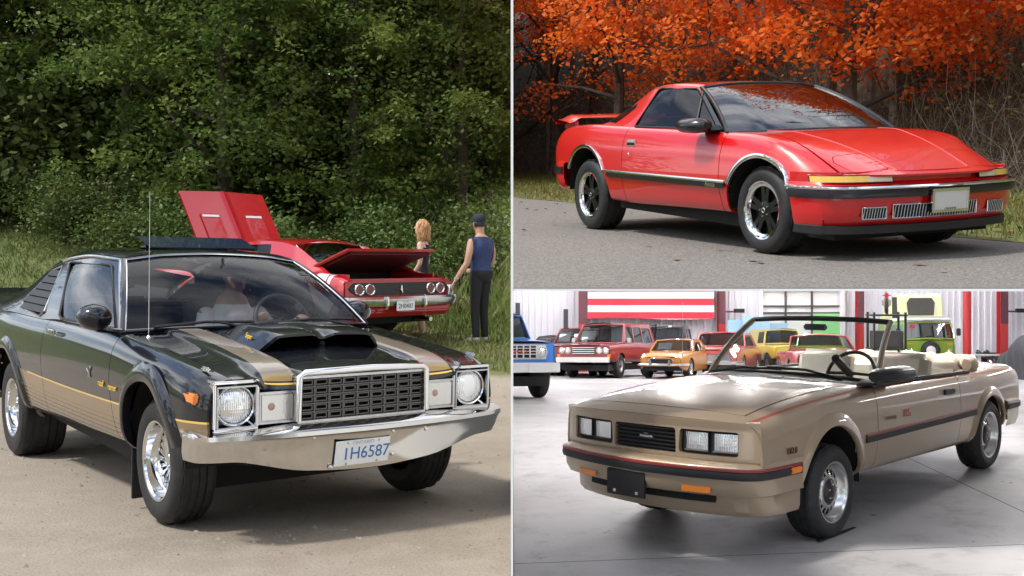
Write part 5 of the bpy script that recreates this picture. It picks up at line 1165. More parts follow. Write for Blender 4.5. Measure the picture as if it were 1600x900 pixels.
# ================================================================ tan convertible (hall, lower right place)
def build_tan():
    M = pose(((-0.70105, 0.71308, -0.00581), (-0.71306, -0.70088, 0.01764), (0.00851, 0.01651, 0.99983)), (1.4102, 6.5508, -1.4937))
    M = M @ Matrix.Translation((0, -.02, 0)) @ Matrix.Rotation(R_(-.8), 4, 'X')
    car = empty('convertible_car', M, 'beige convertible with its roof folded down on the concrete hall floor', 'car')
    P = paint('beige_metallic', (.375, .282, .190), .35, .38); TR = mat('rubber_trim', (.012, .012, .014), .55)
    ST = paint('beige_side_pinstripe', (.375, .282, .190), .35, .38); nb = NB(ST); X = nb.xyz()
    zl = nb.m('ADD', nb.m('MULTIPLY_ADD', nb.m('MAXIMUM', X[0], -.5), -.06, .832), nb.m('MULTIPLY', nb.m('MULTIPLY', nb.m('MAXIMUM', X[0], 0), nb.m('MAXIMUM', X[0], 0)), -.05))
    d = nb.m('ABSOLUTE', nb.m('SUBTRACT', X[2], zl)); c = nb.mix(nb.m('LESS_THAN', d, .0045), (.375, .282, .190), (.45, .09, .05)); nb.out('Base Color', c)
    W = .70
    def sec(t, zb, zs, zt, w=1.0, sh=.62):
        pts = [(.58, zb), (.65, zb + .02), (.69, zb + (zs - zb) * .25), (.70, zb + (zs - zb) * .5), (.695, zb + (zs - zb) * .74), (.675, zb + (zs - zb) * .92), (sh, zs), (.50, zs + (zt - zs) * .5), (.25, zs + (zt - zs) * .9), (0, zt)]
        k = smooth(.3, .92, t); o = []
        for y, z in pts:
            y *= w; q = y / .70; o.append((t - k * (.08 * q * q + .06 * q ** 6), y, z))
        return o
    S = [(-3.34, .52, .80, .82, .93), (-3.28, .46, .86, .88, .96), (-3.1, .42, .895, .915, .985), (-2.6, .36, .885, .90), (-2.2, .335, .878, .89), (-1.6, .33, .875, .885), (-.9, .325, .872, .885), (-.6, .32, .868, .90), (-.3, .315, .862, .912), (.1, .31, .840, .902), (.45, .30, .808, .872), (.7, .30, .782, .832), (.84, .30, .765, .79), (.92, .30, .745, .762)]
    net = Net([s[0] for s in S], [sec(*s) for s in S]); yf = net_y(net, None, 6)
    FA = (-.04, .29, .385); RA = (-2.58, .365, .325)
    nofront = lambda p: np.maximum(p[:, 2] - .515, -.04 - p[:, 0]); norear = lambda p: np.maximum(p[:, 2] - .53, p[:, 0] + 2.58)
    for sd in (1, -1):
        panel('front_fender', net, -.62, .92, 0, 6.5, ST, car, [arch(*FA), nofront], sd, dt=.02)
        d = panel('door', net, -1.98, -.62, .9, 6.0, ST, car, [], sd, dt=.05)
        panel('rear_quarter', net, -3.34, -1.98, 0, 6.5, ST, car, [arch(*RA), norear], sd, dt=.022)
        panel('rocker', net, -1.98, -.62, 0, .88, mat('rocker_dark', (.05, .045, .04), .5), car, [], sd, dt=.1)
        b = MB(); b.box((-1.86, sd * .688, .745), (-1.68, sd * .708, .785)); b.build('door_handle', BLACKP, d, bevel=.006)
        arch_lip(car, FA[0], FA[1], FA[2], yf, P, -.1, math.pi + .1, [(-.012, -.008), (.012, -.01), (.022, 0), (.016, .04), (-.004, .075)], sd, 'wheel_flare'); arch_lip(car, RA[0], RA[1], RA[2], yf, P, -.05, math.pi + .05, [(-.012, -.008), (.012, -.01), (.022, 0), (.016, .035), (-.004, .065)], sd, 'wheel_flare')
        wheel_well(car, FA[0], FA[1], .40, sd * .66, .42); wheel_well(car, RA[0], RA[1], .34, sd * .66, .42)
        # rubbing strip, dark red over black
        def strp(name, z0, z1, o, m, x0=-2.27, x1=-.45): 
            b = MB(); b.sweep([(x, sd * (yf(x, .545) + o), .552 - .018 * (x + .45)) for x in lin(x0, x1, 26)], [(-.01, z0), (.006, z0), (.009, (z0 + z1) / 2), (.006, z1), (-.01, z1)] if sd < 0 else [(.01, z0), (-.006, z0), (-.009, (z0 + z1) / 2), (-.006, z1), (.01, z1)]); b.build(name, m, car)
        strp('rubbing_strip', -.026, .012, .004, TR); strp('red_strip', .013, .027, .005, mat('strip_red', (.22, .03, .03), .4))
        # mirror on the driver's side only
        if sd > 0:
            rows = [[(x, .76 + ry * math.cos(a), .945 + rz * math.copysign(abs(math.sin(a)) ** .6, math.sin(a))) for a in lin(0, 2 * math.pi, 21)[:-1]] for x, ry, rz in ((-.46, .05, .03), (-.52, .075, .045), (-.70, .085, .052), (-.86, .085, .05))]
            b = MB(); b.grid(np.array(rows), closev=True); b.add(rows[-1], [tuple(range(20))]); b.add(rows[0], [tuple(range(20))]); mo = b.build('mirror', mat('mirror_black2', (.012, .013, .016), .35), car, smooth=50)
            b = MB(); b.prism([(-.50, .875), (-.90, .875), (-.78, .91), (-.56, .91)], .60, .72); b.build('mirror_foot', BLACKP, mo, bevel=.008)
        b = MB(); b.prism([(-.62, .868), (-2.28, .868), (-2.28, .89), (-.70, .893)], sd * .615, sd * .655); b.build('door_top_seal', TR, car, bevel=.006)
    wheel(car, -.05, .69, .272, .284, .19, .178, 'rally', steer=0); wheel(car, -.05, -.69, .272, .284, .19, .178, 'rally')
    wheel(car, -2.58, .69, .380, .270, .18, .170, 'rally'); wheel(car, -2.58, -.69, .380, .270, .18, .170, 'rally')
    # plan of the nose
    plan = [(.36, .715), (.60, .715), (.76, .700), (.845, .645), (.90, .52), (.965, .27), (.99, 0)]
    PL = np.array([(x, -y) for x, y in plan] + [(x, y) for x, y in plan[::-1][1:]]); PL = pchip(np.arange(len(PL)), PL, np.linspace(0, len(PL) - 1, 80))
    def band(name, rows, m, keeps=(), sel=None, par=None, sm=35):
        L = PL if sel is None else np.array([p for p in PL if sel(p)])
        G = np.array([[(p[0] + dx, p[1] * sy, z) for p in L] for dx, sy, z in rows]); V, Fs = clip_grid(G.transpose(1, 0, 2), list(keeps)); b = MB(); b.add(V, Fs); return b.build(name, m, par or car, smooth=sm, weld=True)
    A = arch(*FA)
    bp = band('front_bumper', [(-.16, .94, .536), (-.03, .985, .530), (.0, 1, .512), (.006, 1, .50), (.006, 1, .40), (-.02, .985, .352), (-.10, .95, .345)], P, [A])
    band('bumper_rubber', [(.006, 1, .493), (.026, 1.015, .488), (.03, 1.018, .468), (.024, 1.014, .447), (.006, 1, .443)], TR, [A])
    band('bumper_red_line', [(.006, 1.0, .506), (.028, 1.016, .503), (.028, 1.016, .492), (.006, 1, .489)], mat('strip_red'), [A])
    band('valance', [(-.12, .95, .35), (-.085, .955, .34), (-.095, .955, .255), (-.12, .94, .225), (-.2, .9, .22)], P, [A])
    band('intake', [(-.078, .952, .336), (-.076, .952, .300)], DARK, [], lambda p: abs(p[1]) < .50)
    for sd in (1, -1):
        o = band('turn_lamp', [(.004, 1, .398), (.012, 1, .396), (.012, 1, .366), (.0, 1, .362)], AMBER, [], lambda p: .28 < p[1] * sd < .47)
        b = MB(); b.box((.40, sd * .712, .452), (.52, sd * .733, .488)); b.build('side_marker', AMBER, car, bevel=.006)
    # nose panel with lamp recesses
    nose = lambda y: .908 - .08 * (y / .70) ** 2 - .06 * (y / .70) ** 6
    def nb_(name, y0, y1, z0, z1, dx, m, par=None, n=10, dxz=0): 
        b = MB(); b.grid(np.array([[(nose(y) + dx - dxz * (1 if z == z1 else 0), y, z) for y in lin(y0, y1, n)] for z in (z0, z1)])); return b.build(name, m, par or car)
    LZ0, LZ1 = .562, .697
    def cut(y): return None
    rows = [(-.01, .52), (.0, .545), (.0, .70), (.004, .725), (.008, .742), (.010, .752)]
    G = np.array([[(nose(y) + dx, y, z) for y in lin(-.69, .69, 140)] for dx, z in rows]); G = pchip(np.arange(len(rows)), G, np.linspace(0, len(rows) - 1, 31))
    hl = [[(.235, LZ0), (.585, LZ0), (.585, LZ1), (.245, LZ1)], [(-.585, LZ0), (-.235, LZ0), (-.245, LZ1), (-.585, LZ1)], [(-.22, LZ0 - .004), (.22, LZ0 - .004), (.215, LZ1), (-.215, LZ1)]]
    V, Fs = clip_grid(G, [not_yz(h) for h in hl]); b = MB(); b.add(V, Fs); b.build('nose_panel', P, car, weld=True, flange=.035, smooth=50)
    CHL = lamp_glass_mat('square_lamp_glass', scale=500)
    for sd in (1, -1):
        nb_('lamp_bucket', sd * .225, sd * .595, LZ0 - .01, LZ1 + .01, -.04, BLACKP)
        for k, (a, c_) in enumerate(((.268, .405), (.435, .575))):
            b = MB(); yy = lin(a, c_, 8); zz = lin(LZ0 + .022, LZ1 - .014, 7)
            b.grid(np.array([[(nose(y) - .026 + .012 * (1 - ((y - (a + c_) / 2) / .07) ** 2) * (1 - ((z - .63) / .06) ** 2), sd * y, z) for y in yy] for z in zz])); l = b.build('headlamp', CHL, car, smooth=60)
            b = MB(); ring = [(nose(y) - .02, sd * y, z) for y, z in ((a - .004, zz[0] - .004), (c_ + .004, zz[0] - .004), (c_ + .004, zz[-1] + .004), (a - .004, zz[-1] + .004))]; b.tube(ring + ring[:2], .006, 6, cap=False); b.build('lamp_rim', TR, l)
    g = nb_('grille', -.225, .225, LZ0 - .01, LZ1 + .005, -.03, DARK)
    for k in range(6): b = MB(); z = LZ0 + .012 + k * .022; b.sweep([(nose(y) - .02, y, z) for y in lin(-.218, .218, 10)], [(-.008, -.0035), (.008, -.0035), (.008, .0035), (-.008, .0035)]); b.build('grille_bar', BLACKP, g)
    b = MB(); bt = [(-.05, -.007), (-.016, -.007), (-.016, -.017), (.016, -.017), (.016, -.007), (.05, -.007), (.042, .007), (.016, .007), (.016, .017), (-.016, .017), (-.016, .007), (-.042, .007)]
    b.prism([(y, z + .63) for y, z in bt], .878, .886, None, 'x'); b.build('emblem', CHROME_D, g)
    b = MB(); b.prism([(1.0, .435), (1.0, .29), (.985, .285), (.975, .435)], -.20, .075); po = b.build('plate_holder', BLACKP, car, bevel=.004)
    for y in (-.14, .02): b = MB(); b.box((.999, y - .01, .305), (1.003, y + .01, .322)); b.build('screw', CHROME, po)
    panel('hood', net, -.62, .80, 6.58, 9, P, car, [], 0, dt=.04, dv=.12)
    panel('nose_cap', net, .80, .92, 6.2, 9, P, car, [], 0, dt=.03, dv=.12)
    panel('deck_lid', net, -3.34, -2.75, 6.52, 9, P, car, [], 0, dt=.05)
    # tail
    rp = [(-2.90, .712), (-3.15, .70), (-3.30, .66), (-3.38, .55), (-3.42, 0)]; RL = np.array([(x, -y) for x, y in rp] + [(x, y) for x, y in rp[::-1][1:]]); RL = pchip(np.arange(len(RL)), RL, np.linspace(0, len(RL) - 1, 40))
    def rband(name, rows, m):
        G = np.array([[(p[0] - dx, p[1] * sy, z) for p in RL] for dx, sy, z in rows]); V, Fs = clip_grid(G.transpose(1, 0, 2), [arch(*RA)]); b = MB(); b.add(V, Fs); b.build(name, m, car, weld=True)
    rband('rear_bumper', [(-.05, .97, .64), (0, 1, .615), (0, 1, .48), (-.03, .98, .42)], P); rband('rear_rubber', [(.004, 1, .60), (.022, 1.01, .595), (.022, 1.01, .555), (.004, 1, .55)], TR)
    b = MB(); b.box((-3.33, -.62, .55), (-3.30, .62, .82)); b.build('tail_panel', P, car)
    # lettering: badge by the wheel arch, cavalier line on the door
    RD = mat('badge_red', (.45, .05, .03), .4)
    text_mesh('FI/2.0', .05, mat('badge_dark_red', (.10, .015, .012), .4), 'fender_badge', car, frame((.47, yf(.47, .57) + .006, .575), (-1, 0, 0), (0, 0, 1)), .002)
    text_mesh('CAVALIER', .035, mat('badge_brown', (.16, .11, .06), .4), 'door_badge', car, frame((-.80, yf(-.8, .65) + .003, .655), (-1, 0, -.02), (0, 0, 1)), .001, sx=1.1)
    text_mesh('RS', .075, RD, 'door_badge_red', car, frame((-1.05, yf(-1.05, .66) + .003, .668), (-1, 0, -.02), (0, 0, 1)), .001, sx=1.5)
    # windshield
    wsb = [(-.74, -.635, .888), (-.62, -.35, .915), (-.585, 0, .922), (-.62, .35, .915), (-.74, .635, .888)]; wst = [(-1.165, -.535, 1.262), (-1.15, -.28, 1.276), (-1.145, 0, 1.28), (-1.15, .28, 1.276), (-1.165, .535, 1.262)]
    Gw = coons(wsb, wst, 24, 12, .03, (.6, 0, .8)); patch('windshield', Gw, glass('hall_windshield', (.86, .9, .89), 1.45), car)
    sc = [(-.022, -.018), (.018, -.018), (.022, .0), (.016, .02), (-.018, .02)]
    for k in (0, -1): b = MB(); b.tube([tuple(np.array(r[k]) + np.array((-.006, 0, 0))) for r in Gw], .019, 10); b.build('windshield_pillar', P, car); b = MB(); b.tube([tuple(np.array(r[k]) + np.array((.02, 0 , .012))) for r in Gw], .008, 6); b.build('pillar_trim', CHROME, car)
    b = MB(); b.tube(list(Gw[-1] + np.array((-.012, 0, .004))), .019, 10); b.build('header_rail', TR, car); b = MB(); b.tube(list(Gw[0]), .012, 8); b.build('windshield_seal', TR, car)
    b = MB(); b.grid(coons([(p[0], p[1] * 1.0, p[2] - .004) for p in Gw[0]], [(p[0] + .14, p[1] * .95, p[2] - .012) for p in Gw[0]], 24, 3)); b.build('cowl_panel', TR, car)
    for pts in ([(-.57, -.50, .905), (-.60, -.28, .945), (-.68, -.02, .94)], [(-.60, .46, .905), (-.615, .20, .95), (-.63, -.10, .952)]): b = MB(); b.tube(pts, .010, 6); b.build('wiper', BLACKP, car)
    b = MB(); b.box((-1.13, -.09, 1.20), (-1.10, .09, 1.245)); b.build('rearview_mirror', BLACKP, car, bevel=.01)
    # interior
    I = mat('beige_vinyl', (.55, .50, .42), .6, var=.08, vscale=12); ID = mat('brown_interior', (.13, .10, .075), .75)
    b = MB(); b.box((-2.9, -.60, .36), (-.6, .60, .40)); b.build('cabin_floor', ID, car)
    b = MB(); b.prism([(-.62, .5), (-.63, .885), (-.82, .885), (-.95, .82), (-.95, .5)], -.61, .61); b.build('dashboard', ID, car, bevel=.02)
    for y in (-.30, .30): seat(car, -1.48, y, .42, I, .46, .50, rec=.2, head=False)
    b = MB(); b.box((-2.50, -.52, .45), (-2.05, .52, .64)); rs = b.build('rear_seat', I, car, bevel=.05, bseg=3, smooth=60); b = MB(); b.box((-2.58, -.52, .55), (-2.42, .52, .93)); b.build('rear_backrest', I, rs, bevel=.05, bseg=3, smooth=60)
    for sd in (1, -1): b = MB(); b.box((-2.3, sd * .585, .45), (-.95, sd * .605, .872)); b.build('door_lining', I, car)
    steering_wheel(car, -1.05, .30, .905, .17, -.5, mat('brown_wheel', (.05, .04, .03), .5))
    # folded soft top under its boot: lumpy cover round the rear seat
    rows = []
    for i, t in enumerate(lin(-1, 1, 41)):
        a = t * 1.65; x = -2.40 - .36 * math.cos(a) ** 1 if abs(a) < math.pi / 2 else -2.40 + .35 * (abs(a) - math.pi / 2) / .1 * .2
        y = .60 * math.sin(a) if abs(a) < math.pi / 2 else .60 * (1 if a > 0 else -1)
        r0 = .085 + .012 * math.sin(i * 1.7) + .008 * math.sin(i * 3.1); sec_ = []
        for k in range(12):
            q = k * 2 * math.pi / 12; n_ = 1 + .10 * math.sin(3 * q + i * .8); cx_ = math.cos(a) if abs(a) < 1.57 else 0; sec_.append((x - cx_ * math.cos(q) * r0 * 1.25 * n_, y * (1 - .0) + (0 if cx_ else 1) * 0 + math.sin(a) * math.cos(q) * r0 * .55, .925 + math.sin(q) * r0 * .72 * n_))
        rows.append(sec_)
    b = MB(); b.grid(np.array(rows), closev=True); b.add(rows[0], [tuple(range(12))]); b.add(rows[-1], [tuple(range(12))]); b.build('folded_roof', mat('soft_top_tan', (.56, .44, .32), .6, bump=.2, bscale=14, var=.1, vscale=9), car, smooth=70)
    b = MB(); b.box((-3.0, -.50, .30), (.6, .50, .40)); b.build('underbody', DARK, car)
    b = MB(); b.tube([(-.36, -.62, .86), (-.36, -.62, 1.40)], [.003, .0015], 6); b.build('antenna', CHROME_D, car)
    return car
# ================================================================ red fastback seen from behind, hood and trunk open
def build_fastback():
    M = pose(((-0.72295, -0.69068, 0.01747), (0.68953, -0.72288, -0.04467), (0.04348, -0.02024, 0.99885)), (-1.4714, 13.3601, -0.70))
    car = empty('red_fastback', M, 'red fastback coupe parked on the grass with hood and trunk lid standing open', 'car')
    P = paint('fastback_red', (.42, .008, .014), 0, .3); WS = mat('white_stripe', (.75, .74, .72), .4, coat=.5)
    S_ = paint('fastback_red_stripe', (.42, .008, .014), 0, .3); nb = NB(S_); X = nb.xyz(); f = nb.m('MULTIPLY', nb.m('GREATER_THAN', X[0], .28), nb.m('LESS_THAN', X[0], .60)); f = nb.m('MULTIPLY', f, nb.m('SUBTRACT', 1, nb.m('LESS_THAN', nb.m('ABSOLUTE', nb.m('SUBTRACT', X[0], .36)), .018))); nb.out('Base Color', nb.mix(f, (.42, .008, .014), (.75, .74, .72)))
    def sec(x, zb, zs, zt, w=1.0): return [(x, .78 * w, zb), (x, .87 * w, zb + .04), (x, .915 * w, zb + (zs - zb) * .35), (x, .93 * w, zb + (zs - zb) * .6), (x, .91 * w, zb + (zs - zb) * .85), (x, .85 * w, zs), (x, .78 * w, zs + .01), (x, .4 * w, zt), (x, 0, zt + .006)]
    S = [(0, .36, .80, .81, .985), (.15, .33, .84, .845), (.6, .28, .875, .88), (1.45, .26, .90, .90), (2.3, .25, .885, .89), (3.2, .26, .90, .92), (3.9, .28, .89, .92), (4.6, .3, .85, .87, .98), (5.15, .36, .78, .80, .94)]
    net = Net([s[0] for s in S], [sec(*s) for s in S]); RA = (1.35, .33, .38); FA = (4.3, .33, .38)
    for sd in (1, -1):
        panel('rear_quarter', net, 0, 2.05, 0, 6, S_, car, [arch(*RA)], sd, dt=.04); panel('door', net, 2.05, 3.3, .5, 5, P, car, [], sd, dt=.1); panel('front_fender', net, 3.3, 5.15, 0, 6, P, car, [arch(*FA)], sd, dt=.05); panel('rocker', net, 2.05, 3.3, 0, .48, P, car, [], sd, dt=.2)
        wheel_well(car, RA[0], RA[1], .40, sd * .85, .5); wheel_well(car, FA[0], FA[1], .40, sd * .85, .5)
        wheel(car, 1.35, sd * .90, .32, .335, .24, .19, 'disc', nseg=48); wheel(car, 4.3, sd * .90, .32, .335, .24, .19, 'disc', nseg=48)
    # trunk opening, tail tray, lid
    b = MB(); b.box((.14, -.70, .40), (1.05, .70, .42)); b.box((.14, -.72, .42), (.16, .72, .80)); b.box((1.03, -.72, .42), (1.05, .72, .86)); b.build('trunk_well', DARK, car)
    for sd in (1, -1): b = MB(); b.box((.15, sd * .70, .42), (1.05, sd * .735, .875)); b.build('trunk_side', P, car)
    b = MB(); b.box((.02, -.78, .795), (.15, .78, .825)); b.build('tail_tray', S_, car, bevel=.01)
    L = Matrix.Translation((1.08, 0, .895)) @ Matrix.Rotation(.31, 4, 'Y'); lid = MB(); lid.box((-.98, -.74, -.02), (0, .74, .02), L); lo = lid.build('trunk_lid', P, car, bevel=.015)
    MB().box((-.94, -.68, -.05), (-.05, .68, -.018), L).build('lid_underside', mat('dark_red_underside', (.10, .008, .01), .6), lo, bevel=.02)  # darker red panel over the lid's underside
    for sd in (1, -1): b = MB(); b.tube([(1.0, sd * .6, .80), (.80, sd * .6, 1.04)], .012, 6); b.build('lid_hinge', BLACKP, lo)
    # rear panel: recessed black field with paired round lamps
    b = MB(); b.box((-.005, -.90, .40), (.03, .90, .80)); b.build('tail_panel', P, car, bevel=.015)
    b = MB(); b.prism([(-.80, .66), (-.84, .70), (-.76, .775), (.76, .775), (.84, .70), (.80, .66), (.70, .615), (-.70, .615)], -.02, .0, None, 'x'); tp = b.build('lamp_field', BLACKP, car, bevel=.005)
    for y in (-.68, -.51, .51, .68):
        Mx = Matrix.Translation((-.02, y, .69)) @ Matrix.Rotation(math.pi / 2, 4, 'Z')
        t = MB().lathe([(.055, .012), (.068, .024), (.078, .012), (.078, -.01)], 24, Mx).build('tail_lamp', CHROME, car); MB().lathe([(0, .004), (.058, .008)], 24, Mx).build('lens', mat('tail_red_lens', (.16, .012, .012), .2, coat=.6), t)
    b = MB(); b.tube([(-.03, -.10, .685), (-.03, .10, .685)], .006, 6); b.tube([(-.035, -.012, .64), (-.035, .0, .74)], .010, 6); b.build('badge', CHROME, tp)
    # bumper with two guards
    rows = []
    for y, x in ((-.95, .12), (-.93, -.06), (-.6, -.12), (0, -.14), (.6, -.12), (.93, -.06), (.95, .12)): rows.append([(x + .05, y, .60), (x, y, .60), (x - .02, y, .57), (x - .015, y, .53), (x + .01, y, .48), (x + .06, y, .47)])
    b = MB(); b.grid(pchip(np.arange(7), np.array(rows), np.linspace(0, 6, 40))); bo = b.build('rear_bumper', CHROME_D, car, smooth=35)
    for y in (-.30, .34): MB().prism([(-.16, .44), (-.19, .5), (-.18, .60), (-.13, .62), (-.10, .44)], y - .022, y + .022).build('bumper_guard', CHROME, bo, bevel=.01)
    b = MB(); b.prism([(-.02, .47), (-.04, .40), (.02, .33), (.10, .33), (.10, .47)], -.84, .84); b.build('rear_valance', P, car, bevel=.015)
    F = lambda y, z, o=0: frame((-.165 - o, y, z), (0, -1, 0), (0, 0, 1))
    po = MB().box((-.165, -.115, .42), (-.16, .185, .545)).build('licence_plate', mat('plate_white'), car); text_mesh('2H0407', .085, mat('plate_ink', (.05, .05, .05), .5), 'plate_number', po, F(.035, .475, .002), .001, sx=.9); text_mesh('ONTARIO', .025, mat('plate_grey'), 'plate_province', po, F(.035, .53, .002), .001)
    # greenhouse with flying buttress sails
    def gh(x):
        b_ = pchip([.5, 1.4, 2.2, 3.45], [(.82, .87), (.82, .90), (.82, .89), (.80, .90)], [x])[0]; r_ = pchip([.5, 1.0, 1.45, 1.9, 2.3, 2.75, 3.45], [(.74, .88), (.66, 1.06), (.60, 1.21), (.58, 1.275), (.58, 1.285), (.56, 1.25), (.55, 1.2)], [x])[0]; return b_, r_
    rows = [[(x, b_[0] * (1 - h) + r_[0] * h, b_[1] * (1 - h) + r_[1] * h) for h in lin(0, 1, 12)] for x in lin(.5, 3.4, 90) for b_, r_ in [gh(x)]]
    G = np.array(rows); win = [(1.85, .94), (3.15, .94), (2.68, 1.22), (2.05, 1.235)]; out = [(.4, .8), (.4, 1.35), (2.75, 1.35), (2.72, 1.26), (3.4, .88), (3.4, .8)]; GL = glass('tinted_glass', (.34, .37, .38)); 
    for sd in (1, -1):
        V, Fs = clip_grid(G, [side_xz(out), not_xz(win)]); b = MB(); b.add([(x, y * sd, z) for x, y, z in V], Fs); b.build('roof_pillar', P, car, weld=True, smooth=50, flange=.05)
        V, Fs = clip_grid(G, [side_xz(win)]); b = MB(); b.add([(x, (y - .01) * sd, z) for x, y, z in V], Fs); b.build('side_window', GL, car, weld=True)
    rx = [1.55, 1.9, 2.3, 2.74]; rn = Net(rx, [[(x, gh(x)[1][0] + .003, gh(x)[1][1]), (x, .50, gh(x)[1][1] + .022), (x, 0, gh(x)[1][1] + .045)] for x in rx]); panel('roof', rn, 1.55, 2.74, 0, 2, P, car, [], 0, dt=.08)
    rg = coons([(1.02, -.60, .905), (1.0, 0, .91), (1.02, .60, .905)], [(1.57, -.545, 1.235), (1.57, 0, 1.275), (1.57, .545, 1.235)], 12, 6, .02); patch('rear_window', rg, glass('rear_glass', (.35, .42, .45), 1.8), car)
    b = MB(); ring = list(rg[0]) + [r[-1] for r in rg] + list(rg[-1][::-1]) + [r[0] for r in rg[::-1]]; b.tube([tuple(p) for p in ring], .010, 6, cap=False); b.build('window_trim', CHROME, car)
    patch('windshield', coons([(3.4, -.72, .91), (3.5, 0, .92), (3.4, .72, .91)], [(2.74, -.55, 1.25), (2.76, 0, 1.29), (2.74, .55, 1.25)], 12, 6, .02), GL, car)
    panel('deck_panel', net, 1.05, 1.1, 6, 8, P, car, [], 0)
    # raised hood: hinged at the cowl, two shallow pressed scoops with white slots
    L = Matrix.Translation((3.60, 0, .93)) @ Matrix.Rotation(-.92, 4, 'Y'); G = np.array([[(x, y, .02 + .035 * (1 - (abs(y) / .74)) + (.0 if abs(y) > .02 else .012)) for y in lin(-.74, .74, 31)] for x in lin(0, 1.36, 12)]); hb = MB(); hb.grid(G); hb.grid(G - np.array((0, 0, .03))); hb.xform(L); hood = hb.build('hood', P, car, smooth=30)
    for sd in (1, -1):
        MB().box((.30, sd * .38 - .17, .03), (.92, sd * .38 + .17, .052), L).build('hood_pressing', P, hood, bevel=.012); MB().box((.84, sd * .38 - .14, .046), (.88, sd * .38 + .14, .06), L).build('hood_slot', WS, hood)
    b = MB(); b.box((3.55, -.74, .5), (5.1, .74, .72)); b.build('engine_bay', DARK, car); b = MB(); b.box((.3, -.7, .22), (4.9, .7, .36)); b.build('underbody', DARK, car)
    for y in (-.4, .4): seat(car, 2.4, y, .35, mat('seat_blue_grey'), .5, .5)
    b = MB(); b.tube([(-.05, -.5, .28), (.5, -.5, .26)], .03, 8); b.build('exhaust_pipe', CHROME_D, car)
    return car
# ================================================================ vehicles standing in the hall
def at_floor(u, v, yaw, lab=None):
    """place on the hall floor below photo pixel (u, v)"""
    lo, hi = 6, 41
    for _ in range(60):
        y = (lo + hi) / 2; x = (u - 800) / FPX * y
        if 450 - FPX * (floor_low(x, y) - CAMZ) / y > v: lo = y
        else: hi = y
    n = Vector((0, .058, 1)).normalized(); f = Vector((math.cos(yaw), math.sin(yaw), 0)); f = (f - n * f.dot(n)).normalized(); l = n.cross(f)
    return Matrix(((f.x, l.x, n.x, x), (f.y, l.y, n.y, y), (f.z, l.z, n.z, floor_low(x, y)), (0, 0, 0, 1)))
def gen_car(name, M, label, P, W, S, cab, wins, ws, rw, wheels, wr, rim, style='disc', roofw=.78, belt=None, glassm=None, roofmat=None, cat='car', bevel=.03, wi=.2):
    """front at +x.  S: stations (x, zb, zs, zt, w); cab: side polygon (x,z) of the upper body; wins: side window polygons; ws/rw: ((x,z) bottom, (x,z) top)"""
    car = empty(name, M, label, cat); GL = glassm or glass('tinted_glass', (.34, .37, .38))
    def sec(x, zb, zs, zt, w=1.0): k = W / 2 * w; return [(x, k * .9, zb), (x, k * .97, zb + .04), (x, k, zb + (zs - zb) * .4), (x, k, zb + (zs - zb) * .7), (x, k * .975, zs - .03), (x, k * .94, zs), (x, k * .5, zt), (x, 0, zt + .004)]
    net = Net([s[0] for s in S], [sec(*s) for s in S]); x0, x1 = min(s[0] for s in S), max(s[0] for s in S)
    keeps = [arch(wx, wr * .98, wr * 1.18) for wx in wheels]
    for sd in (1, -1):
        panel('body_side', net, x0, x1, 0, 5, P, car, keeps, sd, dt=.045, gap=0)
        for wx in wheels: wheel_well(car, wx, wr * .98, wr * 1.2, sd * W * .46, .4); wheel(car, wx, sd * (W / 2 - .02), wr, wr, wi, rim, style, nseg=40, ribs=3)
    panel('hood', net, x0, x1, 5, 7, P, car, [], 0, dt=.1, gap=0)
    for xx, s in ((x0, min(S, key=lambda s: s[0])), (x1, max(S, key=lambda s: s[0]))):
        k = W / 2 * (s[4] if len(s) > 4 else 1) * .96; MB().box((xx - .012, -k, s[1] + .02), (xx + .012, k, s[2] - .005)).build('end_panel', P, car, bevel=.01)
    MB().box((x0 + .1, -W * .42, .24), (x1 - .1, W * .42, .42)).build('underbody', DARK, car)
    zb = belt or min(z for _, z in cab); zt = max(z for _, z in cab)
    def yy(z): return W / 2 * (.93 + (roofw - .93) * max(0, (z - zb) / max(.01, zt - zb)))
    if cab:
        fw = [not_xz(w) for w in wins]; xs = [p[0] for p in cab]; Gs = np.array([[(x, yy(z), z) for z in lin(zb - .02, zt, 24)] for x in lin(min(xs), max(xs), 70)])
        for sd in (1, -1):
            V, Fs = clip_grid(Gs, [side_xz(cab)] + fw); b = MB(); b.add([(x, y * sd, z) for x, y, z in V], Fs); b.build('cab_side', P, car, weld=True, flange=.04, smooth=40)
            for w in wins: V, Fs = clip_grid(Gs, [side_xz(w)]); b = MB(); b.add([(x, (y - .012) * sd, z) for x, y, z in V], Fs); b.build('side_window', GL, car, weld=True)
        top = [p for p in cab if p[1] > zt - .12]; rx0, rx1 = min(p[0] for p in top), max(p[0] for p in top)
        def rz(x): return float(np.interp(x, *zip(*sorted(top))))
        b = MB(); b.grid(np.array([[(x, yy(rz(x)) * q, rz(x) + .05 * (1 - q * q)) for q in lin(-1, 1, 13)] for x in lin(rx0, rx1, 10)])); b.build('roof', roofmat or P, car)
        for nm, q in (('windshield', ws), ('rear_window', rw)):
            if q: (xb, z0), (xt, z1) = q; G = coons([(xb, -yy(z0), z0), (xb + (.06 if nm[0] == 'w' else -.04), 0, z0 + .01), (xb, yy(z0), z0)], [(xt, -yy(z1), z1), (xt, 0, z1 + .04), (xt, yy(z1), z1)], 10, 5); patch(nm, G, GL, car); b = MB(); ring = list(G[0]) + [r[-1] for r in G] + list(G[-1][::-1]) + [r[0] for r in G[::-1]]; b.tube([tuple(p) for p in ring], .022, 6, cap=False); b.build('screen_frame', P, car)
    return car, yy
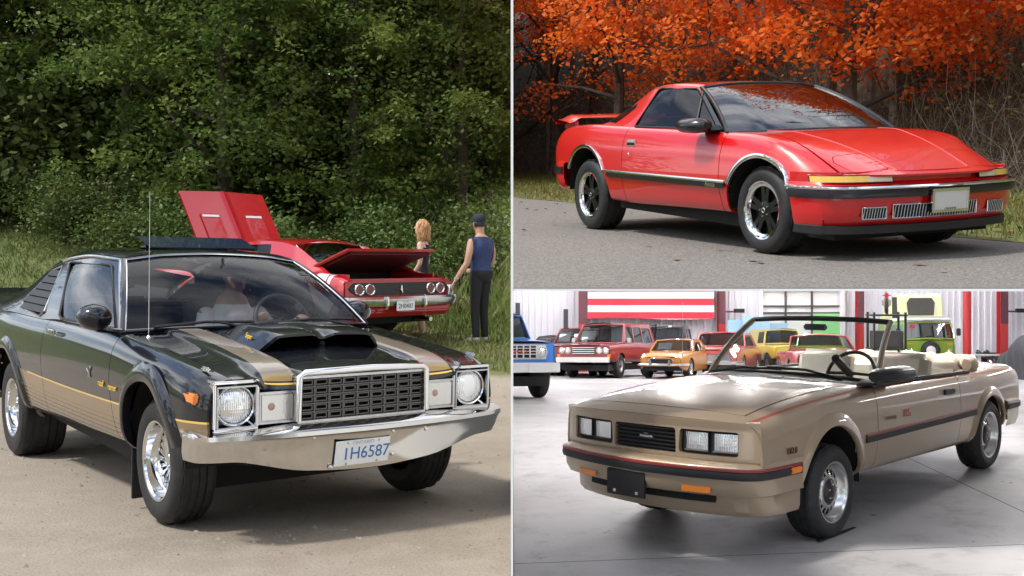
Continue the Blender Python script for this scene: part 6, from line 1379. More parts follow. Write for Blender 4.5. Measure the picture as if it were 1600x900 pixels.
def disc(b, x, y, z, r, d=.02, n=20): b.lathe([(0, d), (r * .6, d * .9), (r, 0), (r, -d)], n, Matrix.Translation((x, y, z)) @ Matrix.Rotation(-math.pi / 2, 4, 'Z')); return b
def paper(car, y, z, x, w=.42, h=.3, lean=.35): MB().box((-.004, -w / 2, 0), (.0, w / 2, h), Matrix.Translation((x, y, z)) @ Matrix.Rotation(-lean, 4, 'Y')).build('price_sheet', mat('paper_white', (.82, .82, .82), .7), car)
def build_hall_cars():
    # ---- red station wagon
    RW = paint('wagon_red', (.27, .018, .02), 0, .35)
    M = at_floor(930, 590, R_(-116)); S = [(-3.55, .55, 1.02, 1.04, .97), (-3.2, .5, 1.06, 1.07), (-1.5, .48, 1.07, 1.08), (-.2, .48, 1.06, 1.09), (.55, .5, 1.03, 1.08), (.95, .55, 1.0, 1.04, .97)]
    car, yy = gen_car('red_wagon', M, 'red boxy station wagon with white price sheet behind its windshield and chrome bumper', RW, 1.80, S, [(-.25, 1.05), (-.78, 1.72), (-3.3, 1.74), (-3.55, 1.05)], [[(-.55, 1.12), (-.86, 1.62), (-1.42, 1.63), (-1.42, 1.12)], [(-1.5, 1.12), (-1.5, 1.63), (-2.3, 1.63), (-2.3, 1.12)], [(-2.4, 1.12), (-2.4, 1.62), (-3.22, 1.60), (-3.35, 1.12)]], ((-.28, 1.10), (-.76, 1.68)), ((-3.56, 1.1), (-3.36, 1.68)), (.0, -2.72), .37, .19)
    g = MB().box((.955, -.38, .74), (.985, .38, .98)).build('grille', BLACKP, car)
    for k in range(4): MB().box((.98, -.37, .765 + k * .06), (1.0, .37, .785 + k * .06)).build('grille_bar', CHROME, g)
    for y in (-.74, -.53, .53, .74): o = disc(MB(), .98, y, .87, .085).build('headlamp', HEADLAMP, car); MB().lathe([(.085, .012), (.10, .004), (.10, -.02)], 20, Matrix.Translation((.985, y, .87)) @ Matrix.Rotation(-math.pi / 2, 4, 'Z')).build('lamp_ring', CHROME, o)
    for y in (-1, 1): MB().box((.96, y * .84 - .05, .66), (.99, y * .84 + .05, .75)).build('turn_lamp', AMBER, car)
    MB().box((.99, -.90, .50), (1.10, .90, .66)).build('front_bumper', mat('bumper_chrome'), car, bevel=.02); paper(car, -.42, 1.22, -.42, .5, .34, .6); paper(car, -.50, 1.12, -.30, .2, .2, .5)
    for y in (-1, 1): MB().box((-.62, y * .88, 1.12), (-.52, y * 1.03, 1.27)).build('mirror', CHROME_D, car, bevel=.02)
    # ---- small mustard sports car
    OR = paint('mustard_paint', (.50, .20, .02), 0, .35)
    M = at_floor(1044, 591, R_(-115)); S = [(-2.95, .34, .72, .74, .9), (-2.6, .26, .78, .80), (-1.2, .22, .80, .81), (-.3, .22, .80, .84), (.3, .24, .76, .81), (.62, .30, .70, .76, .93), (.76, .36, .64, .68, .84)]
    car, yy = gen_car('sports_car', M, 'small mustard-yellow sports car with chrome grille and a white sheet behind the windshield', OR, 1.52, S, [(-.35, .80), (-.82, 1.20), (-1.62, 1.21), (-2.1, .82)], [[(-.62, .85), (-.88, 1.13), (-1.5, 1.14), (-1.75, .86)]], ((-.36, .83), (-.80, 1.18)), ((-2.12, .84), (-1.66, 1.18)), (.0, -2.31), .30, .18, belt=.80, roofmat=mat('maroon_hood', (.10, .02, .02), .5))
    g = MB().box((.74, -.36, .44), (.775, .36, .62)).build('grille', DARK, car, bevel=.02); b = MB(); b.tube([(.78, -.37, .45), (.78, -.40, .55), (.79, -.3, .635), (.80, 0, .645), (.79, .3, .635), (.78, .40, .55), (.78, .37, .45), (.79, 0, .43), (.78, -.37, .45)], .016, 6, cap=False); b.build('grille_trim', CHROME, g)
    for y in (-.56, .56): o = disc(MB(), .66, y, .66, .09, .03).build('headlamp', HEADLAMP, car); MB().lathe([(.088, .012), (.105, .0), (.105, -.06)], 20, Matrix.Translation((.66, y, .66)) @ Matrix.Rotation(-math.pi / 2, 4, 'Z')).build('lamp_ring', CHROME, o)
    b = MB(); b.tube([(.45, -.78, .44), (.72, -.72, .44), (.84, -.4, .44), (.87, 0, .44), (.84, .4, .44), (.72, .72, .44), (.45, .78, .44)], .045, 8); bo = b.build('front_bumper', CHROME, car)
    for y in (-.30, .30): MB().box((.84, y - .03, .38), (.93, y + .03, .58)).build('overrider', CHROME, bo, bevel=.015)
    paper(car, -.28, .90, -.52, .44, .28, .75)
    # ---- blue off-road truck, half hidden beyond the dividing wall
    BL = paint('truck_blue', (.03, .19, .62), 0, .35)
    M = at_floor(818, 622, R_(-70)); M.translation.x -= .42
    S = [(-3.0, .60, 1.12, 1.13), (-.6, .58, 1.10, 1.12), (.1, .6, 1.08, 1.12), (.62, .62, 1.04, 1.09, .98)]
    car, yy = gen_car('blue_truck', M, 'bright blue off-road truck with white mesh grille and white bumper at the dividing wall', BL, 1.74, S, [(-.6, 1.10), (-.75, 1.62), (-2.9, 1.62), (-3.0, 1.12)], [[(-.72, 1.16), (-.8, 1.56), (-1.6, 1.56), (-1.6, 1.16)]], ((-.58, 1.13), (-.74, 1.58)), None, (.0, -2.34), .40, .2, roofmat=WHITE)
    g = MB().box((.635, -.66, .74), (.655, .66, 1.02)).build('grille', mat('grille_white', (.72, .71, .70), .4), car, bevel=.01); MB().box((.652, -.46, .77), (.66, .46, .99)).build('grille_mesh', DARK, g)
    for k in range(8): MB().box((.658, -.46 + k * .1314 - .012, .77), (.675, -.46 + k * .1314 + .012, .99)).build('grille_bar', mat('grille_white'), g)
    for k in range(3): MB().box((.658, -.46, .83 + k * .055), (.673, .46, .845 + k * .055)).build('grille_bar', mat('grille_white'), g)
    text_mesh('FORD', .09, mat('letter_red', (.5, .03, .03), .4), 'grille_lettering', g, frame((.678, 0, .88), (0, 1, 0), (0, 0, 1)), .003, sx=2.4)
    for y in (-.56, .56): o = disc(MB(), .665, y, .88, .095).build('headlamp', HEADLAMP, car); MB().lathe([(.09, .014), (.112, .004), (.112, -.02)], 20, Matrix.Translation((.67, y, .88)) @ Matrix.Rotation(-math.pi / 2, 4, 'Z')).build('lamp_ring', mat('grille_white'), o)
    MB().box((.66, -.88, .50), (.80, .88, .68)).build('front_bumper', WHITE, car, bevel=.012); MB().box((.80, .25, .50), (.806, .55, .65)).build('licence_plate', mat('plate_white'), car)
    # ---- green camper bus with raised roof
    GB = paint('bus_green', (.20, .34, .03), 0, .4)
    M = at_floor(1453, 588, R_(-97)); S = [(-4.0, .42, 1.22, 1.24), (-.5, .40, 1.22, 1.24), (-.02, .42, 1.21, 1.22, .97), (.10, .5, 1.18, 1.19, .90)]
    car, yy = gen_car('camper_bus', M, 'lime green camper bus with raised pop-up roof and spare wheel on its nose', GB, 1.72, S, [(.08, 1.19), (-.12, 1.80), (-.25, 1.86), (-3.9, 1.86), (-4.0, 1.2)], [[(-.12, 1.28), (-.28, 1.74), (-.95, 1.75), (-.95, 1.28)], [(-1.05, 1.28), (-1.05, 1.75), (-2.3, 1.75), (-2.3, 1.28)]], ((.10, 1.25), (-.12, 1.76)), None, (-.75, -3.1), .33, .18, roofmat=WHITE, roofw=.86, cat='bus')
    MB().box((-3.95, -.80, 1.83), (-.10, .80, 1.97)).build('white_roof', WHITE, car, bevel=.06, bseg=3)
    CR = mat('pop_top_cream', (.62, .64, .38), .6); b = MB(); b.prism([(-.9, 1.97), (-1.0, 2.62), (-1.12, 2.78), (-1.3, 2.82), (-3.6, 2.2), (-3.7, 1.97)], -.74, .74); pt = b.build('pop_top', CR, car, bevel=.05, bseg=3)
    b = MB(); b.prism([(-.42, 2.06), (.42, 2.06), (.46, 2.5), (.36, 2.66), (-.36, 2.66), (-.46, 2.5)], -.93, -.90, None, 'x'); b.build('pop_top_window', mat('mesh_dark', (.05, .05, .045), .7), pt)
    MB().box((-1.15, -.90, 1.97), (-1.1, -.74, 2.70)).build('pop_top_side', mat('mesh_dark'), pt)
    b = MB(); b.lathe([(.10, .10), (.2, .13), (.30, .10), (.32, .04), (.30, .0)], 28, Matrix.Translation((.10, -.0, .86)) @ Matrix.Rotation(-math.pi / 2, 4, 'Z')); sw = b.build('spare_wheel', RUBBER, car); disc(MB(), .20, 0, .86, .20, .03).build('wheel_disc', WHITE, sw)
    for y in (-.62, .62): o = disc(MB(), .10, y, .84, .09).build('headlamp', HEADLAMP, car); MB().lathe([(.088, .014), (.11, .002), (.11, -.03)], 20, Matrix.Translation((.10, y, .84)) @ Matrix.Rotation(-math.pi / 2, 4, 'Z')).build('lamp_ring', CHROME, o); MB().box((.09, y - .09, 1.06), (.115, y + .09, 1.12)).build('turn_lamp', AMBER, car, bevel=.008)
    MB().box((.08, -.86, .42), (.20, .86, .58)).build('front_bumper', WHITE, car, bevel=.03)
    for y in (-1, 1): MB().box((-.1, y * .90, 1.35), (-.04, y * 1.04, 1.6)).build('mirror', BLACKP, car, bevel=.02)
    b = MB(); b.tube([(.13, -.55, 1.27), (.05, .1, 1.34)], .012, 5); b.build('wiper', BLACKP, car); MB().box((.0, -.62, 1.60), (.01, -.45, 1.72)).build('price_tag', mat('tag_red', (.5, .03, .03), .6), car)
    # ---- coral fifties sedan behind the sports car
    CO = paint('coral_paint', (.55, .10, .09), 0, .35); M = at_floor(1120, 588, R_(-112)); S = [(-4.2, .4, .86, .9, .94), (-3.4, .3, .95, .97), (-1.2, .28, .95, .97), (-.3, .3, .95, 1.0), (.5, .34, .93, .97), (.85, .42, .86, .9, .9)]
    car, yy = gen_car('fifties_sedan', M, 'coral red fifties sedan with chrome grille behind the mustard sports car', CO, 1.85, S, [(-.55, .96), (-1.05, 1.46), (-2.4, 1.48), (-3.0, .97)], [[(-.85, 1.02), (-1.15, 1.38), (-2.3, 1.4), (-2.6, 1.02)]], ((-.55, 1.0), (-1.03, 1.44)), ((-3.02, 1.0), (-2.45, 1.44)), (.0, -2.9), .34, .19)
    g = MB().box((.86, -.62, .50), (.90, .62, .74)).build('grille', CHROME_D, car, bevel=.02)
    for y in (-.70, .70): disc(MB(), .88, y, .78, .10, .03).build('headlamp', HEADLAMP, car)
    b = MB(); b.tube([(.6, -.92, .46), (.92, -.80, .46), (1.0, 0, .46), (.92, .80, .46), (.6, .92, .46)], .07, 8); b.build('front_bumper', CHROME, car); steering_wheel(car, -1.3, .35, 1.05)
    # ---- dark van-bodied car behind the wagon
    DB = paint('navy_paint', (.018, .022, .035), 0, .4); M = at_floor(1040, 584, R_(-105)); S = [(-2.6, .5, 1.1, 1.12), (-.4, .45, 1.1, 1.12), (.5, .5, 1.04, 1.08, .8), (.7, .6, .98, 1.0, .7)]
    gen_car('old_sedan', M, 'dark navy vintage sedan with upright cab behind the red wagon', DB, 1.60, S, [(-.3, 1.10), (-.4, 1.78), (-2.4, 1.80), (-2.6, 1.12)], [[(-.5, 1.2), (-.5, 1.66), (-1.3, 1.66), (-1.3, 1.2)], [(-1.4, 1.2), (-1.4, 1.66), (-2.3, 1.66), (-2.3, 1.2)]], ((-.28, 1.16), (-.4, 1.70)), ((-2.62, 1.2), (-2.5, 1.66)), (.1, -2.2), .36, .2)
    # ---- maroon pickup and grey coupe at the left of the wagon
    MP = paint('maroon_paint', (.20, .015, .02), 0, .4); M = at_floor(893, 587, R_(-110)); S = [(-3.0, .5, 1.05, 1.06), (-.6, .5, 1.06, 1.08), (.6, .5, 1.02, 1.06), (.9, .55, .98, 1.02, .96)]
    car, _ = gen_car('maroon_truck', M, 'maroon truck with two white sheets in its windshield beside the red wagon', MP, 1.75, S, [(-.5, 1.05), (-.95, 1.62), (-1.9, 1.63), (-2.1, 1.06)], [[(-.8, 1.1), (-1.05, 1.55), (-1.75, 1.55), (-1.85, 1.1)]], ((-.5, 1.08), (-.93, 1.58)), ((-2.1, 1.1), (-1.95, 1.58)), (.0, -2.6), .36, .19); paper(car, -.45, 1.18, -.6, .4, .3, .6); paper(car, .1, 1.18, -.56, .4, .3, .6)
    GC = paint('charcoal_paint', (.03, .03, .032), 0, .4); M = at_floor(846, 586, R_(-120)); S = [(-3.0, .4, .9, .92, .95), (-.6, .3, .92, .95), (.6, .32, .88, .92), (.9, .4, .8, .84, .92)]
    car, _ = gen_car('charcoal_coupe', M, 'charcoal coupe with white roof edge between the blue truck and the maroon truck', GC, 1.75, S, [(-.5, .93), (-1.1, 1.36), (-2.0, 1.38), (-2.8, .94)], [[(-.85, .98), (-1.18, 1.3), (-1.95, 1.31), (-2.3, .98)]], ((-.5, .96), (-1.08, 1.33)), ((-2.82, .96), (-2.05, 1.34)), (.0, -2.6), .33, .19, roofmat=WHITE)
    # ---- cars seen through the convertible's windshield
    YG = paint('yellow_green_paint', (.52, .60, .06), 0, .4); M = at_floor(1285, 586, R_(-100)); S = [(-3.0, .4, .95, .97), (-.5, .35, .96, .98), (.6, .4, .92, .96), (.9, .45, .86, .9, .92)]
    car, _ = gen_car('lime_sedan', M, 'yellow-green sedan parked in front of the overhead door', YG, 1.75, S, [(-.5, .96), (-1.0, 1.42), (-2.2, 1.44), (-2.8, .97)], [[(-.85, 1.0), (-1.1, 1.36), (-2.1, 1.37), (-2.4, 1.0)]], ((-.5, 1.0), (-.98, 1.40)), ((-2.82, 1.0), (-2.25, 1.40)), (.0, -2.6), .33, .19)
    RC = paint('scarlet_paint', (.42, .02, .02), 0, .35); M = at_floor(1290, 604, R_(-98)); S = [(-3.0, .36, .86, .88, .95), (-.5, .3, .88, .90), (.6, .32, .85, .88), (.9, .4, .78, .82, .9)]
    car, _ = gen_car('scarlet_convertible', M, 'low scarlet car standing in front of the yellow-green sedan', RC, 1.75, S, [(-.5, .88), (-.95, 1.24), (-1.02, 1.26), (-.62, .88)], [], ((-.5, .9), (-.95, 1.24)), None, (.0, -2.5), .32, .19)
    YJ = paint('yellow_paint', (.62, .48, .06), 0, .4); M = at_floor(1230, 584, R_(-82)); S = [(-2.2, .55, 1.05, 1.06), (-.4, .5, 1.05, 1.07), (.5, .55, 1.02, 1.05), (.7, .6, .98, 1.0, .95)]
    car, _ = gen_car('yellow_jeep', M, 'pale yellow off-roader in front of the blue boards', YJ, 1.55, S, [(-.35, 1.05), (-.45, 1.62), (-2.0, 1.64), (-2.2, 1.06)], [[(-.5, 1.12), (-.55, 1.54), (-1.1, 1.54), (-1.1, 1.12)]], ((-.34, 1.1), (-.45, 1.58)), ((-2.2, 1.1), (-2.05, 1.58)), (.0, -1.9), .36, .19)
    # ---- car under a grey cover at the right
    M = at_floor(1672, 596, R_(-100)); car = empty('covered_car', M, 'car hidden under a dark grey cloth cover', 'car')
    xs = lin(-4.0, .5, 46); rows = []
    prof = lambda x: float(np.interp(x, [-4.0, -3.8, -3.0, -2.4, -1.2, -.6, .3, .5], [.05, .85, .95, 1.36, 1.36, .98, .8, .05]))
    for x in xs:
        h = prof(x); r = []
        for k in range(25):
            a = math.pi * k / 24; c_ = math.cos(a); y = .92 * math.copysign(abs(c_) ** .45, c_); z = h * abs(math.sin(a)) ** .5; r.append((x + .02 * math.sin(7 * y + 3 * x), y + .02 * math.sin(x * 9 + z * 4), max(0.0, z + .012 * math.sin(x * 11 + y * 9))))
        rows.append(r)
    b = MB(); b.grid(np.array(rows)); b.build('cloth_cover', mat('cover_grey', (.035, .04, .046), .85, bump=.3, bscale=10), car, smooth=80)
    for x in (-3.1, -.4): wheel(car, x, .955, .33, .33, .2, .19, 'disc', nseg=32)
    # ---- motorcycles
    for i, (u, v, yaw) in enumerate(((1528, 575, 2.0), (1541, 572, 2.3))):
        M = at_floor(u, v, yaw); m = empty('motorcycle', M, 'black motorcycle with chrome engine parked beside the red lift post' if i == 0 else 'dark motorcycle second from the red lift post', 'motorcycle')
        for x in (-.7, .7):
            b = MB(); b.lathe([(.26, -.05), (.31, -.05), (.32, 0), (.31, .05), (.26, .05)], 28, Matrix.Translation((x, 0, .32))); w = b.build('wheel', RUBBER, m); b = MB(); b.lathe([(.25, -.02), (.27, 0), (.25, .02)], 28, Matrix.Translation((x, 0, .32)))
            for k in range(8): a = k * math.pi / 4; b.tube([(x, 0, .32), (x + .25 * math.cos(a), 0, .32 + .25 * math.sin(a))], .006, 4)
            b.build('rim', CHROME, w)
        MB().box((-.25, -.14, .3), (.25, .14, .62)).build('engine', CHROME_D, m, bevel=.05); b = MB(); b.lathe([(.02, -.16), (.10, -.1), (.13, 0), (.10, .1), (.02, .16)], 16, Matrix.Translation((.12, 0, .78)) @ Matrix.Rotation(math.pi / 2, 4, 'Z') @ Matrix.Scale(1.7, 4, (0, 1, 0))); b.build('tank', paint('bike_black', (.02, .02, .025), 0, .3), m)
        MB().box((-.6, -.12, .66), (-.05, .12, .76)).build('saddle', BLACKP, m, bevel=.04)
        b = MB(); b.tube([(.7, .09, .32), (.45, .09, 1.0)], .022, 6); b.tube([(.7, -.09, .32), (.45, -.09, 1.0)], .022, 6); b.tube([(.35, -.38, 1.08), (.45, -.15, 1.0), (.45, .15, 1.0), (.35, .38, 1.08)], .014, 6); b.build('fork_and_handlebar', CHROME, m)
        b = MB(); disc(b, .58, 0, .92, .09, .05); b.build('headlamp', CHROME, m); b = MB(); b.tube([(.1, .16, .3), (-.3, .18, .26), (-.9, .18, .3)], .04, 8); b.build('exhaust_pipe', CHROME, m)
    # ---- engine on a rack above the floor, left of the bus
    x = (1385 - 800) / FPX * 33; z = floor_low(x, 33); r = empty('engine_rack', Matrix.Translation((x, 33, z)), 'tall black rack holding a red and chrome motorcycle left of the camper bus', 'rack')
    for a in (-.5, .5):
        for c_ in (-.3, .3): MB().box((a - .03, c_ - .03, 0), (a + .03, c_ + .03, 2.1)).build('rack_leg', BLACKP, r)
    MB().box((-.46, -.26, .95), (.46, .26, 1.5)).build('crate', mat('crate_dark', (.03, .028, .03), .7), r, bevel=.02)
    for zz in (.9, 1.98): MB().box((-.56, -.35, zz), (.56, .35, zz + .05)).build('shelf', BLACKP, r)
    M = Matrix.Translation((x, 33, z + 2.04)) @ Matrix.Rotation(1.25, 4, 'Z'); m = empty('red_motorcycle', M, 'red and chrome motorcycle standing on the tall black rack', 'motorcycle')
    for xx in (-.5, .5): b = MB(); b.lathe([(.2, -.04), (.25, -.04), (.26, 0), (.25, .04), (.2, .04)], 24, Matrix.Translation((xx, 0, .26))); w = b.build('wheel', RUBBER, m); b = MB(); b.lathe([(0, .0), (.2, .02), (.2, -.02), (0, 0)], 20, Matrix.Translation((xx, 0, .26))); b.build('rim', CHROME, w)
    MB().box((-.2, -.14, .22), (.2, .14, .5)).build('engine', CHROME, m, bevel=.05); MB().box((-.3, -.12, .52), (.25, .12, .68)).build('tank', paint('bike_red', (.4, .01, .01), 0, .3), m, bevel=.06); b = MB(); b.tube([(.5, 0, .26), (.3, 0, .8), (.22, -.3, .86)], .02, 6); b.tube([(.3, 0, .8), (.22, .3, .86)], .015, 6); b.build('fork_and_handlebar', CHROME, m)
    # low white trailer ramp beyond the convertible
    M = at_floor(1560, 580, 0); b = MB(); b.box((-1.2, -.6, .62), (1.0, .6, .70), M); b.box((-1.0, -.5, .0), (-.9, .5, .62), M); b.box((.7, -.5, .0), (.8, .5, .62), M); o = b.build('white_table', WHITE, bevel=.01); tag(o, 'low white work table behind the rear of the convertible', 'table')
# ================================================================ people: one continuous skin each, remeshed from tapered limbs
def figure(name, label, M, limbs, balls, mats, assign, voxel=.012, hair=None):
    b = MB()
    for pts, rs, *fl in limbs:
        # dense tapered capsule
        pts = np.array(pts, float); n = (len(pts) - 1) * 6 + 1; T = np.linspace(0, len(pts) - 1, n); P_ = pchip(np.arange(len(pts)), pts, T); R2 = pchip(np.arange(len(pts)), np.array(rs, float), T)
        e0, e1 = P_[0] - P_[1], P_[-1] - P_[-2]; e0 /= np.linalg.norm(e0); e1 /= np.linalg.norm(e1)
        P_ = np.vstack([P_[0] + e0 * R2[0] * .8, P_[0] + e0 * R2[0] * .5, P_, P_[-1] + e1 * R2[-1] * .5, P_[-1] + e1 * R2[-1] * .8]); R2 = np.concatenate([[R2[0] * .4, R2[0] * .8], R2, [R2[-1] * .8, R2[-1] * .4]])
        b.tube([tuple(p) for p in P_], [float(r) for r in R2], 14, flat=fl[0] if fl else 1.0)
    for c, r in balls:
        r = (r, r, r) if isinstance(r, (int, float)) else r; G = [[(c[0] + r[0] * math.sin(a) * math.cos(t), c[1] + r[1] * math.sin(a) * math.sin(t), c[2] + r[2] * math.cos(a)) for t in lin(0, 2 * math.pi, 19)[:-1]] for a in lin(.05, math.pi - .05, 12)]; o = len(b.v); b.grid(np.array(G), closev=True); b.f += [tuple(range(o + 17, o - 1, -1)), tuple(range(o + 11 * 18, o + 12 * 18))]; b.mi += [0, 0]
    o = b.build(name, mats[0], smooth=0); m = o.modifiers.new('remesh', 'REMESH'); m.mode = 'VOXEL'; m.voxel_size = voxel; s = o.modifiers.new('smooth', 'SMOOTH'); s.factor = .5; s.iterations = 3
    dg = bpy.context.evaluated_depsgraph_get(); me = bpy.data.meshes.new_from_object(o.evaluated_get(dg)); o.modifiers.clear(); old = o.data; o.data = me; bpy.data.meshes.remove(old)
    me.materials.clear(); [me.materials.append(x) for x in mats]
    for p in me.polygons: p.material_index = assign(p.center); p.use_smooth = True
    o.matrix_world = M; tag(o, label, 'person'); return o
def hand(base, d, side, curl=.5, s=1.0):
    """palm and five fingers from the wrist 'base' along direction d"""
    base = Vector(base); d = Vector(d).normalized(); sd = Vector(side).normalized(); nrm = d.cross(sd); out = []
    out.append(([tuple(base), tuple(base + d * .05 * s), tuple(base + d * .085 * s)], [.022, .030, .030], .62))
    for k, (o, l) in enumerate(((-.030, .060), (-.010, .072), (.011, .068), (.030, .052))):
        p = base + d * .085 * s + sd * o * s; q = p + (d + nrm * curl * .4).normalized() * l * .5 * s; r = q + (d * (1 - curl * .6) + nrm * curl).normalized() * l * .5 * s; out.append(([tuple(p), tuple(q), tuple(r)], [.0105, .010, .008]))
    p = base + d * .03 * s + sd * -.028 * s; q = p + (d * .6 - sd * .9).normalized() * .035 * s; r = q + (d - sd * .2 + nrm * curl).normalized() * .032 * s; out.append(([tuple(p), tuple(q), tuple(r)], [.013, .011, .009]))
    return out
def build_people():
    SKIN = mat('skin', (.42, .235, .16), .5, sub=0); SKIN2 = mat('skin_pale', (.56, .36, .28), .5); NAVY = mat('navy_shirt', (.022, .036, .11), .8, bump=.9, bscale=11, var=.2, vscale=6); BLK = mat('black_cloth', (.012, .012, .014), .85, bump=.8, bscale=12); SHOE = mat('shoe_white', (.55, .55, .53), .6); WT = mat('white_cloth', (.75, .77, .80), .8, bump=.25, bscale=25)
    def G(x, y): return ground_left(x, y)
    # ---- man in a sleeveless navy shirt, seen from behind, cap, arm held out with a rag.  Local frame: +y away from the camera (the way he faces), x right
    x, y = -.43, 14.1; zf = G(x, y); H = 1.0
    L = [([(0, 0, .93), (.0, -.005, 1.12), (0, -.015, 1.30), (0, -.01, 1.42)], [.115, .105, .122, .088], 1.6), ([(0, 0, 1.42), (0, .015, 1.50), (0, .02, 1.56)], [.075, .062, .06]),
         ([(-.085, 0, .92), (-.10, .015, .50), (-.105, -.01, .09)], [.098, .066, .050]), ([(.085, 0, .92), (.075, .02, .50), (.07, -.01, .09)], [.098, .066, .050]), ([(-.105, -.03, .045), (-.115, .14, .03)], [.045, .036]), ([(.07, -.03, .045), (.085, .14, .03)], [.045, .036]),
         ([(-.175, 0, 1.385), (-.245, -.01, 1.22), (-.275, .0, 1.09)], [.062, .050, .042]), ([(-.275, 0, 1.09), (-.33, .06, .97), (-.385, .11, .86)], [.043, .038, .027]),
         ([(.175, 0, 1.385), (.235, .0, 1.22), (.245, .03, 1.10)], [.062, .050, .042]), ([(.245, .03, 1.10), (.20, .13, 1.02), (.13, .20, .99)], [.042, .036, .027])]
    L += hand((-.385, .11, .86), (-.35, .3, -.85), (.6, .5, -.1), .6) + hand((.13, .20, .99), (-.8, .4, 0), (0, .2, 1), .6)
    Bs = [((0, .03, 1.645), (.076, .098, .112)), ((0, .125, 1.625), (.016, .022, .024)), ((-.078, .03, 1.635), (.014, .024, .032)), ((.078, .03, 1.635), (.014, .024, .032)), ((0, -.06, .95), (.165, .10, .12)), ((0, .07, 1.585), (.05, .055, .05))]
    def asg(c):
        if c.z > 1.59 and c.y < .05: return 4
        if c.z < .075: return 3
        if c.z < .99 and abs(c.x) < .235 and not (c.y > .12 and c.z > .85): return 2
        if c.z < 1.455 and c.z >= .97 and abs(c.x) < .215 and c.y < .145: return 1
        return 0
    p = figure('person', 'person in sleeveless navy shirt, dark trousers and cap standing on the grass, seen from behind', Matrix.Translation((x, y, zf)) @ Matrix.Rotation(.85, 4, 'Z'), L, Bs, [SKIN, NAVY, BLK, SHOE, mat('hair_dark', (.02, .016, .013), .7)], asg, .0115)
    b = MB(); b.lathe([(.082, 0), (.088, .03), (.084, .07), (.06, .10), (.02, .115), (0, .117)], 24, Matrix.Translation((0, .03, 1.665)) @ Matrix.Rotation(math.pi / 2, 4, 'X') @ Matrix.Diagonal((1, 1, 1.18, 1))); cp = b.build('cap', mat('cap_navy', (.014, .018, .032), .85, bump=.2, bscale=60), p)
    b = MB(); b.prism([(-.07, .10), (.07, .10), (.05, .20), (-.05, .20)], 1.668, 1.678, None, 'z'); b.build('cap_peak', mat('cap_navy'), cp, bevel=.004)
    b = MB(); b.lathe([(.030, -.012), (.033, -.012), (.033, .012), (.030, .012)], 16, Matrix.Translation((-.375, .10, .885)) @ Matrix.Rotation(-.6, 4, 'Y') @ Matrix.Rotation(math.pi / 2, 4, 'X')); b.build('wristband', mat('wristband_blue', (.25, .45, .7), .5), p)
    b = MB(); b.grid(np.array([[(-.43 + .03 * math.sin(v * 5 + u * 9) + (u - .5) * .09, .16 + .03 * math.cos(u * 8 + v * 4), .80 - v * .16) for u in lin(0, 1, 9)] for v in lin(0, 1, 9)])); o = b.build('cleaning_rag', WT, smooth=70); o.matrix_world = p.matrix_world.copy(); tag(o, 'white cleaning rag held in the hand of the person in navy', 'rag')
    # ---- woman in a black top behind the red fastback, looking left
    x, y = -1.30, 14.9; zf = G(x, y); rot = Matrix.Rotation(R_(80), 4, 'Z')     # faces left
    L = [([(0, 0, .88), (0, -.005, 1.06), (0, -.01, 1.22), (0, -.005, 1.35)], [.105, .082, .100, .070], 1.45), ([(0, -.005, 1.34), (0, .012, 1.42), (0, .02, 1.48)], [.055, .048, .05]),
         ([(-.08, 0, .88), (-.085, .01, .48), (-.085, -.01, .09)], [.095, .062, .042]), ([(.08, 0, .88), (.085, .06, .48), (.085, .02, .09)], [.095, .062, .042]), ([(-.085, -.02, .04), (-.085, .13, .03)], [.036, .030]), ([(.085, .0, .04), (.085, .15, .03)], [.036, .030]),
         ([(-.15, 0, 1.315), (-.19, -.02, 1.16), (-.19, -.01, 1.04)], [.047, .040, .034]), ([(-.19, -.01, 1.04), (-.18, .06, .93), (-.17, .11, .82)], [.034, .030, .022]), ([(.15, 0, 1.315), (.19, -.02, 1.16), (.19, -.01, 1.04)], [.047, .040, .034]), ([(.19, -.01, 1.04), (.18, .06, .93), (.17, .11, .82)], [.034, .030, .022])]
    L += hand((-.17, .11, .82), (0, .3, -.95), (0, 1, .2), .4) + hand((.17, .11, .82), (0, .3, -.95), (0, 1, .2), .4)
    Bs = [((0, .02, 1.575), (.070, .088, .108)), ((0, .11, 1.565), (.012, .024, .020)), ((0, .085, 1.52), (.03, .03, .022)), ((0, .07, 1.49), (.04, .04, .03)), ((-.06, .075, 1.22), (.06, .055, .06)), ((.06, .075, 1.22), (.06, .055, .06))]
    def asg2(c):
        if .45 < c.z < 1.315 and abs(c.x) < .155 and not (c.z > 1.27 and abs(c.x) > .09): return 1
        return 0
    w = figure('person', 'person with long blonde hair in a black sleeveless dress behind the red fastback', Matrix.Translation((x, y, zf)) @ rot, L, Bs, [SKIN2, BLK], asg2, .0115)
    rng = np.random.default_rng(3); hb = MB()
    for k in range(230):      # wavy locks from the crown down to the shoulders
        a = rng.uniform(-1.95, 1.95); t0 = Vector((0, -.01, 1.675)); pts = [t0 + Vector((.02 * math.sin(a), -.02 * math.cos(a), .006))]; r = .085 + rng.uniform(-.006, .012); Lh = rng.uniform(.22, .36)
        for j in range(1, 9):
            t = j / 8; rad = r * min(1, t * 2.4) * (1 + .16 * t); pts.append(Vector((rad * math.sin(a) + .012 * math.sin(j * 1.4 + k), .012 - rad * 1.05 * math.cos(a) + .012 * math.cos(j * 1.2 + k * 2), 1.682 - .02 * t - Lh * max(0, t - .12) ** 1.05)))
        hb.tube([tuple(q) for q in pts], [.012, .014, .014, .013, .012, .011, .009, .007, .003], 5)
    hb.build('hair', mat('hair_blonde', (.45, .27, .11), .5, var=.3, vscale=40), w, smooth=60)
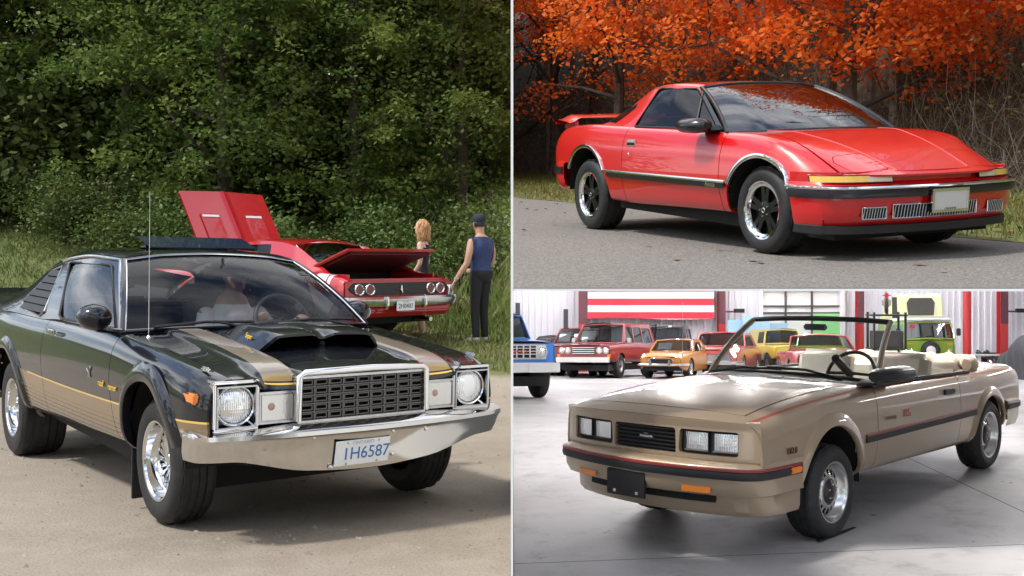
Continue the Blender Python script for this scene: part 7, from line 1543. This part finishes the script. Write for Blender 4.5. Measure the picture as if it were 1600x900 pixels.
    # ---- driver of the black coupe (car frame: +x forward, seat on the left)
    car = bpy.data.objects['muscle_car']; MW = pose(((0.61846, 0.78549, 0.02273), (-0.78452, 0.61884, -0.03943), (-0.04504, 0.00655, 0.99896)), (-1.2365, 5.7582, -1.2421)) @ Matrix.Translation((-1.60, .34, .60))
    L = [([(0, 0, 0), (-.03, 0, .18), (-.06, 0, .34), (-.07, 0, .44)], [.17, .165, .19, .13], .7), ([(-.07, 0, .43), (-.05, 0, .52), (-.04, 0, .57)], [.075, .062, .06]), ([(0, -.09, 0), (.42, -.11, .02), (.62, -.11, -.2)], [.095, .07, .055]), ([(0, .09, 0), (.42, .11, .02), (.62, .11, -.2)], [.095, .07, .055]),
         ([(-.06, -.19, .38), (.08, -.27, .22), (.20, -.27, .16)], [.066, .054, .044]), ([(.20, -.27, .16), (.42, -.20, .26), (.62, -.14, .36)], [.043, .036, .027]), ([(-.06, .19, .38), (.08, .27, .22), (.20, .27, .16)], [.066, .054, .044]), ([(.20, .27, .16), (.42, .22, .26), (.62, .16, .38)], [.043, .036, .027])]
    L += hand((.62, -.14, .36), (.85, .1, .35), (0, 1, 0), .9) + hand((.62, .16, .38), (.85, -.1, .35), (0, -1, 0), .9)
    Bs = [((-.02, 0, .65), (.095, .074, .112)), ((.075, 0, .635), (.022, .015, .024)), ((-.03, -.075, .645), (.022, .013, .030)), ((-.03, .075, .645), (.022, .013, .030)), ((.04, 0, .585), (.045, .045, .04))]
    def asg3(c):
        if c.z < .455 and c.z > .02 and abs(c.y) < .24 and c.x < .12: return 1
        if c.z < .05: return 2
        if c.z < .40 and c.x < .14: return 1
        return 0
    d = figure('person', 'person in white T-shirt, cap and dark sunglasses driving the black coupe', MW, L, Bs, [SKIN, WT, BLK], asg3, .0115)
    b = MB(); b.lathe([(.080, 0), (.088, .03), (.084, .07), (.05, .10), (0, .108)], 20, Matrix.Translation((-.02, 0, .68)) @ Matrix.Rotation(math.pi / 2, 4, 'X') @ Matrix.Diagonal((1.15, 1, 1, 1))); cp = b.build('cap', mat('cap_navy'), d); MB().prism([(.06, -.065), (.17, -.045), (.17, .045), (.06, .065)], .684, .692, None, 'z').build('cap_peak', mat('cap_navy'), cp)
    b = MB(); 
    for sy in (-1, 1): b.box((.070, sy * .035 - .026, .635), (.080, sy * .035 + .026, .668))
    b.box((.072, -.075, .655), (.078, .075, .662)); b.build('sunglasses', mat('sunglass', (.01, .01, .012), .1, coat=.5), d, bevel=.004)
# ---------------------------------------------------------------- assembly
RE = build_ground(); build_hall(); build_black(); build_red(); build_tan(); build_fastback(); build_people(); build_hall_cars(); build_left_wood(); build_autumn(RE)
